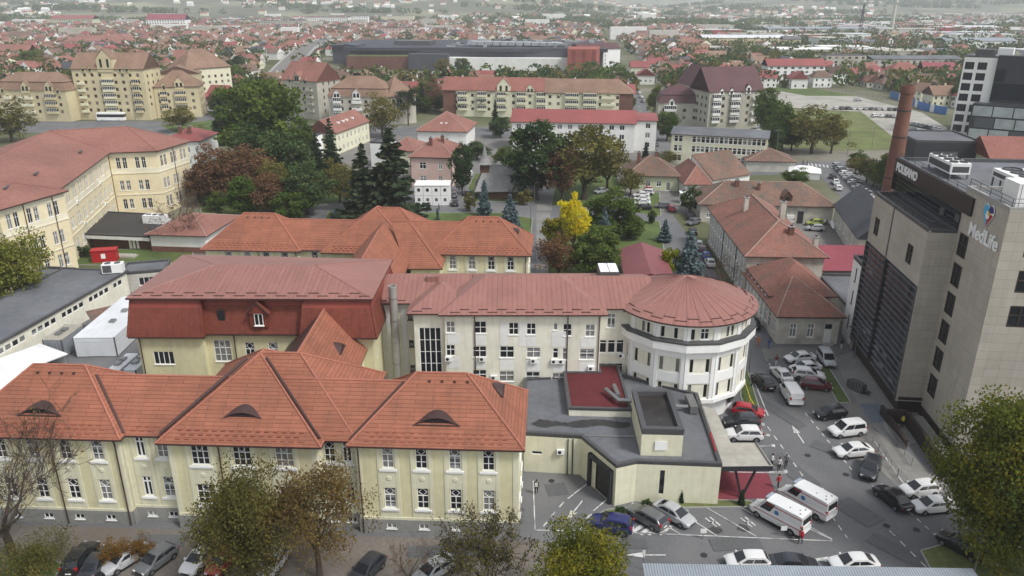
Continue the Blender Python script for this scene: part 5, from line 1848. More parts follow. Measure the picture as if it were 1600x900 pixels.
# viaduct ------------------------------------------------------------------------
va = [at(428, 128, 0), at(452, 104, 3.5), at(478, 78, 7), at(505, 66, 7), at(540, 58, 5), at(600, 52, 0)]
vz = [0.3, 5, 9, 9, 6, .5]
t = thing('road_viaduct', 'curving concrete road viaduct rising beside the shopping centre', 'viaduct', (0, 0))
b = MB()
P = []
for i in range(len(va) - 1):
    for k in range(6):
        f = k / 6
        p, q = Vector((*va[i], vz[i])), Vector((*va[i + 1], vz[i + 1]))
        P.append(p.lerp(q, f))
for i in range(len(P) - 1):
    a, c = P[i], P[i + 1]
    d = (c - a)
    nn = Vector((d.y, -d.x, 0)).normalized()
    for o0, o1, dz, m in ((-8.0, 8.0, 0, 0), (-8.5, -8.0, 1.1, 1), (8.0, 8.5, 1.1, 1)):
        b.poly([a + nn * o1 + Vector((0, 0, dz)), c + nn * o1 + Vector((0, 0, dz)), c + nn * o0 + Vector((0, 0, dz)), a + nn * o0 + Vector((0, 0, dz))], m)
    for s in (-8.5, -8.0, 8.0, 8.5):
        b.poly([a + nn * s - Vector((0, 0, 1.2)), c + nn * s - Vector((0, 0, 1.2)), c + nn * s + Vector((0, 0, .9)), a + nn * s + Vector((0, 0, .9))], 1)
    if i % 4 == 2 and a.z > 2.5:
        b.tube([(a.x, a.y, 0), (a.x, a.y, a.z - .2)], 1.1, 8, 1)
b.build('deck', [M['asphalt2'], pm('pale_concrete', (.50, .49, .46), .9, .1, 1.)], t)

# named far buildings: (label, name, px left, px right, py base, wall height, wall, roof kind, roof mat, rise)
FARB = [
    ('white building with a bright red roof and red dormer front beyond the rough field', 'hotel', 1197, 1286, 131, 11, 'white', 'gable', 'redroof', 4, 4),
    ('mint green school with a red roof far left', 'school', 80, 146, 41, 14, 'green', 'gable', 'redroof', 7, 3),
    ('white residence with a dark red roof and many windows, far left centre', 'residence', 230, 291, 46, 17, 'white', 'gable', 'magenta', 9, 4),
    ('old brick school with a long red roof behind the ochre blocks', 'school', 100, 205, 77, 8, 'stone', 'hip', 'worn2', 6, 2),
    ('pale apartment block row with flat roofs behind the viaduct', 'apartment block', 478, 545, 40, 16, 'whitewall', 'flat', '', 0, 5),
    ('white and dark grey new apartment block by the flat roofed row', 'apartment block', 550, 576, 41, 19, 'white', 'flat', '', 0, 5),
    ('cream flat roofed apartment block right of the dark grey one', 'apartment block', 596, 646, 36, 15, 'cream', 'flat', '', 0, 4),
    ('salmon unfinished apartment building behind the shopping centre', 'apartment block', 592, 654, 58, 12, 'pink', 'flat', '', 0, 3),
    ('small ochre house tower beside red roofs beyond the shopping centre', 'house', 679, 694, 44, 13, 'yelapt', 'hip', 'orangeroof', 2, 3),
    ('long grey slab block with balconies right of the hotel', 'slab block', 1288, 1350, 116, 13, 'greyapt', 'flat', '', 0, 4),
    ('long pale factory hall behind the grey slab block', 'factory', 1362, 1500, 112, 9, 'stone', 'gable', 'felt', 2, 2),
    ('yellow walled hall with a white roof by the trees', 'hall', 1098, 1228, 72, 9, 'yelapt', 'gable', 'membrane2', 3, 1),
    ('red store hall with pale roof far right', 'store', 1470, 1548, 62, 8, 'redstore', 'flat', '', 0, 0),
    ('blue grey roofed warehouse right of the red store', 'warehouse', 1476, 1588, 76, 8, 'whitewall', 'gable', 'corr', 3, 0),
    ('white warehouse with a yellow sign in the industrial quarter', 'warehouse', 1352, 1392, 42, 11, 'white', 'flat', '', 0, 0),
    ('long low grey warehouse in the industrial quarter', 'warehouse', 1200, 1400, 52, 7, 'greyapt', 'gable', 'corr', 2, 0),
    ('wide white warehouse far out on the plain', 'warehouse', 1050, 1150, 17, 9, 'white', 'gable', 'membrane2', 2, 0),
    ('ochre hall with a green stripe beside the white roofed hall', 'hall', 1222, 1250, 78, 11, 'yelapt', 'gable', 'felt', 3, 0),
    ('pale roofed hall in front of the plain, far right', 'hall', 1480, 1560, 50, 8, 'whitewall', 'gable', 'membrane2', 2, 0),
    ('orange roofed villa with cream walls by the blue fence', 'villa', 1390, 1436, 131, 8, 'cream', 'hip', 'orangeroof', 5, 2),
    ('maroon roofed villa left of the orange one', 'villa', 1352, 1386, 128, 6, 'cream', 'hip', 'redroof', 4, 1),
    ('raspberry roofed house pair near the office tower', 'house', 1442, 1492, 128, 7, 'stone', 'gable', 'magenta', 5, 1),
    ('grey roofed unfinished house by the blue fence', 'house', 1420, 1460, 145, 6, 'stone', 'gable', 'oldtile', 4, 1),
    ('long grey industrial shed in the middle distance', 'shed', 1290, 1372, 76, 7, 'stone', 'gable', 'felt', 2, 0),
    ('pale low workshop row behind the halls', 'workshop', 1430, 1480, 90, 6, 'stone', 'gable', 'felt', 2, 0),
    ('long white apartment row far off at the left', 'apartment block', 20, 68, 23, 14, 'white', 'flat', '', 0, 0),
    ('white flat roofed factory at far left centre', 'factory', 325, 400, 38, 9, 'whitewall', 'flat', '', 0, 0),
    ('dark roofed apartment row left of the viaduct', 'apartment block', 404, 474, 44, 13, 'greyapt', 'flat', '', 0, 3),
    ('white church-like house far left beyond the ochre blocks', 'house', 0, 48, 94, 8, 'cream', 'gable', 'worn2', 5, 2),
    ('brown roofed mansion at the far left edge', 'mansion', 8, 54, 68, 9, 'cream', 'hip', 'oldtile', 5, 2),
]
M['membrane2'] = pm('white_roof_sheet', (.62, .63, .64), .6, .06, 1.)
M['redstore'] = pm('red_store_panel', (.40, .06, .07), .6, .06, 1.)
for lab, nm, xl, xr, py, h, wl, rk, rm, rise, fl in FARB:
    A, B = at(xl, py, 0), at(xr, py, 0)
    W = B[0] - A[0]
    D = min(max(12, W * .35), 60)
    n = max(1, int(W / 4.5))
    fr = [(W * (i + .5) / n, 1.6 + (h - 1) / max(1, fl) * f, W / n * .42, (h - 1) / fl * .5, BW) for i in range(n) for f in range(fl)] if fl and n * fl < 110 else []
    block('far_' + nm if nm in ('house',) else nm, lab, nm, A, B, D, h, wl, (rk, rise, rm, .5, {}) if rk != 'flat' else ('flat', 'felt'), front=fr)
# ================================================================== ground, roads, markings


SHEETS = [.010]


def sheet(name, pts, z, m, kind='structure', sub=0):
    mb = MB()
    if z < .1:
        SHEETS[0] += .002
        z = SHEETS[0]
    mb.poly([(*p, z) for p in pts])
    return struct(mb.build(name, M[m] if isinstance(m, str) else m), kind)


def px(*l):
    return [at(a, b) for a, b in l]


def ccw(p):
    s = sum(p[i - 1][0] * p[i][1] - p[i][0] * p[i - 1][1] for i in range(len(p)))
    return p if s > 0 else p[::-1]


# town ground: one sheet that reaches the horizon, finer near the camera
gm = pm('town_ground', (.105, .105, .07), .95, .25, 3., big=.2, bump=.1)
nt = gm.node_tree
N, L = nt.nodes, nt.links
b = N['Principled BSDF']
tc = N.new('ShaderNodeTexCoord')
n1 = N.new('ShaderNodeTexNoise')
n1.inputs['Scale'].default_value = .012
n1.inputs['Detail'].default_value = 6
L.new(tc.outputs['Object'], n1.inputs['Vector'])
cr = N.new('ShaderNodeValToRGB')
cr.color_ramp.elements[0].position, cr.color_ramp.elements[0].color = .36, (.07, .085, .035, 1)
cr.color_ramp.elements[1].position, cr.color_ramp.elements[1].color = .64, (.21, .195, .16, 1)
e = cr.color_ramp.elements.new(.5)
e.color = (.115, .12, .06, 1)
L.new(n1.outputs['Fac'], cr.inputs[0])
L.new(cr.outputs[0], b.inputs['Base Color'])
xs = [-16000, -9000, -5000, -2500, -1200, -600, -300, -150, -75, 0, 75, 150, 300, 600, 1200, 2500, 5000, 9000, 16000]
ys = [-400, -100, 0, 40, 80, 120, 160, 220, 300, 400, 550, 750, 1050, 1500, 2200, 3300, 5000, 8000, 13000]
mb = MB()
for i in range(len(xs) - 1):
    for j in range(len(ys) - 1):
        mb.poly([(xs[i], ys[j], 0), (xs[i + 1], ys[j], 0), (xs[i + 1], ys[j + 1], 0), (xs[i], ys[j + 1], 0)])
struct(mb.build('ground', gm))

# hills at the edge of the plain
hm = pm('hill_ground', (.115, .122, .08), .95, .3, 60., big=.1, dirt=((.26, .26, .16), 1.0, .006))


def hill_z(x, y):
    v = (y - 350 * math.sin(x * .0009) - 2100) / 2600
    if not 0 < v < .9999:
        return 0.
    return (100 if x < 400 else 74) * (.62 + .38 * math.sin(x * .0013 + 1.2) * math.cos(x * .0041 + .5)) * math.sin(math.pi * v) ** 1.4 + 3 * math.sin(x * .017) * math.sin(y * .013) * math.sin(math.pi * v)


for nm, y0, y1, nx, ny in (('hills', 1800, 5100, 140, 46), ('mountain', 5200, 10500, 80, 14)):
    mb = MB()
    xs = np.linspace(-9000, 9000, nx) if nm == 'mountain' else np.linspace(-4200, 4200, nx)
    ys = np.linspace(y0, y1, ny)
    g = {}
    for i, x in enumerate(xs):
        for j, y in enumerate(ys):
            g[i, j] = len(mb.v)
            if nm == 'hills':
                z = hill_z(x, y) - .6
            else:
                v = max(0., math.sin(math.pi * j / (ny - 1)))
                z = (330 + 150 * math.sin(x * .0006 + .4) + 70 * math.sin(x * .0021) + 25 * math.sin(x * .009 + y * .004)) * v ** .8 - 2
            mb.v.append((x, y, z))
    for i in range(nx - 1):
        for j in range(ny - 1):
            mb.f.append((g[i, j], g[i + 1, j], g[i + 1, j + 1], g[i, j + 1]))
            mb.m.append(0)
    struct(mb.build(nm, hm, smooth=60))

# hospital yard and streets
Z1, Z2, Z3, Z4 = .012, .024, .034, .064
sheet('yard', [(-75, 30), (75, 30), (75, 118), (56, 130), (40, 130), (40, 215), (52, 240), (20, 240), (-28, 240), (-70, 215), (-75, 150)], Z1, 'asphalt')
sheet('front_path', [(-75, 40), (4.5, 40), (4.8, 62), (-75, 66)], Z2, pm('dusty_brown_paving', (.175, .155, .135), .95, .15, .4, big=.15, dirt=((.13, .11, .09), .7, .15)))
sheet('workshop_yard', [(55, 141.5), (74, 141.5), (80, 178), (46, 178.5), (55, 162)], Z2, 'asphalt2')
sheet('white_car_yard', [(28.5, 186), (47, 186), (47, 236), (27, 236)], Z2, 'asphalt2')
sheet('boulevard', [(-330, 318), (-60, 304), (60, 296), (62, 318), (-40, 328), (-150, 342), (-330, 345)], Z2, 'asphalt')
sheet('roundabout', [(-152, 328), (-96, 330), (-92, 362), (-112, 420), (-130, 420), (-150, 380)], Z3, 'asphalt')
sheet('villa_yard', [(-75, 238), (46, 238), (50, 262), (50, 298), (-75, 306)], Z2, 'asphalt2')
sheet('side_street', [(48, 190), (55.5, 190), (61, 330), (92, 620), (84, 620), (54, 330)], Z3, 'asphalt')
sheet('car_lane', [(80, 140), (93, 140), (113, 250), (96, 250)], Z3, 'asphalt')
sheet('crossroad', [(53, 228), (180, 246), (180, 262), (55, 247)], Z2, 'asphalt')
sheet('gravel_lot', px((1192, 142), (1260, 137), (1335, 150), (1440, 176), (1480, 200), (1470, 222), (1395, 225), (1345, 175), (1235, 168)), Z2, 'gravel')
sheet('rough_field', px((1205, 172), (1345, 174), (1398, 216), (1392, 234), (1300, 236), (1195, 226)), Z2, 'drygrass', 'stuff')
sheet('field_verge', px((1195, 131), (1260, 136), (1340, 150), (1260, 150), (1205, 140)), Z2, 'grass', 'stuff')
for a in () and (((-120, 1450), (200, 1500), (520, 1900), (200, 2300), (-250, 1900)), ((-1500, 1500), (-700, 1500), (-500, 2300), (-1600, 2400)), ((330, 1300), (520, 1250), (700, 1700), (500, 1800))):
    sheet('meadow', a, .15, pm('far_meadow', (.15, .18, .08), .95, .2, 40.), 'stuff')


def lawn(pts, m='grass', h=.10):
    p = ccw(pts)
    mb = MB()
    mb.prism(p, 0, h, 0)
    o = struct(mb.build('lawn', M[m]), 'stuff')
    k = MB()
    n = len(p)
    for i in range(n):
        a, c = Vector(p[i]), Vector(p[(i + 1) % n])
        d = (c - a).normalized()
        q = Vector((d.y, -d.x)) * .14
        k.prism([tuple(a + q), tuple(c + q), tuple(c), tuple(a)], 0, h + .02)
    struct(k.build('kerb', M['kerb']))
    return o


lawn(px((650, 333), (782, 333), (832, 342), (828, 372), (640, 356)))
lawn(px((515, 330), (640, 331), (610, 354), (500, 356)))
lawn(px((305, 300), (338, 252), (470, 246), (552, 285), (532, 316), (318, 342)))
lawn(px((722, 314), (742, 272), (838, 262), (838, 316)))
lawn(px((862, 322), (872, 262), (958, 262), (972, 296), (945, 325)))
lawn(px((858, 346), (930, 342), (1030, 346), (1042, 424), (955, 440), (856, 440)))
lawn(px((985, 332), (1012, 300), (1030, 302), (1032, 338)))
lawn(px((112, 392), (300, 388), (302, 416), (108, 414)))
lawn(px((1160, 578), (1167, 580), (1186, 640), (1172, 652), (1158, 620)))
lawn(px((1278, 573), (1293, 573), (1328, 629), (1310, 630)))
lawn(px((915, 828), (922, 812), (950, 798), (1120, 783), (1172, 784), (1180, 792), (1030, 794), (965, 806), (935, 830)), 'drygrass', .12)
lawn(px((0, 878), (60, 868), (95, 882), (85, 905), (0, 905)))
lawn(px((1440, 862), (1500, 845), (1700, 870), (1700, 1000), (1460, 900)), 'drygrass', .12)
lawn(px((250, 196), (330, 188), (360, 200), (300, 222)))
lawn(px((355, 178), (460, 178), (430, 206), (350, 206)))
# paved walks
sheet('park_walk', px((838, 330), (862, 330), (866, 268), (850, 262)), Z3, 'paver')
sheet('park_walk', px((838, 470), (860, 470), (860, 332), (838, 332)), Z3, 'paver')
sheet('clinic_pavement', px((1296, 560), (1340, 548), (1440, 690), (1400, 700), (1336, 640), (1310, 630)), Z2, 'paver')
sheet('ramp_pavement', px((1340, 660), (1400, 690), (1480, 760), (1440, 800), (1380, 740), (1330, 690)), Z3, 'paver')
sheet('blue_surfacing', px((1308, 631), (1372, 631), (1412, 660), (1330, 662)), Z4, 'blueasphalt')
sheet('red_surfacing', px((1122, 735), (1200, 738), (1214, 778), (1120, 782)), Z2, 'redasphalt')
sheet('annexe_apron', px((1190, 545), (1320, 541), (1310, 556), (1195, 562)), Z2, 'asphalt2')
sheet('parking_bays', px((1240, 560), (1300, 560), (1395, 720), (1335, 720), (1330, 660), (1262, 640)), Z3, 'asphalt2')


# painted markings, each line its own sheet of paint
mk = MB()


def seg(p, q, w=.14, z=Z4 + .004):
    a, c = Vector(at(*p)), Vector(at(*q))
    d = (c - a).normalized()
    n = Vector((-d.y, d.x)) * w / 2
    mk.poly([(*(a - n), z), (*(c - n), z), (*(c + n), z), (*(a + n), z)])


def dashes(pts, w=.14):
    for p, q in pts:
        seg(p, q, w)


def dash_line(p, q, n, f=.5, w=.14):
    for i in range(n):
        a, c = i / n, (i + f) / n
        seg((p[0] + (q[0] - p[0]) * a, p[1] + (q[1] - p[1]) * a), (p[0] + (q[0] - p[0]) * c, p[1] + (q[1] - p[1]) * c), w)


dashes([((917, 757), (897, 772)), ((896, 773), (887, 780)), ((881, 785), (874, 793)), ((868, 800), (861, 808)), ((855, 816), (849, 823)), ((947, 782), (927, 799)), ((922, 805), (916, 812)), ((911, 819), (907, 828))])
dashes([((1104, 794), (1123, 838)), ((1160, 795), (1181, 838)), ((1080, 812), (1120, 838)), ((1232, 812), (1300, 844))][2:])
dashes([((1104, 794), (1182, 839)), ((1160, 795), (1242, 841)), ((1034, 818), (1064, 836)), ((1184, 808), (1241, 841)), ((1258, 820), (1300, 843)), ((880, 829), (1060, 836)), ((1060, 836), (1300, 846))], .12)
dashes([((985, 834), (1010, 818)), ((1000, 836), (1022, 822)), ((1012, 836), (1030, 826)), ((1030, 836), (1048, 822))], .45)
dashes([((833, 752), (836, 829)), ((836, 829), (880, 830))], .12)
# H letters in the two bays
for cx, cy in ((1113, 817), (1168, 817)):
    for p, q in (((-11, -7), (7, 7)), ((-4, -8.5), (12, 5)), ((-3, 0.5), (4, -2))):
        seg((cx + p[0], cy + p[1]), (cx + q[0], cy + q[1]), .2)
# arrows


def arrow(p, q, hw=.4, hl=1.9, w=.16):
    seg(p, q, w)
    a, c = Vector(at(*p)), Vector(at(*q))
    d = (c - a).normalized()
    n = Vector((-d.y, d.x)) * hw
    e = c + d * hl * .6
    b0 = c - d * hl * .4
    mk.poly([(*(b0 - n), Z4 + .006), (*e, Z4 + .006), (*(b0 + n), Z4 + .006)])


arrow((910, 783), (892, 806))
arrow((1040, 868), (994, 868))
arrow((1287, 764), (1246, 763))
arrow((1256, 693), (1242, 672))
arrow((1300, 875), (1283, 875))
dash_line((1199, 667), (1330, 850), 13, .5)
dash_line((1258, 646), (1335, 740), 9, .5)
dash_line((1420, 800), (1470, 845), 4, .5)
dash_line((1390, 830), (1455, 895), 4, .5)
dash_line((1196, 560), (1212, 585), 3, .5)
seg((1180, 600), (1200, 650), .14)
for y, x in ((664, 1192), (681, 1200), (697, 1208), (737, 1227)):
    seg((x - 25, y + 1), (x, y), .13)
    seg((x, y - 2), (x + .5, y + 2), .4)
seg((1140, 738), (1228, 740), .14)
for i in range(3):
    seg((1366 + i * 18, 690 + i * 26), (1384 + i * 18, 716 + i * 26), .12)
for i in range(9):
    seg((1262 + i * 6, 255 + .6 * i), (1264 + i * 6, 259 + .6 * i), .5)
for i in range(5):
    dash_line((1022 - i * 7, 225 - i * 17), (1018 - i * 7, 214 - i * 17), 2, .5)
struct(mk.build('road_markings', M['line']))

dk = pm('newer_asphalt_patch', (.115, .117, .12), .9, .1, .3)
pt = MB()
for cx, cy, w_, h_, a in ((1238, 735, 1.2, 3.4, 20), (1290, 700, .9, 1.6, 50), (1340, 800, 1.4, 2.2, 30), (870, 765, 1.1, 1.1, 10), (1150, 850, 2.5, .9, 5), (1210, 640, .8, 5.0, 25), (960, 850, 3.2, .7, 0), (1400, 860, 1.0, 2.6, 40), (700, 862, 4.0, .8, 0), (250, 845, 2.6, .9, 0)):
    x, y = at(cx, cy)
    c_, s_ = math.cos(R(a)), math.sin(R(a))
    pt.poly([(x + c_ * u - s_ * v, y + s_ * u + c_ * v, Z4 - .001) for u, v in ((-w_, -h_), (w_, -h_), (w_, h_), (-w_, h_))])
struct(pt.build('road_patches', dk))
pt = MB()
for cx, cy in ((1262, 712), (1305, 778), (1322, 742), (1385, 822), (862, 752), (1206, 612), (1100, 868), (1432, 828)):
    x, y = at(cx, cy)
    pt.poly([(x + .34 * math.cos(k * math.pi / 6), y + .34 * math.sin(k * math.pi / 6), Z4 + .002) for k in range(12)])
struct(pt.build('manhole_covers', M['darksteel']))
pt = MB()
rs_ = random.Random(8)
for cx, cy in ((1330, 712), (1322, 680), (1296, 654), (1262, 570), (955, 826), (1010, 815), (1052, 812), (1115, 826), (1172, 824), (1240, 838), (1160, 668), (1162, 686), (1448, 772), (1455, 798), (1300, 885), (1165, 884), (190, 882), (245, 882), (315, 880)):
    x, y = at(cx + rs_.uniform(-12, 12), cy + rs_.uniform(-3, 3))
    n_ = 11
    pt.poly([(x + rs_.uniform(.35, .8) * math.cos(k * 2 * math.pi / n_), y + rs_.uniform(.35, .8) * math.sin(k * 2 * math.pi / n_), Z4 + .0005) for k in range(n_)])
struct(pt.build('oil_stains', pm('oil_stain', (.065, .064, .063), .55, .3, .3)))

# corrugated canopy roof at the lower edge of the frame, with its posts
P, Q = Vector(at(1003, 880, 3.0)), Vector(at(1520, 888, 3.0))
e = (Q - P).normalized()
t = thing('carport', 'long pale blue corrugated carport roof at the lower frame edge', 'carport', (P.x, P.y, 0), math.atan2(e.y, e.x))
L_ = (Q - P).length
b = MB()
b.poly([(0, -8, 2.5), (L_, -8, 2.5), (L_, 0, 3.0), (0, 0, 3.0)], 0)
b.poly([(0, 0, 2.94), (L_, 0, 2.94), (L_, -8, 2.44), (0, -8, 2.44)], 0)
b.poly([(L_, 0, 2.94), (0, 0, 2.94), (0, 0, 3.0), (L_, 0, 3.0)], 0)
b.poly([(0, 0, 2.94), (0, -8, 2.44), (0, -8, 2.5), (0, 0, 3.0)], 1)
b.build('roof', [M['corr'], M['redpaint']], t)
b = MB()
for i in range(8):
    x = .4 + (L_ - .8) * i / 7
    b.box(x - .05, x + .05, -.35, -.25, 0, 2.9)
    b.box(x - .05, x + .05, -7.4, -7.3, 0, 2.45)
split_build(b, 'post', M['steel'], t)
# ================================================================== vehicles
# kind: stations (x, z bottom, z belt, half width), cabin (x rear low, x rear top, x front top, x front low, z roof, half width top), wheel x, wheel radius
KIND = {
    'sedan': ([(-2.24, .48, .80, .66), (-2.16, .34, .97, .80), (-1.5, .22, 1.02, .88), (0, .2, .98, .89), (1.1, .2, .95, .89), (1.85, .24, .82, .85), (2.17, .32, .70, .76), (2.26, .44, .60, .60)],
              (-1.82, -.95, .34, 1.28, 1.44, .63), (-1.33, 1.36), .32),
    'hatch': ([(-2.0, .5, .85, .70), (-1.93, .34, 1.0, .82), (-1.3, .22, 1.02, .87), (0, .2, .99, .88), (1.0, .2, .96, .88), (1.65, .24, .85, .84), (1.95, .32, .72, .76), (2.04, .44, .62, .60)],
              (-1.93, -1.45, .26, 1.18, 1.48, .65), (-1.22, 1.26), .31),
    'wagon': ([(-2.34, .5, .88, .70), (-2.26, .34, 1.0, .82), (-1.5, .22, 1.02, .89), (0, .2, .99, .90), (1.1, .2, .96, .90), (1.85, .24, .84, .86), (2.2, .32, .72, .77), (2.3, .44, .62, .60)],
              (-2.24, -1.72, .32, 1.25, 1.47, .65), (-1.38, 1.40), .32),
    'suv': ([(-2.2, .6, .98, .74), (-2.13, .42, 1.12, .86), (-1.4, .30, 1.14, .93), (0, .28, 1.10, .94), (1.05, .28, 1.08, .94), (1.75, .32, 1.0, .90), (2.12, .40, .86, .82), (2.22, .54, .72, .66)],
            (-2.10, -1.62, .24, 1.12, 1.64, .70), (-1.33, 1.36), .37),
    'mpv': ([(-2.2, .5, 1.0, .78), (-2.15, .34, 1.1, .88), (-1.4, .24, 1.12, .92), (0, .22, 1.1, .92), (1.1, .22, 1.06, .92), (1.75, .26, .95, .88), (2.1, .34, .80, .80), (2.2, .48, .68, .64)],
            (-2.14, -1.98, .42, 1.30, 1.80, .74), (-1.32, 1.38), .33),
    'van': ([(-2.45, .5, 1.2, .90), (-2.42, .36, 1.3, .96), (-1.5, .28, 1.3, .98), (0, .26, 1.28, .98), (1.3, .26, 1.18, .98), (2.0, .3, 1.06, .93), (2.35, .38, .9, .85), (2.45, .5, .75, .7)],
            (-2.44, -2.36, .95, 1.75, 2.0, .86), (-1.5, 1.55), .34),
    'ambulance': ([(-2.95, .55, 1.3, .97), (-2.92, .4, 1.4, 1.0), (-1.8, .3, 1.4, 1.01), (0, .3, 1.4, 1.01), (1.6, .3, 1.3, 1.01), (2.4, .34, 1.12, .96), (2.8, .42, .95, .88), (2.92, .55, .8, .72)],
                  (-2.93, -2.88, 1.1, 2.05, 2.55, .93), (-1.9, 1.85), .36),
}
VM = {}


def car_meshes(kind):
    if kind in VM:
        return VM[kind]
    st, cab, wx, wr = KIND[kind]
    b = MB()
    S = np.array(st)
    # smooth the stations: dense Catmull-Rom along the length
    T = np.arange(len(S))
    tt = np.linspace(0, len(S) - 1, 3 * (len(S) - 1) + 1)
    Pm = np.vstack([2 * S[0] - S[1], S, 2 * S[-1] - S[-2]])
    dense = []
    for u in tt:
        k = min(int(u), len(S) - 2)
        f = u - k
        p0, p1, p2, p3 = Pm[k], Pm[k + 1], Pm[k + 2], Pm[k + 3]
        dense.append(.5 * (2 * p1 + (p2 - p0) * f + (2 * p0 - 5 * p1 + 4 * p2 - p3) * f * f + (3 * p1 - p0 - 3 * p2 + p3) * f ** 3))
    rings = []
    for x, zb, zt, hw in dense:
        h_ = zt - zb
        h = [(.78 * hw, zb), (.95 * hw, zb + .07), (.995 * hw, zb + h_ * .32), (hw, zb + h_ * .55), (.985 * hw, zb + h_ * .80), (.955 * hw, zt - .035), (.90 * hw, zt), (.5 * hw, zt + .03)]
        rings.append([(x, -y, z) for y, z in h] + [(x, y, z) for y, z in h[::-1]])
    n = len(rings[0])
    for r in rings:
        b.v += r
    for i in range(len(rings) - 1):
        for k in range(n):
            k2 = (k + 1) % n
            b.f.append((i * n + k2, i * n + k, (i + 1) * n + k, (i + 1) * n + k2))
            b.m.append(0)
    b.f.append(tuple(range(n)))
    b.f.append(tuple((len(rings) - 1) * n + k for k in reversed(range(n))))
    b.m += [0, 0]
    belt = lambda x: float(np.interp(x, S[:, 0], S[:, 2]))
    hwb = lambda x: float(np.interp(x, S[:, 0], S[:, 3]))
    x0, x1, x2, x3, zr, ht = cab
    prof = [(x0, belt(x0) - .02, hwb(x0) * .93), (x1, zr - .05, ht), ((x1 * .7 + x2 * .3), zr, ht + .01), (x2, zr - .04, ht), (x3, belt(x3) - .03, hwb(x3) * .93)]
    ring = [(x, -h, z) for x, z, h in prof]
    bl = [(x0, -hwb(x0) * .93, belt(x0) - .02), ((x0 + x3) / 2, -hwb(0) * .95, belt(0) - .02), (x3, -hwb(x3) * .93, belt(x3) - .03)]
    for s in (1, -1):
        side = [bl[0], bl[1], bl[2], ring[3], ring[2], ring[1]]
        pts = [(p[0], p[1] * s, p[2]) for p in side]
        b.poly(pts if s > 0 else pts[::-1], 0)
    # roof and screens: a rounded cross-section carried along a softened profile
    prf = []
    for k in range(4):
        (xa, za, ha), (xb, zb_, hb) = prof[k], prof[k + 1]
        for f in (0, .25, .5, .75):
            g = f
            prf.append((xa + (xb - xa) * f, za + (zb_ - za) * g + (.030 * math.sin(math.pi * f) if k in (1, 2) else .018 * math.sin(math.pi * f)), ha + (hb - ha) * f, .0 if k in (0,) and f == 0 else 1.))
    prf.append((*prof[4], 0.))
    o = len(b.v)
    cs = [(-1, 0), (-.94, .022), (-.8, .04), (-.4, .055), (0, .06), (.4, .055), (.8, .04), (.94, .022), (1, 0)]
    for x, z, h, e in prf:
        b.v += [(x, y * h, z + dz * e) for y, dz in cs]
    for i in range(len(prf) - 1):
        for k in range(8):
            q = o + i * 9 + k
            b.f.append((q, q + 1, q + 10, q + 9))
            b.m.append(0)
    # sills and bumpers' dark lower edge
    b.box(-wx[1] + .3 if False else wx[0] + wr + .05, wx[1] - wr - .05, -hwb(0) * .99, hwb(0) * .99, .17, .30, 1)
    for x in wx:                      # wheel arches
        for s in (-1, 1):
            y = s * (hwb(x) + .004)
            arc = [(x + (wr + .06) * math.cos(a), y, wr + (wr + .06) * math.sin(a)) for a in np.linspace(-.35, math.pi + .35, 12)]
            b.poly(arc if s < 0 else arc[::-1], 1)
    for s in (-1, 1):                 # mirrors
        b.box(x3 - .42, x3 - .26, s * (hwb(x3) + .06) - .09, s * (hwb(x3) + .06) + .09, belt(x3), belt(x3) + .15, 0)
    if kind == 'ambulance':
        pass
    body = b.mesh('car_body', [M['white'], M['tyre']], smooth=38)

    def panel(p, m, off=.012):
        q = MB()
        c = sum((Vector(v) for v in p), Vector()) / len(p)
        nn = (Vector(p[1]) - Vector(p[0])).cross(Vector(p[2]) - Vector(p[0])).normalized()
        if nn.dot(c - Vector((0, 0, .8))) < 0:
            nn = -nn
        pts = [Vector(v) + nn * off for v in p]
        if (pts[1] - pts[0]).cross(pts[2] - pts[0]).dot(nn) < 0:
            pts = pts[::-1]
        q.poly(pts)
        return q

    def lerp(a, c, k):
        return tuple(a[i] + (c[i] - a[i]) * k for i in range(3))

    def quad(a, c, d, e, i=.1, j=.1):      # inset quad a c / e d
        f = lambda u, v: lerp(lerp(a, c, u), lerp(e, d, u), v)
        return [f(i, j), f(1 - i, j), f(1 - i, 1 - j), f(i, 1 - j)]
    L = lambda p: (p[0], -p[1], p[2])
    parts = []
    ws = quad(ring[4], L(ring[4]), L(ring[3]), ring[3], .07, .08)
    parts.append(('windscreen', panel(ws, 0, .075).mesh('windscreen', [M['carglass']])))
    if kind not in ('van',):
        rw = quad(ring[0], L(ring[0]), L(ring[1]), ring[1], .1, .12 if kind != 'ambulance' else .22)
        parts.append(('rear_window', panel(rw, 0, .075).mesh('rear_window', [M['carglass']])))
    zb, zt_ = belt(0) + .05, zr - .13
    fx_ = lambda z: np.interp(z, [belt(x3) - .03, zr - .04], [x3, x2])
    rx_ = lambda z: np.interp(z, [belt(x0) - .02, zr - .05], [x0, x1])
    sy = lambda z: np.interp(z, [belt(0) - .02, zr - .04], [hwb(0) * .95, ht])
    spans = [(.0, .56), (.60, 1.)] if kind in ('sedan', 'hatch', 'suv', 'mpv', 'wagon') else [(.66, 1.)] if kind == 'van' else [(.74, 1.)]
    for s in (-1, 1):
        for a, c in spans:
            q = []
            for (k, z) in ((a, zb), (c, zb), (c, zt_), (a, zt_)):
                xr, xf = rx_(z) + .20, fx_(z) - .16
                q.append((xr + (xf - xr) * k, s * (sy(z) + .0), z))
            parts.append(('side_window', panel(q, 0, .022).mesh('side_window', [M['carglass']])))
    sf, sr = st[-2], st[1]
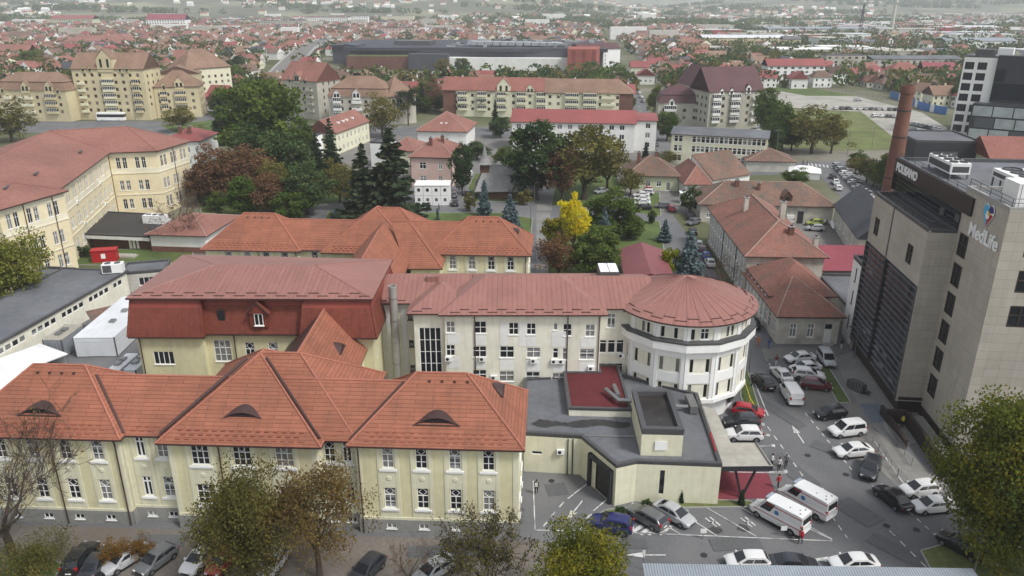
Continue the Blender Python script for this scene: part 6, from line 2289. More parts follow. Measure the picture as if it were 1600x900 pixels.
    for s in (-1, 1):
        q = MB()
        q.obox((sf[0] - .02, s * sf[3] * .74, sf[2] - .10), (.13, -.07 * s), (.045 * s, .15), .075)
        parts.append(('headlight', q.mesh('headlight', [M['lamp']])))
        q = MB()
        hh = .10 if kind in ('sedan', 'hatch') else .2
        q.obox((sr[0] + .03, s * sr[3] * .84, sr[2] - .16 + (hh - .1)), (.10, 0), (0, .12), hh)
        parts.append(('taillight', q.mesh('taillight', [M['tail']])))
    q = MB()
    q.box(st[0][0] - .03, st[0][0] + .02, -.26, .26, .62, .73)
    parts.append(('number_plate', q.mesh('number_plate', [M['white']])))
    q = MB()
    q.box(st[-1][0] - .04, st[-1][0] + .025, -.42, .42, .42, .56)
    parts.append(('grille', q.mesh('grille', [M['tyre']])))
    w, rm = MB(), MB()
    w.lathe([(0, -.1), (wr * .85, -.1), (wr, -.06), (wr, .08), (wr * .9, .11), (wr * .64, .11), (wr * .62, .06), (0, .06)], n=16)
    rm.lathe([(wr * .63, .10), (wr * .3, .085), (.06, .11), (0, .11)], n=10)
    for mm in (w, rm):
        mm.v = [(x, -z, y) for x, y, z in mm.v]
    wheel, rim = w.mesh('wheel', [M['tyre']], smooth=40), rm.mesh('rim', [M['rim']])
    # simple one-mesh version for cars too far off to show parts
    far = MB()
    far.v, far.f, far.m = list(b.v), list(b.f), list(b.m)
    for nm, me in parts:
        o = len(far.v)
        far.v += [tuple(v.co) for v in me.vertices]
        mi = 2 if 'window' in nm or nm == 'windscreen' else 3 if nm == 'taillight' else 1 if nm == 'grille' else 4
        for p in me.polygons:
            far.f.append(tuple(i + o for i in p.vertices))
            far.m.append(mi)
    for x in wx:
        for s in (-1, 1):
            o = len(far.v)
            far.v += [(v.co.x + x, s * (-v.co.y) * -1 + s * (hwb(x) - .085), v.co.z + wr) for v in wheel.vertices]
            for p in wheel.polygons:
                far.f.append(tuple(i + o for i in p.vertices))
                far.m.append(1)
    fm = far.mesh('far_car', [M['white'], M['tyre'], M['carglass'], M['tail'], M['lamp']], smooth=32)
    VM[kind] = (body, parts, wheel, rim, fm, [(x, hwb(x)) for x in wx], wr)
    return VM[kind]


PAINT = {'white': (.72, .72, .71), 'silver': (.40, .41, .42), 'grey': (.12, .125, .13), 'black': (.012, .012, .014), 'navy': (.02, .025, .11), 'blue': (.03, .08, .33), 'red': (.38, .02, .03), 'maroon': (.10, .012, .02), 'dark': (.03, .033, .04), 'green': (.35, .42, .10), 'beige': (.42, .38, .31)}


def car(kind, col, F, B, label, group=None, far=False, name=None, world=False, cat=None):
    """a vehicle whose nose is at photo pixel F and tail at B on the ground"""
    P, Q = (Vector(F), Vector(B)) if world else (Vector(at(*F)), Vector(at(*B)))
    c, d = (P + Q) / 2, (P - Q)
    rz = math.atan2(d.y, d.x)
    body, parts, wheel, rim, fm, wxs, wr = car_meshes(kind)
    m = paint('car_paint_' + col, PAINT[col])
    nm = name or {'sedan': 'parked_sedan', 'hatch': 'parked_hatchback', 'suv': 'parked_suv', 'mpv': 'parked_minivan', 'van': 'parked_van', 'wagon': 'parked_estate_car', 'ambulance': 'ambulance'}[kind]
    ct = cat or {'van': 'van', 'ambulance': 'ambulance', 'mpv': 'minivan'}.get(kind, 'car')
    if far:
        o = tag(link(nm, fm, None, (c.x, c.y, .066), rz), label, ct, group)
        o.material_slots[0].link = 'OBJECT'
        o.material_slots[0].material = m
        return o
    t = thing(nm, label, ct, (c.x, c.y, .066), rz, group)
    o = link('body', body, t)
    o.material_slots[0].link = 'OBJECT'
    o.material_slots[0].material = m
    for n_, me in parts:
        link(n_, me, t)
    for x, hw in wxs:
        for s in (-1, 1):
            w = link('wheel', wheel, t, (x, s * (hw - .085), wr), 0 if s < 0 else math.pi)
            link('rim', rim, w)
    return t


CARS = [
    ('sedan', 'white', (1303, 714), (1360, 709), 'white sedan parked alone between the white minivan and the black hatchback'),
    ('mpv', 'white', (1296, 682), (1347, 676), 'white boxy minivan in the bay nearest the dark glass clinic front'),
    ('hatch', 'black', (1270, 655), (1322, 649), 'black hatchback parked beside the blue-grey surfacing by the clinic'),
    ('van', 'white', (1224, 606), (1246, 641), 'tall white panel van with closed rear doors behind the maroon car'),
    ('hatch', 'maroon', (1296, 610), (1252, 605), 'dark maroon car between the white van and the grass strip'),
    ('suv', 'white', (1286, 595), (1238, 590), 'white off-roader with dark tail lamps next to the maroon car'),
    ('sedan', 'white', (1235, 583), (1280, 578), 'white sedan in the middle of the row before the old annexe'),
    ('sedan', 'white', (1226, 567), (1272, 563), 'white sedan at the far end of the row before the old annexe'),
    ('sedan', 'white', (1211, 582), (1229, 600), 'white sedan standing in the lane, tail to the camera, ahead of the panel van'),
    ('mpv', 'silver', (1297, 577), (1284, 558), 'silver minivan facing the camera beside the grass strip'),
    ('sedan', 'black', (1182, 593), (1202, 612), 'black sedan on the lane edge by the round tower'),
    ('hatch', 'red', (1188, 652), (1148, 646), 'red hatchback parked at the foot of the round tower'),
    ('suv', 'dark', (1130, 666), (1184, 666), 'dark grey off-roader between the red hatchback and a white car'),
    ('suv', 'white', (1134, 686), (1188, 687), 'white car parked right behind the pale canopy slab'),
    ('suv', 'dark', (1354, 752), (1363, 727), 'charcoal car facing the camera beside the railing'),
    ('sedan', 'black', (1373, 770), (1414, 802), 'long black sedan driving past two white cars'),
    ('hatch', 'white', (1408, 775), (1462, 769), 'white hatchback half under the big tree, farther of the two'),
    ('sedan', 'white', (1425, 800), (1486, 795), 'white sedan half under the big tree, nearer of the two'),
    ('wagon', 'black', (1478, 848), (1524, 874), 'black estate car under the big tree at the lower right'),
    ('hatch', 'white', (1133, 886), (1200, 886), 'white hatchback behind the carport roof, leftmost'),
    ('sedan', 'dark', (1275, 892), (1204, 888), 'dark sedan behind the carport roof between two white cars'),
    ('sedan', 'white', (1294, 890), (1370, 888), 'white sedan behind the carport roof, rightmost'),
    ('suv', 'navy', (925, 822), (985, 834), 'navy blue off-roader on the hatched bay by the planting'),
    ('wagon', 'grey', (985, 801), (1035, 830), 'dark grey estate car between the navy off-roader and the silver sedan'),
    ('sedan', 'silver', (1080, 826), (1026, 796), 'silver sedan with a sunroof parked beside the hatched bay'),
    ('suv', 'black', (140, 866), (116, 898), 'black off-roader with its tail to the camera at the lower left'),
    ('sedan', 'dark', (166, 872), (144, 902), 'dark sedan squeezed beside the black off-roader'),
    ('sedan', 'silver', (176, 894), (218, 868), 'silver car strewn with fallen leaves at the lower left'),
    ('hatch', 'grey', (226, 898), (266, 868), 'grey hatchback behind the rusty shrub'),
    ('sedan', 'white', (299, 896), (330, 864), 'white car facing the camera beside a red one'),
    ('hatch', 'red', (337, 900), (362, 868), 'bright red hatchback half hidden by the olive tree'),
    ('hatch', 'dark', (560, 912), (588, 884), 'dark car with a brown roof between bare twigs at the bottom edge'),
    ('sedan', 'silver', (662, 910), (696, 888), 'silver car cut by the bottom edge under the twiggy bush'),
    ('hatch', 'silver', (420, 900), (440, 872), 'silver car glimpsed behind the trunk of the brown tree'),
    ('sedan', 'black', (1172, 500), (1181, 520), 'black sedan in the lane between round tower and old annexe'),
]
for k in CARS:
    car(*k)
for F, B, lab in (((1184, 800), (1248, 834), 'white ambulance with red stripes, nearer of the pair'), ((1226, 776), (1290, 812), 'white ambulance with red stripes, farther of the pair')):
    t = car('ambulance', 'white', F, B, lab, 'two ambulances by the emergency entrance')
    s = MB()
    for sg in (-1, 1):
        for z0, z1, y in ((2.18, 2.27, .965), (1.05, 1.14, 1.012)):
            q = [(-2.88, sg * y, z0), (1.0 if z0 > 2 else 2.3, sg * y, z0), (1.0 if z0 > 2 else 2.3, sg * (y - (.006 if z0 > 2 else -.0)), z1), (-2.88, sg * (y - (.006 if z0 > 2 else 0)), z1)]
            s.poly(q if sg < 0 else q[::-1], 0)
        c = [(-.2 + .26 * math.cos(a), sg * .998, 1.72 + .26 * math.sin(a)) for a in np.linspace(0, 2 * math.pi, 9)[:-1]]
        s.poly(c if sg < 0 else c[::-1], 1)
    s.build('stripe', [M['redpaint'], M['bluepaint']], t)
    l = MB()
    l.box(1.05, 1.38, -.62, .62, 2.52, 2.68, 0)
    l.box(1.03, 1.40, -.30, .30, 2.52, 2.66, 1)
    l.build('light_bar', [paint('pale_beacon', (.30, .34, .40)), M['lamp']], t)
    l = MB()
    for x, y in ((-2.4, -.5), (-2.4, .5), (-2.1, 0), (-1.2, .3)):
        l.lathe([(.09, 2.53), (.09, 2.62), (0, 2.64)], (x, y), 8)
    split_build(l, 'roof_vent', M['cap'], t)
MID = [
    ('sedan', 'dark', (1078, 338), (1079, 345), 'dark sedan at the head of the row along the flaking old block'), ('hatch', 'grey', (1076, 353), (1090, 349), 'grey car slanting across the row by the flaking old block'),
    ('hatch', 'black', (1081, 362), (1084, 370), 'black car after the slanting grey one'), ('hatch', 'white', (1089, 381), (1092, 391), 'white car ahead of the maroon one beside the old block'),
    ('hatch', 'maroon', (1096, 390), (1099, 399), 'maroon car between a white and a blue car beside the old block'), ('hatch', 'blue', (1101, 399), (1105, 409), 'blue car before the nearest white one beside the old block'),
    ('sedan', 'white', (1106, 409), (1112, 421), 'white car at the near end of the row beside the old block'),
    ('suv', 'red', (1018, 297), (996, 296), 'red off-roader parked before the pale green house'), ('sedan', 'black', (992, 328), (1017, 328), 'black sedan at the near end of the white car row'),
    ('sedan', 'white', (992, 320), (1014, 320), 'white car next to the black sedan in the park lot'), ('sedan', 'white', (991, 314), (1013, 314), 'second white car from the black sedan in the park lot'),
    ('sedan', 'white', (991, 308), (1012, 308), 'third white car from the black sedan in the park lot'), ('suv', 'white', (1001, 304), (1018, 305), 'white off-roader at the far end of the white car row'),
    ('hatch', 'red', (1048, 325), (1051, 334), 'small red car by the white booth'), ('hatch', 'grey', (1030, 325), (1040, 325), 'grey car by the clipped bush'),
    ('sedan', 'silver', (930, 304), (948, 300), 'silver car among the park trees'), ('hatch', 'white', (957, 268), (955, 276), 'white car under the trees beyond the lawn'),
    ('sedan', 'silver', (735, 311), (733, 320), 'silver car beside the white cabins'), ('hatch', 'dark', (731, 302), (730, 309), 'dark car beside the white cabins'), ('hatch', 'dark', (709, 316), (712, 326), 'black car at the corner of the white cabins'), ('hatch', 'grey', (708, 304), (710, 312), 'grey car behind the black one at the cabins'),
    ('hatch', 'white', (735, 271), (734, 278), 'white car on the drive left of the church'), ('suv', 'dark', (1251, 333), (1245, 349), 'dark off-roader before the green workshop gate'),
    ('hatch', 'silver', (1262, 360), (1284, 361), 'pale car at the front of the workshop junk'), ('hatch', 'green', (1262, 352), (1282, 352), 'yellow-green car behind the pale one in the workshop yard'), ('van', 'white', (1230, 342), (1234, 350), 'white van peeping past the old roof in the workshop yard'),
    ('hatch', 'red', (298, 281), (304, 287), 'red car under the brown trees by the yellow hospital'), ('sedan', 'white', (292, 270), (300, 270), 'white car by the red one near the yellow hospital'), ('sedan', 'dark', (325, 305), (334, 306), 'dark car at the edge of the brown trees'),
]
for k in MID:
    car(*k, far=True)
t = thing('white_coach', 'white coach with a dark window band before the ochre apartment tower', 'coach', (*at(175, 189), .05), R(-2))
b = MB()
b.box(-6, 6, -1.25, 1.25, .35, 3.5)
b.box(-5.8, 5.8, -1.1, 1.1, 3.5, 3.7)
b.build('body', M['white'], t)
b = MB()
b.box(-5.7, 6.02, -1.27, 1.27, 1.75, 3.0)
b.build('window_band', M['carglass'], t)
for x in (-3.6, 3.8):
    for s in (-1, 1):
        w = car_meshes('ambulance')[2]
        link('wheel', w, t, (x, s * 1.16, .4), 0 if s < 0 else math.pi)
car('van', 'white', (223, 186), (246, 184), 'white van right of the coach on the boulevard', far=True)
# rows of far parked cars
rr = random.Random(11)


def row(P, Q, n, ang, group, label, cols=('white', 'white', 'silver', 'grey', 'dark', 'white', 'white', 'silver')):
    P, Q = Vector(at(*P)), Vector(at(*Q))
    for i in range(n):
        p = P.lerp(Q, i / max(1, n - 1))
        a = R(ang + rr.uniform(-5, 5))
        d = Vector((math.cos(a), math.sin(a))) * 2.2
        c = rr.choice(cols)
        k = rr.choice(('sedan', 'hatch', 'suv', 'hatch'))
        car(k, c, p + d, p - d, c.replace('dark', 'dark grey') + ' ' + label, group, True, world=True)


row((1308, 261), (1358, 312), 15, 20, 'cars parked slantwise along the car lane', 'car in the slanted row along the lane behind the slate gabled house')
row((1301, 279), (1309, 297), 3, 82, 'cars on the left edge of the car lane', 'car on the left edge of the car lane')
row((1305, 171), (1408, 173), 12, 88, 'cars along the edge of the gravel lot', 'car in the row at the edge of the pale gravel lot')
row((1340, 158), (1346, 158), 1, 5, 'cars on the gravel lot', 'car alone on the pale gravel lot')
row((1366, 183), (1400, 184), 4, 40, 'cars by the lot entrance', 'car at the corner of the pale lot by the chimney')
row((1425, 196), (1466, 205), 7, 80, 'cars parked before the office tower', 'car parked in front of the white office tower')
row((1426, 206), (1460, 212), 5, 80, 'cars parked before the office tower', 'car parked in front of the white office tower')
row((1024, 228), (1010, 190), 6, 96, 'cars in the narrow street', 'car in the narrow street beside the red roofed school')
row((1005, 160), (984, 118), 9, 96, 'cars in the upper narrow street', 'car in the upper street between brick end and red roofs')
row((1128, 266), (1146, 268), 3, 10, 'cars behind the office block', 'car in the yard before the pale office block')
row((1180, 205), (1190, 196), 3, 10, 'cars by the purple roofed block', 'car by the purple roofed apartment block')
row((330, 168), (352, 160), 3, 60, 'cars near the roundabout', 'car near the roundabout')
row((460, 98), (482, 77), 3, 60, 'cars beside the viaduct foot', 'car beside the viaduct')

# ================================================================== people


def person(loc, rz, label, top, legs, hair='hair', pose=0, bag=None, px_=True):
    x, y = at(*loc) if px_ else loc
    t = thing('person', label, 'person', (x, y, .05), rz)
    me = bpy.data.meshes.new('body')
    st = (.20, -.16) if pose == 0 else (.05, -.05)
    V = [(0, 0, .95), (0, .0, 1.12), (0, .01, 1.32), (0, 0, 1.46), (0, .02, 1.53), (.02, .03, 1.62), (.03, .03, 1.74)]
    Rr = [(.15, .11), (.145, .10), (.17, .11), (.11, .085), (.055, .055), (.085, .10), (.055, .07)]
    E = [(i, i + 1) for i in range(6)]

    def chain(fr, pts):
        p = fr
        for q, r in pts:
            V.append(q)
            Rr.append(r)
            E.append((p, len(V) - 1))
            p = len(V) - 1
    for k, s in enumerate((-1, 1)):
        f = st[k]
        chain(0, [((f * .15, s * .10, .86), (.10, .10)), ((f * .55 + .03, s * .11, .48), (.062, .062)), ((f - .02, s * .11, .10), (.04, .045)), ((f + .02, s * .11, .04), (.04, .035)), ((f + .15, s * .12, .035), (.035, .025))])
        g = -f
        el = ((g * .35, s * .27, 1.13), (.042, .042))
        hd = ((g * .8 + .05, s * .26, .90), (.028, .03)) if pose != 2 else ((.28, s * .16, 1.14), (.028, .03))
        chain(3, [((0, s * .19, 1.42), (.065, .065)), el, hd, ((hd[0][0] + .03, hd[0][1], hd[0][2] - .09), (.032, .02))])
        w = len(V) - 1
        for j in range(4):
            b_ = V[w]
            chain(w, [((b_[0] + .03 - .02 * j, b_[1] + s * .004, b_[2] - .08 + .008 * abs(j - 1.5)), (.009, .009))])
        b_ = V[w - 1]
        chain(w - 1, [((b_[0] + .05, b_[1] - s * .02, b_[2] - .06), (.010, .010))])
    me.from_pydata([(v[0], v[1], v[2]) for v in V], E, [])
    o = bpy.data.objects.new('tmp_body', me)
    COL.objects.link(o)
    o.modifiers.new('skin', 'SKIN')
    for i, r in enumerate(Rr):
        me.skin_vertices[0].data[i].radius = r
    me.skin_vertices[0].data[0].use_root = True
    sb = o.modifiers.new('sub', 'SUBSURF')
    sb.levels = sb.render_levels = 1
    bpy.context.view_layer.update()
    m2 = bpy.data.meshes.new_from_object(o.evaluated_get(bpy.context.evaluated_depsgraph_get()))
    bpy.data.objects.remove(o)
    m2.name = 'body'
    m2.materials.clear()
    for m in (M[top], M[legs], M['skin'], M['cloth_black']):
        m2.materials.append(m)
    for p in m2.polygons:
        c = p.center
        p.use_smooth = True
        p.material_index = 3 if c.z < .09 else 1 if c.z < .93 and abs(c.y) < .22 else 2 if c.z > 1.50 or (abs(c.y) > .2 and c.z < .90) or (pose == 2 and c.x > .26 and c.z < 1.2) else 0
    link('body', m2, t)
    h = MB()
    h.lathe([(.02, 1.80), (.075, 1.785), (.105, 1.73), (.11, 1.66), (.095, 1.60)], (.01, 0), 10)
    h.v = [(x_ - .005, y_ * .92, z_ + (.02 if x_ > .06 else -.02)) for x_, y_, z_ in h.v]
    h.build('hair', M[hair], t, smooth=60)
    f = MB()
    for s in (-1, 1):
        f.box(.108, .118, s * .035 - .012, s * .035 + .012, 1.665, 1.68, 0)
    f.box(.112, .135, -.012, .012, 1.63, 1.66, 1)
    f.box(.108, .116, -.025, .025, 1.598, 1.608, 2)
    f.build('face', [M['cloth_black'], M['skin'], M['redpaint']], t)
    if bag:
        b = MB()
        b.box(-.24, -.12, -.15, .15, 1.02, 1.42)
        b.build('backpack', M[bag], t)
    return t


person((838, 772), R(80), 'person in black jacket with a white bag walking into the yard by the front wing', 'cloth_black', 'cloth_black', bag='cloth_white')
person((1216, 736), R(-100), 'person in a white top and black trousers walking by the canopy corner', 'cloth_white', 'cloth_black')
person((1227, 731), R(-100), 'person in dark clothes walking beside the one in white', 'cloth_grey', 'cloth_black')
person((1215, 763), R(-60), 'person in a red jacket with black trousers beside the red surfacing', 'cloth_red', 'cloth_black')
person((1250, 850), R(-140), 'person in a red and white jacket at the rear of the near ambulance', 'cloth_red', 'cloth_black', bag='cloth_white')
person((1201, 545), R(120), 'person in a blue coat by the doorstep of the old annexe', 'cloth_blue', 'cloth_blue')
person((1184, 541), R(60), 'person in an orange coat near the blue one', 'cloth_orange', 'cloth_orange')
person((1212, 572), R(-80), 'person in a maroon coat with pale trousers crossing the lane', 'cloth_maroon', 'cloth_white')
person((1174, 604), R(-30), 'person in black standing by the black sedan', 'cloth_black', 'cloth_black', pose=2)
person((1314, 546), R(-90), 'person in a dark jacket and white trousers by the clinic corner', 'cloth_black', 'cloth_white')
person((1409, 668), R(180), 'person in a yellow vest at the clinic ramp', 'cloth_hivis', 'cloth_black', pose=2)
person((1205, 730), R(-20), 'person in a white coat leaning at the canopy edge', 'cloth_white', 'cloth_black', pose=2)
person((686, 329), R(0), 'person in black on the park road before the white cabins', 'cloth_black', 'cloth_black')
person((983, 312), R(-90), 'person in dark clothes beside the white car row', 'cloth_black', 'cloth_grey')
person((1254, 258), R(0), 'person in black near the zebra crossing, left of the two', 'cloth_black', 'cloth_black')
person((1261, 259), R(0), 'person in black near the zebra crossing, right of the two', 'cloth_grey', 'cloth_black')
person((1228, 154), R(0), 'person standing on the pale gravel lot', 'cloth_black', 'cloth_black')

# ================================================================== street furniture


def lamp_post(P, h, label, arm=1.6, rz=0.):
    t = thing('street_lamp', label, 'street lamp', (*(at(*P) if P[1] > 3 else P), .03), rz)
    b = MB()
    b.tube([(0, 0, 0), (0, 0, h - .4), (.25, 0, h), (arm, 0, h + .12)], [.09, .06, .05, .035], 6)
    b.build('pole', M['steel'], t)
    b = MB()
    b.box(arm - .1, arm + .55, -.12, .12, h + .06, h + .2)
    b.build('lamp_head', M['cap'], t)


lamp_post((1170, 582), 5.5, 'dark thin lamp post by the round tower lawn', .8, R(20))
lamp_post((1334, 560), 5.0, 'lamp post by the low dark wall at the clinic corner', .9, R(180))
lamp_post((1519, 905), 5.4, 'white lamp post at the lower right corner', .9, R(180))
lamp_post((117, 186), 9, 'pale street lamp left of the coach', 1.5, R(90))
lamp_post((212, 190), 10, 'pale street lamp right of the coach', 1.5, R(90))
lamp_post((299, 178), 10, 'pale street lamp by the roundabout', 1.5, R(60))
lamp_post((1323, 246), 9, 'street lamp at the crossroad near the rough field', 1.4, R(200))
lamp_post((1212, 246), 9, 'street lamp before the pale office block', 1.4, R(200))
lamp_post((1362, 232), 8, 'street lamp in front of the rough field by the chimney', 1.4, R(200))
lamp_post((741, 326), 6, 'dark lamp post on the park road', .5)
lamp_post((829, 352), 6, 'dark lamp post at the corner of the park lawn', .5)
lamp_post((835, 322), 6, 'white lamp post beside the church', .5)
t = thing('yellow_handrail', 'bent yellow tube rail beside the lawn at the round tower', 'handrail', (*at(1172, 622), 0))
o = Vector((*at(1172, 622), 0))
b = MB()
q = [at(1163, 594, .9), at(1172, 622, .9), at(1180, 636, .3), at(1186, 638, .3)]
zz = (.9, .9, .3, .3)
b.tube([(a[0] - o.x, a[1] - o.y, z) for a, z in zip(q, zz)], .07, 6)
b.tube([(q[0][0] - o.x, q[0][1] - o.y, .0), (q[0][0] - o.x, q[0][1] - o.y, .9)], .05, 6)
b.tube([(q[1][0] - o.x, q[1][1] - o.y, .0), (q[1][0] - o.x, q[1][1] - o.y, .9)], .05, 6)
b.build('rail', M['yellowpaint'], t)


def fence(name, label, pts, h, m='steel', step=1.6, glass=False, cat='railing', bars=0):
    P = [Vector(at(*p)) for p in pts]
    o = P[0]
    t = thing(name, label, cat, (o.x, o.y, .03))
    b = MB()
    for a, c in zip(P, P[1:]):
        L = (c - a).length
        k = max(1, int(L / step))
        for i in range(k + 1):
            p = a.lerp(c, i / k) - o
            b.tube([(p.x, p.y, 0), (p.x, p.y, h)], .04, 5)
    split_build(b, 'post', M[m], t)
    b = MB()
    for a, c in zip(P, P[1:]):
        a, c = a - o, c - o
        for z in ((h - .04, .15) if not bars else [h * (i + 1) / bars for i in range(bars)]):
            b.tube([(a.x, a.y, z), (c.x, c.y, z)], .03, 4)
    b.build('rail', M[m], t)
    return t


fence('metal_railing', 'thin grey metal railing along the clinic ramp beside the parked white cars', [(1345, 668), (1372, 706), (1402, 745), (1420, 766)], 1.05, 'steel', 1.5, bars=4)
fence('metal_railing', 'thin grey railing on the upper edge of the clinic ramp', [(1378, 668), (1402, 696), (1424, 728)], 1.05, 'steel', 1.5, bars=4)
fence('mesh_fence', 'long dark fence along the far edge of the gravel lot', [(1190, 132), (1270, 136), (1340, 149), (1395, 158)], 2.0, 'darksteel', 3.5, cat='fence', bars=5)
t = thing('blue_hoarding', 'blue and white sheet hoarding beside the gravel lot', 'hoarding', (*at(1390, 152), 0))
o = Vector(at(1390, 152))
b = MB()
pts = [at(1390, 152), at(1418, 162), at(1440, 172), at(1478, 180)]
for i in range(3):
    for k in range(6):
        p, q = Vector(pts[i]).lerp(Vector(pts[i + 1]), k / 6) - o, Vector(pts[i]).lerp(Vector(pts[i + 1]), (k + 1) / 6) - o
        d = (q - p).normalized()
        n = Vector((d.y, -d.x)) * .06
        b.prism([tuple(p + n), tuple(q + n), tuple(q - n), tuple(p - n)], 0, 3.6, 1 if (i * 6 + k) in (3, 4, 9, 14) else 0)
split_build(b, 'panel', [M['bluepaint'], M['whitewall']], t)


def sign(P, label, m, h=1.9, w=.6, hh=.6, rz=0.):
    t = thing('sign_post', label, 'sign', (*at(*P), .03), rz)
    b = MB()
    b.tube([(0, 0, 0), (0, 0, h)], .035, 5)
    b.build('pole', M['steel'], t)
    b = MB()
    b.box(-w / 2, w / 2, -.06, -.03, h - hh, h)
    b.build('sign_plate', M[m], t)


sign((1098, 842), 'small white reserved-bay sign on a post, left of two', 'white', 1.2, .6, .5)
sign((1223, 838), 'small white reserved-bay sign on a post by the near ambulance', 'white', 1.2, .6, .5)
sign((1004, 890), 'post with a small plate at the carport corner', 'whitewall', 2.2, .3, .5)
t = thing('waste_skip', 'junk heap of grey and white machine parts in the workshop yard', 'junk pile', (*at(1284, 348), 0), R(20))
b = MB()
rj = random.Random(4)
for i in range(26):
    x, y, z = rj.uniform(-2.6, 2.6), rj.uniform(-2, 2), rj.uniform(.1, .9)
    a = rj.uniform(0, 3)
    b.obox((x, y, z), (.5 * math.cos(a), .5 * math.sin(a)), (-.25 * math.sin(a), .25 * math.cos(a)), rj.uniform(.08, .4), rj.choice((0, 1, 2)))
b.build('scrap', [M['steel'], M['whitewall'], M['cap']], t)
t = thing('white_boat', 'long white upturned boat-like shell leaning in the workshop yard', 'boat shell', (*at(1300, 355), .0), R(75))
b = MB()
b.tube([(-2.6, 0, .3), (-1.6, 0, .7), (0, 0, .95), (1.6, 0, .7), (2.6, 0, .3)], [.1, .5, .62, .5, .1], 8)
b.build('shell', M['white'], t, smooth=50)
t = thing('reception_booth', 'small white booth with a glazed front by the park lane', 'booth', (45.2, 197.5), R(-3))
b = MB()
b.box(-1, 1, -1.2, 1.2, 0, 2.7, 0)
b.box(-.8, .8, -1.24, -1.2, 1.1, 2.1, 1)
b.box(-1.2, 1.2, -1.4, 1.4, 2.7, 2.85, 0)
b.build('booth', [M['white'], M['glass']], t)
t = thing('statue', 'dark bronze statue on the park lawn', 'statue', (*at(684, 344), .1))
b = MB()
b.lathe([(.5, 0), (.5, .5), (.28, .6), (.3, 1.4), (.38, 1.9), (.2, 2.4), (.16, 2.5), (.2, 2.7), (.12, 2.95), (0, 3)], n=10)
b.build('figure', pm('bronze', (.05, .085, .075), .5, .1, .3, metal=.4), t)
t = thing('generator', 'grey machine set with pipes by the clinic wall', 'machine', (*at(1338, 610), .05), R(-62))
t.scale = (.75, .75, .75)
b = MB()
b.box(-1.8, 1.6, -.6, .6, .2, 1.6, 0)
for i in range(6):
    b.box(-1.5 + i * .5, -1.3 + i * .5, -.7, .7, .15, 1.75, 1)
b.tube([(1.8, 0, .6), (2.6, .2, .5)], .35, 8, 2)
b.build('generator', [M['cap'], M['steel'], M['charcoal']], t)
# ================================================================== trees
def leaf_pair(k):
    return LEAF[k]


def quads(name, c, size, rng, mats, mi=None, asp=1., dirs=None, flat=0.):
    """many small leaf-sized faces at the points c"""
    n = len(c)
    a = rng.normal(size=(n, 3)) if dirs is None else dirs + rng.normal(size=(n, 3)) * .35
    a /= np.linalg.norm(a, axis=1)[:, None]
    b = rng.normal(size=(n, 3))
    b[:, 2] *= (1 - flat)
    b -= a * (a * b).sum(1)[:, None]
    b /= np.linalg.norm(b, axis=1)[:, None] + 1e-9
    s = size * rng.uniform(.6, 1.3, size=(n, 1)) / 2
    a, b = a * s * asp, b * s
    v = np.stack([c - a - b * .6, c + a * .2 - b, c + a + b * .5, c - a * .3 + b], 1).reshape(-1, 3)
    me = bpy.data.meshes.new(name)
    me.vertices.add(4 * n)
    me.vertices.foreach_set('co', v.ravel())
    me.loops.add(4 * n)
    me.loops.foreach_set('vertex_index', np.arange(4 * n))
    me.polygons.add(n)
    me.polygons.foreach_set('loop_start', np.arange(n) * 4)
    for m in mats:
        me.materials.append(m)
    if mi is not None:
        me.polygons.foreach_set('material_index', mi.astype(np.int32))
    me.update()
    return me


LEAF = {
    'green': (leafm('leaf_green', (0.055, 0.098, 0.022), (0.135, 0.175, 0.045)), leafm('leaf_green_light', (0.075, 0.128, 0.027), (0.150, 0.195, 0.045))),
    'dark': (leafm('leaf_dark', (0.033, 0.065, 0.026), (0.081, 0.124, 0.047)), leafm('leaf_dark_light', (0.065, 0.105, 0.036), (0.118, 0.160, 0.062))),
    'olive': (leafm('leaf_olive', (0.087, 0.090, 0.029), (0.189, 0.167, 0.051)), leafm('leaf_olive_light', (0.160, 0.152, 0.043), (0.246, 0.217, 0.072))),
    'brown': (leafm('leaf_brown', (0.098, 0.067, 0.028), (0.196, 0.133, 0.050)), leafm('leaf_brown_light', (0.140, 0.119, 0.039), (0.238, 0.168, 0.063))),
    'rust': (leafm('leaf_rust', (0.128, 0.075, 0.042), (0.210, 0.117, 0.068)), leafm('leaf_rust_light', (0.150, 0.093, 0.053), (0.240, 0.143, 0.075))),
    'orange': (leafm('leaf_orange', (0.150, 0.075, 0.020), (0.230, 0.130, 0.030)), leafm('leaf_orange_light', (0.200, 0.120, 0.030), (0.270, 0.170, 0.040))),
    'yellow': (leafm('leaf_yellow', (.72, .60, .03), (.85, .72, .045), .5), leafm('leaf_yellow_dark', (.60, .56, .03), (.75, .66, .04), .5)),
    'lime': (leafm('leaf_lime', (0.160, 0.200, 0.014), (0.280, 0.300, 0.020)), leafm('leaf_lime_light', (0.220, 0.270, 0.020), (0.330, 0.360, 0.030))),
    'gold': (leafm('leaf_gold', (0.078, 0.102, 0.017), (0.180, 0.174, 0.026)), leafm('leaf_gold_light', (0.180, 0.168, 0.019), (0.312, 0.264, 0.030))),
    'blue': (leafm('needle_blue', (0.085, 0.125, 0.130), (0.15, 0.205, 0.215), .2), leafm('needle_blue_light', (0.103, 0.149, 0.155), (0.172, 0.230, 0.236), .2)),
    'spruce': (leafm('needle_dark', (0.021, 0.042, 0.023), (0.044, 0.070, 0.036), .2), leafm('needle_dark_light', (0.036, 0.062, 0.033), (0.060, 0.086, 0.044), .2)),
}


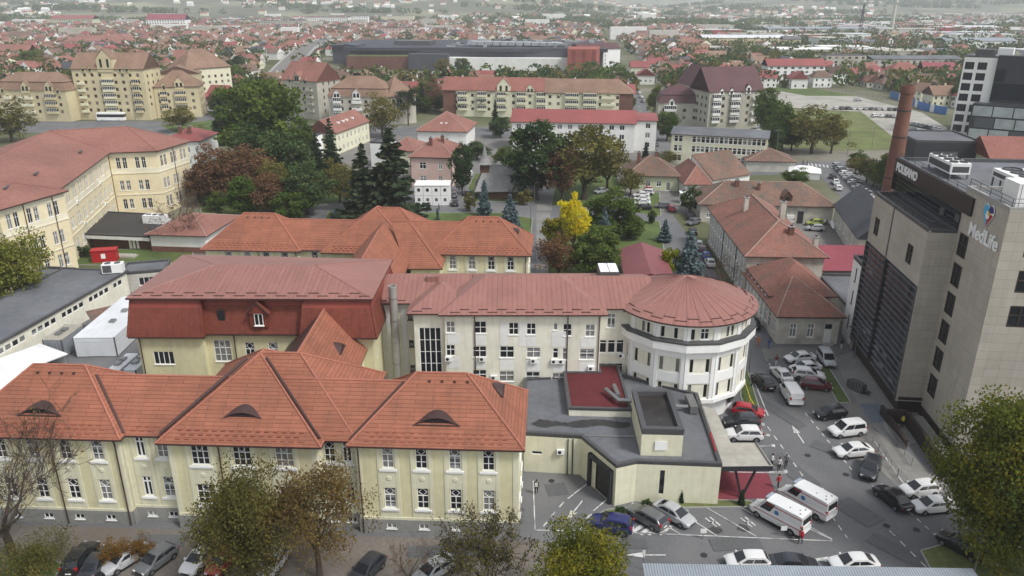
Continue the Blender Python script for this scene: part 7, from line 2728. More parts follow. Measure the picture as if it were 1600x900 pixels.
def branch(mb, p, d, ln, r, depth, rng, spread=.7, kids=3, ends=None, m=0, up=.15):
    q = p
    path, rad = [p], [r]
    dd = d
    for i in range(3):
        dd = (dd + Vector(rng.normal(size=3)) * .14 + Vector((0, 0, up * .4))).normalized()
        q = q + dd * ln / 3
        path.append(q)
        rad.append(max(.012, r * (1 - .2 * (i + 1))))
    mb.tube(path, rad, 5 if r > .05 else 3, m, caps=False)
    if ends is not None and depth <= 1:
        ends += path[1:]
    if depth <= 0:
        return
    for k in range(kids):
        s = path[-1] if k == 0 else path[1 + int(rng.integers(0, 3))]
        nd = (dd + Vector(rng.normal(size=3)) * spread + Vector((0, 0, up))).normalized()
        branch(mb, s, nd, ln * rng.uniform(.55, .8), rad[-1] * rng.uniform(.5, .75), depth - 1, rng, spread, kids, ends, m, up)


def broad(kind, seed, h=10., Rw=3.5, nl=3000, ls=.42, clumps=60, low=.22, sparse=0., bark='bark', depth=2, shape=1.):
    rng = np.random.default_rng(seed)
    tb = MB()
    ends = []
    zt = h * (low + .08)
    tb.tube([(0, 0, -.1), (rng.normal() * .06, rng.normal() * .06, zt * .5), (0, 0, zt)], [h * .024 + .06, h * .019 + .04, h * .016 + .03], 8, 0, caps=False)
    n = 7
    for k in range(n):
        a = 2 * math.pi * k / n + rng.uniform(-.3, .3)
        tilt = rng.uniform(.25, 1.0)
        d = Vector((math.cos(a) * tilt, math.sin(a) * tilt, 1.0)).normalized()
        branch(tb, Vector((0, 0, zt * rng.uniform(.75, 1.0))), d, h * rng.uniform(.24, .34), h * .011 + .02, depth, rng, .55, 3, ends)
    trunk = tb.mesh('tree_trunk', [M[bark]])
    u = rng.normal(size=(clumps, 3))
    u /= np.linalg.norm(u, axis=1)[:, None]
    rad = rng.uniform(.35, 1., size=(clumps, 1)) ** .55
    cz = h * (low + (1 - low) * .52)
    lump = 1 + .22 * np.sin(3 * np.arctan2(u[:, 1:2], u[:, 0:1]) + seed) * (1 - np.abs(u[:, 2:3])) + .12 * rng.normal(size=(clumps, 1))
    C = u * rad * lump * np.array([[Rw * .86, Rw * .86, h * (1 - low) * .46]])
    C[:, 2] = np.where(C[:, 2] < 0, C[:, 2] * shape, C[:, 2]) + cz
    if ends and sparse:
        E_ = np.array([tuple(e) for e in ends])
        C = np.concatenate([C, E_[rng.integers(0, len(E_), size=clumps // 2)]])
    K = len(C)
    cr = Rw * rng.uniform(.16, .34, size=K)
    w = cr ** 2 / (cr ** 2).sum()
    idx = rng.choice(K, size=nl, p=w)
    off = rng.normal(size=(nl, 3))
    off /= np.linalg.norm(off, axis=1)[:, None]
    off *= rng.uniform(.1, 1, size=(nl, 1)) ** .5
    off[:, 2] *= .75
    P = C[idx] + off * cr[idx][:, None] * 1.15
    P[:, 2] = np.maximum(P[:, 2], h * low * .55)
    light = rng.random(K) < .35
    mi = (light[idx] ^ (rng.random(nl) < .12)).astype(int)
    return trunk, quads('tree_crown', P, ls, rng, LEAF[kind], mi, flat=.3), h, Rw


def conifer(kind, seed, h=12., Rw=2.6, layers=26, ls=.5, gap=0.):
    rng = np.random.default_rng(seed)
    tb = MB()
    tb.tube([(0, 0, -.1), (0, 0, h * .5), (0, 0, h * .98)], [h * .018 + .05, h * .011, .02], 7, 0, caps=False)
    P, D = [], []
    for i in range(layers):
        f = (i + .3) / layers
        z = h * (.06 + .93 * f)
        r = Rw * (1 - f) ** .85 * rng.uniform(.70, 1.16) + .06
        n = max(4, int(11 * (1 - f) + 4))
        for k in range(n):
            if rng.random() < gap:
                continue
            a = 2 * math.pi * (k + rng.random()) / n
            ln = r * rng.uniform(.6, 1.15)
            m = max(2, int(ln / (ls * .33)))
            for j in range(m):
                t = (j + .6) / m
                dz = -.28 * ln * t + .12 * ln * t * t * 2
                w = (1 - t) * .25 * ln + .08
                for s in range(2):
                    o = rng.normal() * w
                    P.append((math.cos(a) * ln * t - math.sin(a) * o, math.sin(a) * ln * t + math.cos(a) * o, z + dz + rng.normal() * .05))
                    D.append((math.cos(a), math.sin(a), -.25))
            if k % 2 == 0 and ln > .8:
                tb.tube([(0, 0, z), (math.cos(a) * ln * .8, math.sin(a) * ln * .8, z - .2 * ln)], [.035, .012], 3, 0, caps=False)
    P, D = np.array(P), np.array(D)
    mi = (rng.random(len(P)) < .3).astype(int)
    return tb.mesh('tree_trunk', [M['bark']]), quads('tree_crown', P, ls, rng, LEAF[kind], mi, asp=1.4, dirs=D), h, Rw


def pine(seed, h=12., Rw=4., nl=1500):
    rng = np.random.default_rng(seed)
    tb = MB()
    tb.tube([(0, 0, -.1), (.2, .1, h * .4), (0, .2, h * .9)], [.28, .2, .07], 7, 0, caps=False)
    P = []
    for k in range(16):
        z = h * rng.uniform(.45, .98)
        a = rng.uniform(0, 6.28)
        r = Rw * rng.uniform(.3, .9) * (1.15 - abs(z / h - .65))
        c = np.array([math.cos(a) * r, math.sin(a) * r, z])
        tb.tube([(0, .1, z - .8), tuple(c - np.array([0, 0, .2]))], [.07, .03], 4, 0, caps=False)
        o = rng.normal(size=(nl // 16, 3)) * np.array([.9, .9, .38])
        P.append(c + o)
    P = np.concatenate(P)
    return tb.mesh('tree_trunk', [M['bark']]), quads('tree_crown', P, .5, rng, LEAF['spruce'], (rng.random(len(P)) < .35).astype(int)), h, Rw


def bare(seed, h=10., Rw=4., depth=4, kids=3, kind='rust', nl=500, ls=.2):
    rng = np.random.default_rng(seed)
    tb = MB()
    ends = []
    tb.tube([(0, 0, -.1), (.1, 0, h * .12), (0, .05, h * .22)], [h * .026, h * .02, h * .018], 8, 0, caps=False)
    for k in range(6):
        a = 2 * math.pi * k / 6 + rng.uniform(-.4, .4)
        t = rng.uniform(.3, .95)
        branch(tb, Vector((0, .05, h * rng.uniform(.16, .22))), Vector((math.cos(a) * t, math.sin(a) * t, 1)).normalized(), h * rng.uniform(.28, .36), h * .012, depth, rng, .5, kids, ends, 0, .12)
    E_ = np.array([tuple(e) for e in ends])
    P = E_[rng.integers(0, len(E_), size=nl)] + rng.normal(size=(nl, 3)) * .15
    return tb.mesh('tree_trunk', [M['bark']]), quads('tree_crown', P, ls, rng, LEAF[kind]), h, Rw


TP = {}


def proto(key):
    if key in TP:
        return TP[key]
    k, v = key
    s = 100 + v * 17 + sum(map(ord, k))
    f = {
        'green': lambda: broad('green', s, 10, 3.6, 6800, .34, 84, low=.10), 'dark': lambda: broad('dark', s, 10, 3.6, 5800, .36, 76, low=.10), 'olive': lambda: broad('olive', s, 10, 3.4, 4200, .30, 60, low=.14, sparse=1),
        'brown': lambda: broad('brown', s, 10, 3.4, 3600, .3, 54, low=.14, sparse=1), 'rust': lambda: broad('rust', s, 10, 3.4, 5000, .29, 70, low=.14, sparse=1), 'yellow': lambda: broad('yellow', s, 9, 3.2, 3600, .36, 50), 'lime': lambda: broad('lime', s, 5, 2.2, 2200, .3, 36),
        'gold': lambda: broad('gold', s, 9, 3.4, 3600, .36, 55), 'blue': lambda: conifer('blue', s, 9, 2.5, 24, .42), 'spruce': lambda: conifer('spruce', s, 13, 2.8, 24, .42, .12), 'loose': lambda: conifer('loosespruce', s, 16, 4.2, 26, .60, .28),
        'pine': lambda: pine(s), 'bare': lambda: bare(s), 'shrub': lambda: broad('dark', s, 3, 1.6, 1500, .22, 30, low=.05), 'oliveshrub': lambda: broad('olive', s, 4, 2.2, 1500, .3, 30, low=.05), 'orange': lambda: broad('orange', s, 3, 1.5, 2600, .10, 40, low=.15, sparse=1), 'n_under': lambda: broad('olive', s, 3.2, 3.4, 9000, .12, 70, low=.05, sparse=1),
        'n_olive': lambda: broad('straw', s, 10, 4.2, 27000, .15, 120, low=.15, sparse=1, depth=3), 'n_brown': lambda: broad('brown', s, 10, 4., 15000, .145, 105, low=.2, sparse=1, depth=3), 'n_gold': lambda: broad('gold', s, 9, 4.2, 24000, .16, 110, low=.1, sparse=1, depth=3),
        'n_big': lambda: broad('goldgreen', s, 13, 5.6, 56000, .19, 180, low=.07, bark='palebark', depth=3), 'n_green': lambda: broad('green', s, 12, 5.4, 30000, .2, 130, low=.12, depth=3), 'n_bare': lambda: bare(s, 10, 4.5, 4, 4, 'brown', 400, .13), 'n_twig': lambda: bare(s, 6, 3.4, 4, 4, 'straw', 3600, .13),
        'n_yel': lambda: broad('lime2', s, 9, 4, 7500, .24, 80, low=.15, sparse=1, depth=3), 'column': lambda: conifer('spruce', s, 2, .5, 16, .2),
    }[k]
    TP[key] = f()
    return TP[key]


LEAF['loosespruce'] = (leafm('needle_grey_green', (.030, .046, .026), (.062, .082, .045), .2), leafm('needle_grey_green_light', (.05, .068, .036), (.085, .10, .055), .2))
LEAF['goldgreen'] = (leafm('leaf_turning', (.055, .088, .018), (.135, .155, .03)), leafm('leaf_turning_light', (.12, .14, .02), (.24, .215, .03)))
LEAF['straw'] = (leafm('leaf_straw', (.075, .072, .022), (.165, .145, .042)), leafm('leaf_straw_light', (.13, .12, .035), (.215, .18, .06)))
LEAF['lime2'] = (leafm('leaf_fresh', (.085, .12, .018), (.19, .20, .04)), leafm('leaf_fresh_light', (.17, .19, .03), (.30, .29, .07)))
LABEL = {}


def tree(k, base, top, hw, label, name='tree', v=0, group=None, cat='tree', world=None):
    tr, cr, h, Rw = proto((k, v))
    if world:
        (x, y), H, rr_ = world
    else:
        x, y = at(*base)
        H = high(top, y)
        zc = y * _c + (CAM_H - H / 2) * _s
        rr_ = hw * zc / CAM_F
    s = H / h
    sx = rr_ / Rw
    t = thing(name, label, cat, (x, y, 0), random.uniform(0, 6.28), group)
    t.scale = (sx, sx, s)
    link('trunk', tr, t)
    link('crown', cr, t)
    return t


T = [
    ('n_bare', (20, 872), 664, 140, 'big bare tree with fine spreading twigs at the lower left', 'bare_tree'),
    ('n_olive', (392, 925), 738, 78, 'olive leaved autumn tree before the front wing, left of the brown one', 'autumn_tree'),
    ('n_brown', (500, 905), 726, 82, 'brown leaved autumn tree before the front wing, right of the olive one', 'autumn_tree'),
    ('n_twig', (765, 945), 812, 88, 'thin twiggy bush with few yellowish leaves at the bottom edge', 'twiggy_bush'),
    ('bare', (640, 915), 845, 34, 'small bare shrub between the hidden cars', 'bare_shrub'),
    ('n_gold', (908, 985), 826, 88, 'dense yellow-green tree cut by the bottom edge', 'broadleaf_tree'),
    ('n_big', (1552, 884), 616, 108, 'large yellow-green tree with a pale trunk at the lower right', 'broadleaf_tree'),
    ('n_green', (1618, 905), 630, 110, 'green tree behind the pale-trunked one at the right edge', 'broadleaf_tree'),
    ('orange', (186, 882), 842, 26, 'small rust-orange shrub over the parked cars, left of two', 'autumn_shrub'),
    ('orange', (222, 878), 837, 24, 'small rust-orange shrub over the parked cars, right of two', 'autumn_shrub'),
    ('n_under', (60, 892), 846, 62, 'low brownish undergrowth at the foot of the big bare tree', 'undergrowth_bush'),
    ('n_yel', (38, 482), 366, 56, 'yellow-green tree before the big yellow hospital at the left', 'broadleaf_tree'),
    ('dark', (-5, 475), 395, 34, 'dark green tree at the left edge behind the yellow-green one', 'broadleaf_tree'),
    ('bare', (292, 388), 298, 44, 'leafless grey-brown tree by the white annexe', 'bare_tree'),
    ('rust', (345, 318), 222, 38, 'reddish brown tree in the park, left of two', 'autumn_tree'),
    ('rust', (395, 320), 232, 36, 'reddish brown tree in the park, right of two', 'autumn_tree', 1),
    ('green', (413, 262), 122, 52, 'very large round green tree left of the park', 'broadleaf_tree'),
    ('spruce', (350, 226), 138, 21, 'dark spruce before the ochre blocks', 'spruce'),
    ('green', (470, 252), 188, 24, 'fresh green tree beside the cream house', 'broadleaf_tree', 4),
    ('olive', (532, 318), 250, 24, 'olive tree just left of the large spruces', 'autumn_tree', 2),
    ('dark', (428, 296), 232, 26, 'dark tree between the reddish trees and the tall spruce', 'broadleaf_tree', 3),
    ('green', (372, 300), 236, 22, 'green tree behind the reddish brown pair', 'broadleaf_tree', 5),
    ('rust', (318, 322), 258, 20, 'small reddish tree at the corner of the yellow hospital', 'autumn_tree', 3),
    ('green', (455, 345), 296, 26, 'bright green tree behind the farther terracotta ridge', 'broadleaf_tree', 1),
    ('olive', (985, 305), 262, 16, 'olive tree by the white car row', 'autumn_tree', 4),
    ('dark', (402, 282), 192, 30, 'dark bushy tree under the very large green one', 'broadleaf_tree', 1),
    ('dark', (455, 300), 200, 36, 'dark broad tree in the middle of the park', 'broadleaf_tree'),
    ('spruce', (522, 292), 182, 24, 'tall dark spruce beside the cream house', 'spruce'),
    ('spruce', (497, 270), 205, 18, 'shorter dark spruce left of the tall one by the cream house', 'spruce'),
    ('olive', (440, 330), 248, 32, 'olive tree at the near edge of the park', 'autumn_tree'),
    ('dark', (480, 335), 262, 32, 'dark green tree right of the olive one at the park edge', 'broadleaf_tree', 2),
    ('rust', (425, 338), 268, 26, 'brown leaved tree behind the terracotta roof', 'autumn_tree', 2),
    ('green', (385, 342), 270, 24, 'green shrubby tree left behind the terracotta roof', 'broadleaf_tree', 1),
    ('loose', (572, 350), 222, 44, 'large dark spruce before the white cabins, left of two', 'spruce'),
    ('loose', (614, 350), 196, 56, 'large dark spruce before the white cabins, right of two', 'spruce', 1),
    ('blue', (524, 350), 328, 14, 'small blue spruce by the terracotta ridge', 'blue_spruce'),
    ('olive', (553, 330), 262, 20, 'thin olive tree left of the large spruces', 'autumn_tree', 1),
    ('olive', (598, 215), 146, 30, 'bare-topped olive tree before the brown mansard block', 'autumn_tree', 2),
    ('dark', (722, 305), 225, 16, 'dark tree beside the pink villa', 'broadleaf_tree', 3),
    ('dark', (838, 312), 186, 44, 'large dark round tree beside the church', 'broadleaf_tree', 4),
    ('olive', (912, 312), 190, 48, 'tall olive-brown tree by the park walk', 'autumn_tree', 3),
    ('olive', (948, 300), 205, 26, 'slender olive tree right of the tall one', 'autumn_tree', 4),
    ('rust', (878, 318), 232, 24, 'brown tree between the dark tree and the walk', 'autumn_tree', 3),
    ('oliveshrub', (733, 330), 302, 11, 'small round brown-green tree on the park road', 'small_tree'),
    ('oliveshrub', (818, 320), 296, 14, 'small bush at the church wall', 'bush', 1),
    ('green', (790, 262), 230, 16, 'light green bush behind the church roof', 'broadleaf_tree', 2),
    ('dark', (745, 250), 222, 18, 'purplish dark tree left of the steeple', 'broadleaf_tree', 5),
    ('blue', (757, 338), 280, 14, 'blue spruce at the church lawn', 'blue_spruce'), ('blue', (797, 360), 302, 18, 'blue spruce at the lawn corner before the church', 'blue_spruce', 1),
    ('blue', (943, 388), 322, 17, 'blue spruce beside the yellow tree', 'blue_spruce', 1), ('blue', (1075, 436), 360, 26, 'tallest blue spruce behind the round tower', 'blue_spruce'), ('blue', (1038, 378), 342, 13, 'small blue spruce beyond the maroon shed', 'blue_spruce'),
    ('yellow', (895, 402), 308, 30, 'bright yellow autumn tree', 'yellow_tree'),
    ('gold', (868, 412), 338, 26, 'green tree at the left foot of the bright yellow one', 'broadleaf_tree'),
    ('green', (957, 376), 298, 34, 'fresh green tree right of the bright yellow one', 'broadleaf_tree', 3),
    ('green', (930, 436), 356, 36, 'dense green tree left of the maroon shed', 'broadleaf_tree', 4),
    ('rust', (872, 434), 370, 28, 'brownish bare-looking tree behind the ivory block roof', 'autumn_tree', 4),
    ('green', (985, 372), 338, 22, 'low green tree beyond the maroon shed', 'broadleaf_tree', 5),
    ('lime', (1047, 432), 388, 18, 'small lime-yellow tree beside the tallest blue spruce', 'yellow_tree'),
    ('shrub', (1077, 334), 290, 18, 'clipped round dark bush by the booth', 'bush'), ('shrub', (1018, 350), 326, 9, 'egg-shaped bush on the lawn strip', 'bush', 1),
    ('bare', (1128, 462), 398, 30, 'bare climbing tree at the flaking wall', 'bare_tree', 1),
    ('green', (1042, 220), 170, 19, 'dark green street tree beside the office block', 'broadleaf_tree', 1), ('green', (1025, 182), 136, 15, 'street tree before the purple roofs', 'broadleaf_tree', 2),
    ('spruce', (1008, 254), 222, 9, 'small dark spruce at the street corner', 'spruce'), ('olive', (1045, 256), 235, 16, 'low brown bush before the office block', 'bush', 2),
    ('pine', (638, 196), 138, 18, 'tall pine before the brown corner block', 'pine_tree'), ('spruce', (661, 174), 128, 11, 'dark narrow spruce by the orange roofs', 'spruce'),
    ('pine', (697, 178), 148, 14, 'pine before the orange roofed block, leftmost', 'pine_tree'), ('pine', (738, 180), 142, 22, 'broad pine before the orange roofed block', 'pine_tree', 1), ('spruce', (774, 205), 155, 10, 'dark spruce before the orange roofed block', 'spruce', 1),
    ('pine', (825, 176), 142, 17, 'pine before the brown roofed block', 'pine_tree', 1), ('dark', (782, 215), 182, 18, 'dark bush behind the church lane', 'broadleaf_tree', 1), ('olive', (940, 170), 152, 18, 'brown tree before the brick end wall', 'autumn_tree', 1),
    ('green', (1196, 210), 140, 26, 'yellow-green tree beside the purple roofed corner block', 'broadleaf_tree', 4), ('olive', (1268, 240), 162, 38, 'drooping willow-like tree on the rough field', 'willow'), ('green', (1236, 236), 180, 22, 'green tree on the left part of the rough field', 'broadleaf_tree', 5),
    ('green', (1222, 234), 166, 27, 'broad green tree between the purple roofed block and the willow', 'broadleaf_tree', 2), ('dark', (1206, 240), 188, 20, 'dark tree behind the office block roof end', 'broadleaf_tree', 1), ('olive', (1298, 240), 176, 24, 'slim olive tree at the right side of the willow', 'autumn_tree', 3),
    ('olive', (1336, 272), 244, 15, 'olive bush beside the slanted car row, farthest', 'bush'), ('olive', (1353, 285), 246, 18, 'olive bush beside the slanted car row, middle', 'bush', 1), ('green', (1374, 298), 244, 18, 'green bush beside the slanted car row, nearest', 'bush', 2), ('brown', (1386, 290), 232, 14, 'brown tree at the foot of the brick chimney', 'autumn_tree'),
    ('green', (1340, 262), 236, 13, 'green bush at the head of the slanted car row', 'bush', 3), ('olive', (1364, 292), 250, 15, 'olive bush squeezed between the slanted cars and the chimney', 'bush', 2),
    ('green', (1245, 290), 264, 18, 'light green tree over the old workshop roof', 'broadleaf_tree', 3),
    ('olive', (20, 222), 158, 34, 'large olive tree at the far left edge', 'autumn_tree', 2), ('green', (50, 112), 76, 22, 'green tree behind the ochre mansard block', 'broadleaf_tree', 1), ('olive', (282, 206), 164, 26, 'olive tree before the ochre blocks', 'autumn_tree', 3), ('green', (210, 186), 156, 8, 'small tree beside the coach', 'broadleaf_tree', 2),
    ('dark', (372, 125), 85, 16, 'dark tree right of the cream corner block', 'broadleaf_tree'), ('olive', (360, 200), 170, 12, 'small tree on the roundabout edge', 'autumn_tree'),
    ('green', (722, 116), 88, 13, 'green tree before the white wall of the shopping centre', 'broadleaf_tree', 1), ('olive', (692, 118), 90, 14, 'pale olive tree before the shopping centre', 'autumn_tree', 1), ('dark', (752, 104), 84, 7, 'dark tree before the shopping centre', 'broadleaf_tree', 2),
    ('dark', (1062, 108), 86, 10, 'dark round tree by the white balcony block', 'broadleaf_tree', 3),
    ('column', (1064, 786), 765, 4, 'thin small conifer before the emergency wall, left of two', 'small_conifer'), ('column', (1158, 790), 765, 5, 'thin small conifer under the canopy, right of two', 'small_conifer'),
    ('shrub', (968, 808), 791, 10, 'round bush in the planting by the navy car', 'bush', 2), ('shrub', (1010, 790), 780, 8, 'low bush along the emergency wall', 'bush'), ('shrub', (945, 812), 798, 8, 'low bush at the tip of the planting', 'bush', 1),
    ('shrub', (130, 402), 384, 16, 'dark bush at the corner of the yellow hospital', 'bush'), ('dark', (312, 310), 282, 14, 'dark bush by the parked red car', 'bush', 3), ('green', (340, 330), 300, 16, 'fresh green bush behind the white annexe', 'bush', 4), ('spruce', (345, 352), 318, 10, 'small dark spruce behind the terracotta roof edge', 'spruce', 1),
]
for q in T:
    k, b_, tp, hw, lab, nm = q[:6]
    if k in ('dark', 'green', 'olive', 'rust') and 240 < b_[1] < 440 and nm != 'bush':
        hw *= 1.18
    v = q[6] if len(q) > 6 else 0
    tree(k, b_, tp, hw, lab, nm, v, cat={'bush': 'bush', 'twiggy_bush': 'bush', 'bare_shrub': 'shrub', 'autumn_shrub': 'shrub', 'undergrowth_bush': 'bush', 'spruce': 'spruce', 'blue_spruce': 'spruce', 'pine_tree': 'pine'}.get(nm, 'tree'))

# ================================================================== the far town
rt = random.Random(21)
DIST = [
    ('beyond the ochre blocks', lambda x, y: x < -.28 * y),
    ('near the viaduct', lambda x, y: x < -.12 * y),
    ('behind the shopping centre', lambda x, y: x < .1 * y),
    ('by the upper street', lambda x, y: x < .28 * y),
    ('beyond the rough field', lambda x, y: True),
]


def district(x, y):
    return next(n for n, f in DIST if f(x, y))


OCC += [(p[0], p[1], 13) for p in va]
OCC += [((a[0] + b[0]) / 2, (a[1] + b[1]) / 2, 16) for a, b in zip(va, va[1:])]
OCC += [(-60, 560, 62), (0, 556, 48), (-115, 575, 45), (-50, 690, 130), (10, 660, 110), (-120, 690, 80)]
FIELD = [(at(1190, 140), at(1480, 232))]


def free(x, y, r):
    if any((x - a) ** 2 + (y - b_) ** 2 < (r + c) ** 2 * .8 for a, b_, c in OCC):
        return False
    if 105 < x < 215 and 255 < y < 480:
        return False
    if abs(x - (54 + (y - 190) * .088)) < 7 + r:          # the side street
        return False
    if y < 720 and -230 < x < -150 and abs((x + 150) * 4.2 + (y - 480) * 1) < 60:
        return False
    return True


RM = [('red', 'redroof'), ('brown', 'oldtile'), ('reddish brown', 'worn2'), ('brown', 'browntile'), ('brown', 'oldtile'), ('maroon', 'magenta2'), ('reddish brown', 'worntile')]
M['magenta2'] = pm('maroon_roof_tile', (.19, .075, .07), .8, .12, .8)
WM = [('white', 'whitewall'), ('cream', 'cream'), ('pale grey', 'stone'), ('white', 'white'), ('ochre', 'yelapt')]


def house_mesh(W, D, z, rise, hipk, wm, rm, rng):
    b = MB()
    b.box(0 - W / 2, W / 2, -D / 2, D / 2, 0, z, 0)
    if not hipk:
        for s in (-1, 1):
            q = [(s * W / 2, -D / 2, z), (s * W / 2, D / 2, z), (s * W / 2, 0, z + rise * .9)]
            b.poly(q if s > 0 else q[::-1], 0)
    hip(b, -W / 2, W / 2, -D / 2, D / 2, z, rise, .5, hl=hipk, hr=hipk, mi=1, fm=1)
    n = int(W / 3)
    for y, sg in ((-D / 2, -1), (D / 2, 1)):
        for i in range(n):
            x = -W / 2 + W * (i + .5) / n
            for f in range(int(z / 2.7)):
                b.box(x - .5, x + .5, min(y, y + sg * .04), max(y, y + sg * .04), 1 + 2.8 * f, 2.3 + 2.8 * f, 2)
    for x in (-W / 2, W / 2):
        for y in (-D / 4, D / 4):
            b.box(x - .04, x + .04, y - .5, y + .5, 1, 2.3, 2)
    b.box(W * .2 - .35, W * .2 + .35, .6, 1.3, z + rise * .3, z + rise + .9, 0)
    return b


HP = []
for i in range(21):
    rn, rm = RM[i % 7]
    wn, wm = WM[(i * 2 + i // 7) % 5]
    W, D = rt.uniform(9, 15), rt.uniform(8, 10.5)
    z = rt.choice((3.4, 3.6, 5.8, 6.2))
    hk = rt.choice((0, 0, .8))
    hb = house_mesh(W, D, z, rt.uniform(3, 4.4), hk, wm, rm, rt)
    HP.append((hb, hb.mesh('town_house', [M[wm], M[rm], M['glass']]), rn, wn, W, z))
spots = []
y = 385.
while y < 3000:
    step = 14.5 + (y - 385) * .0095
    hx = .70 * y + 30
    x = -hx
    while x < hx:
        xx, yy = x + rt.uniform(-4, 4), y + rt.uniform(-4, 4)
        dens = .84 if y < 1700 else .5
        if xx > .24 * yy and yy > 560:
            dens = .10 if yy < 1600 else .25
        if 0 < xx < .2 * yy and 400 < yy < 640:
            dens = .45
        if yy > 1500 and -.1 * yy < xx < .32 * yy:
            dens *= .35
        if rt.random() < dens and free(xx, yy, 7):
            spots.append((xx, yy))
        x += step
    y += step * .95
spots.sort(key=lambda p: p[1] + .15 * abs(p[0]))
NI = 285
for i, (x, y) in enumerate(spots[:NI]):
    hb, me, rn, wn, W, z = HP[rt.randrange(len(HP))]
    o = link('town_house', me, None, (x, y, 0), .25 * math.sin(x * .006) + .2 * math.cos(y * .005) + rt.choice((0, math.pi / 2)) + rt.uniform(-.08, .08))
    dn = district(x, y)
    tag(o, f"{'two storey' if z > 5 else 'low'} {wn} house with {rn} roof in the town {dn}", 'house', 'town houses ' + dn)
st = MB()
for x, y in spots[NI:]:
    W, D, z, rs = rt.uniform(9, 17), rt.uniform(8, 12), rt.choice((3.4, 5.8, 6.2, 8)), rt.uniform(2.6, 4.4)
    a = .25 * math.sin(x * .004) + rt.choice((0, math.pi / 2)) + rt.uniform(-.1, .1)
    c, s_ = math.cos(a), math.sin(a)
    k = len(st.v)
    wi, ri = rt.choice((0, 0, 0, 1, 2)), rt.choice((3, 4, 4, 5, 6, 6, 7, 8, 5, 4))
    f = lambda u, v, w: (x + c * u - s_ * v, y + s_ * u + c * v, w)
    A = [(-W / 2, -D / 2), (W / 2, -D / 2), (W / 2, D / 2), (-W / 2, D / 2)]
    for i in range(4):
        p, q = A[i], A[(i + 1) % 4]
        st.poly([f(*p, 0), f(*q, 0), f(*q, z), f(*p, z)], wi)
    h = rt.choice((0, 0, 2.5))
    e = .5
    E1, E2 = f(-W / 2 + h, 0, z + rs), f(W / 2 - h, 0, z + rs)
    B_ = [f(u * 1.05, v * 1.08, z - .1) for u, v in A]
    st.poly([B_[0], B_[1], E2, E1], ri)
    st.poly([B_[2], B_[3], E1, E2], ri)
    st.poly([B_[1], B_[2], E2], ri if h else wi)
    st.poly([B_[3], B_[0], E1], ri if h else wi)
for i in range(900):
    y = rt.uniform(2000, 3300)
    x = rt.uniform(-.7, .45) * y
    cl = math.sin(x * .004 + 1) * math.cos(y * .006)
    if cl < .1 and rt.random() < .8:
        continue
    z0 = hill_z(x, y)
    W, D, z = rt.uniform(10, 20), rt.uniform(9, 13), rt.uniform(4, 8)
    wi, ri = rt.choice((0, 0, 1)), rt.choice((3, 4, 5, 0))
    A = [(x - W / 2, y - D / 2), (x + W / 2, y - D / 2), (x + W / 2, y + D / 2), (x - W / 2, y + D / 2)]
    for k in range(4):
        p, q = A[k], A[(k + 1) % 4]
        st.poly([(*p, z0 - 2), (*q, z0 - 2), (*q, z0 + z), (*p, z0 + z)], wi)
    E1, E2 = (x - W / 2, y, z0 + z + 4), (x + W / 2, y, z0 + z + 4)
    B_ = [(*p, z0 + z) for p in A]
    st.poly([B_[0], B_[1], E2, E1], ri)
    st.poly([B_[2], B_[3], E1, E2], ri)
    st.poly([B_[1], B_[2], E2], wi)
    st.poly([B_[3], B_[0], E1], wi)
so = st.build('distant_town', [M['whitewall'], M['cream'], M['stone'], M['redroof'], M['worn2'], M['browntile'], M['oldtile'], M['orangeroof'], M['greyroof']])
so['kind'] = 'stuff'
# warehouses and sheds of the industrial plain
wh = MB()
for i in range(150):
    y = rt.uniform(680, 2900)
    x = rt.uniform(.22, .72) * y
    if not free(x, y, 25):
        continue
    W, D, z = rt.uniform(25, 90), rt.uniform(18, 40), rt.uniform(5, 10)
    wh.box(x - W / 2, x + W / 2, y - D / 2, y + D / 2, 0, z, rt.choice((0, 0, 1, 2, 3)))
    wh.box(x - W / 2 - .3, x + W / 2 + .3, y - D / 2 - .3, y + D / 2 + .3, z, z + .8, rt.choice((0, 1, 4, 4, 2)))
for i in range(60):
    y = rt.uniform(1000, 2900)
    x = rt.uniform(-.7, .2) * y
    W, D, z = rt.uniform(18, 60), rt.uniform(12, 18), rt.uniform(9, 17)
    wh.box(x - W / 2, x + W / 2, y - D / 2, y + D / 2, 0, z, rt.choice((0, 0, 1, 2)))
wo = wh.build('distant_halls', [M['whitewall'], M['stone'], M['greyapt'], M['redstore'], M['membrane2']])
wo['kind'] = 'stuff'
# trees between the houses: 170 nearest as things, the rest as one wooded mass
ts = []
for i in range(7600):
    y = 360 * (3600 / 360) ** rt.random()
    x = rt.uniform(-.72, .72) * y
    if free(x, y, 3.5) and all((x - a) ** 2 + (y - b_) ** 2 > 60 for a, b_ in spots[:60]):
        ts.append((x, y))
ts.sort(key=lambda p: p[1])
for i, (x, y) in enumerate(ts[:175]):
    k = rt.choice(('green', 'dark', 'dark', 'olive', 'green', 'rust', 'spruce'))
    nm = {'spruce': 'dark spruce', 'green': 'green tree', 'dark': 'dark green tree', 'olive': 'olive brown tree', 'rust': 'reddish brown tree'}[k]
    dn = district(x, y)
    H = rt.uniform(7, 13)
    tree(k, None, 0, 0, f'{nm} among the houses {dn}', 'town_tree', rt.randrange(2), 'town trees ' + dn, world=((x, y), H, H * (rt.uniform(.3, .42) if k != 'spruce' else .2)))
rng = np.random.default_rng(9)
far = np.array(ts[175:])
n = len(far)
P = np.repeat(far, 46, 0)
H = np.repeat(rng.uniform(6, 13, size=n), 46)
u = rng.normal(size=(len(P), 3))
u /= np.linalg.norm(u, axis=1)[:, None]
grow = 1 + np.repeat(far[:, 1], 46) / 5000
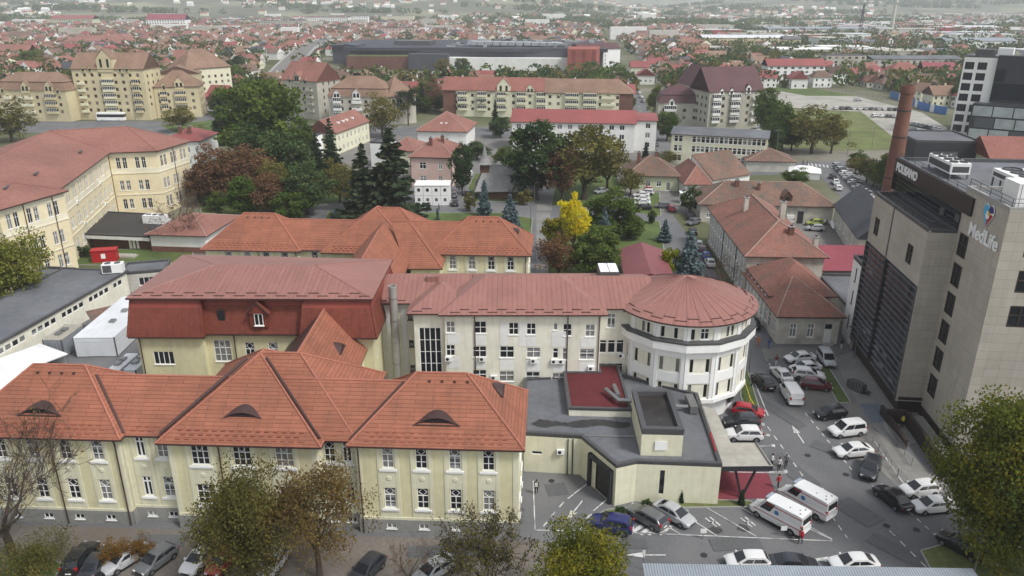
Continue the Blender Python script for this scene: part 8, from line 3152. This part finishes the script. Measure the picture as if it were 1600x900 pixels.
C = np.stack([P[:, 0] + u[:, 0] * H * .42 * grow, P[:, 1] + u[:, 1] * H * .42 * grow, H * .55 + u[:, 2] * H * .42], 1)
wood = quads('distant_trees', C, 2.2, rng, [LEAF['dark'][0], LEAF['green'][0], LEAF['olive'][0]], np.repeat(rng.integers(0, 3, size=n), 46))
wo = link('distant_trees', wood)
wo['kind'] = 'stuff'
# wooded belts on the plain and the hill slopes
BX, BY = [], []
for i in range(70):
    y = rt.uniform(1400, 4200)
    x = rt.uniform(-.7, .7) * y
    for k in range(40):
        BX.append(x + rt.gauss(0, 90))
        BY.append(y + rt.gauss(0, 18))
B_ = np.array([BX, BY]).T
n = len(B_)
u = rng.normal(size=(n * 20, 3))
u /= np.linalg.norm(u, axis=1)[:, None]
P = np.repeat(B_, 20, 0)
C = np.stack([P[:, 0] + u[:, 0] * 9, P[:, 1] + u[:, 1] * 7, 6 + u[:, 2] * 6 + np.array([hill_z(a, b) for a, b in P])], 1)
wo = link('wooded_belts', quads('wooded_belts', C, 6., rng, [LEAF['dark'][1], LEAF['green'][0]], rng.integers(0, 2, size=n * 20)))
wo['kind'] = 'stuff'
# tall mast and smoke far out
t = thing('factory_stack', 'pale slim factory stack in the industrial quarter', 'chimney', at(1392, 52))
b = MB()
b.lathe([(3.2, 0), (2.2, 44), (3.6, 45), (3.6, 50), (0, 50)], n=12)
b.build('shaft', M['stone'], t)
t = thing('lattice_mast', 'dark slender lattice mast in the industrial quarter', 'mast', at(1342, 64))
b = MB()
for s in ((-1, -1), (1, -1), (1, 1), (-1, 1)):
    b.tube([(s[0] * 2, s[1] * 2, 0), (s[0] * .5, s[1] * .5, 45)], .3, 4)
for i in range(12):
    z = i * 3.7
    w = 2 - 1.5 * z / 45
    b.tube([(-w, -w, z), (w, -w, z + 3.7)], .15, 3)
    b.tube([(w, w, z), (-w, w, z + 3.7)], .15, 3)
b.build('lattice', M['darksteel'], t)

# ================================================================== light, air, camera
SUN_AZ, SUN_EL = R(125), R(52)                     # compass-like angle from +y towards +x
sc = scene
w = bpy.data.worlds.new('World')
sc.world = w
w.use_nodes = True
nt = w.node_tree
sky = nt.nodes.new('ShaderNodeTexSky')
sky.sky_type = 'NISHITA'
sky.sun_disc = False
sky.sun_elevation = SUN_EL
sky.sun_rotation = SUN_AZ
sky.air_density = 1.2
sky.dust_density = 2.0
sky.ozone_density = 1.0
bg = nt.nodes['Background']
hs = nt.nodes.new('ShaderNodeHueSaturation')          # an overcast sky is nearly grey
hs.inputs['Saturation'].default_value = .30
nt.links.new(sky.outputs[0], hs.inputs['Color'])
nt.links.new(hs.outputs[0], bg.inputs[0])
bg.inputs[1].default_value = .100
sun = bpy.data.lights.new('sun', 'SUN')
sun.energy = 1.5
sun.angle = R(12)
sun.color = (1, .97, .93)
so = bpy.data.objects.new('sun', sun)
COL.objects.link(so)
d = Vector((math.sin(SUN_AZ) * math.cos(SUN_EL), math.cos(SUN_AZ) * math.cos(SUN_EL), math.sin(SUN_EL)))
so.rotation_euler = d.to_track_quat('Z', 'Y').to_euler()
hz = MB()
hz.box(-10500, 10500, -500, 11500, -3.0, 620)
hm = bpy.data.materials.new('haze_air')
hm.use_nodes = True
N, L = hm.node_tree.nodes, hm.node_tree.links
N.remove(N['Principled BSDF'])
v = N.new('ShaderNodeVolumePrincipled')
v.inputs['Color'].default_value = (.90, .94, 1, 1)
v.inputs['Density'].default_value = HAZE
v.inputs['Anisotropy'].default_value = .1
L.new(v.outputs[0], N['Material Output'].inputs['Volume'])
ho = hz.build('haze', hm)
ho['kind'] = 'stuff'
cam = bpy.data.cameras.new('camera')
cam.sensor_width = 36
cam.lens = 36 * CAM_F / 1600
cam.clip_start, cam.clip_end = .5, 30000
co = bpy.data.objects.new('camera', cam)
COL.objects.link(co)
co.location = (0, 0, CAM_H)
co.rotation_euler = (R(90) - CAM_P, 0, 0)
sc.camera = co
vs = sc.view_settings
vs.view_transform = 'Standard'
vs.look = 'None'
vs.exposure = EXPOSURE
vs.gamma = 1
sc.cycles.max_bounces = 6
sc.cycles.diffuse_bounces = 3
sc.cycles.glossy_bounces = 3
sc.cycles.transmission_bounces = 2
sc.cycles.volume_bounces = 1
sc.cycles.use_denoising = True
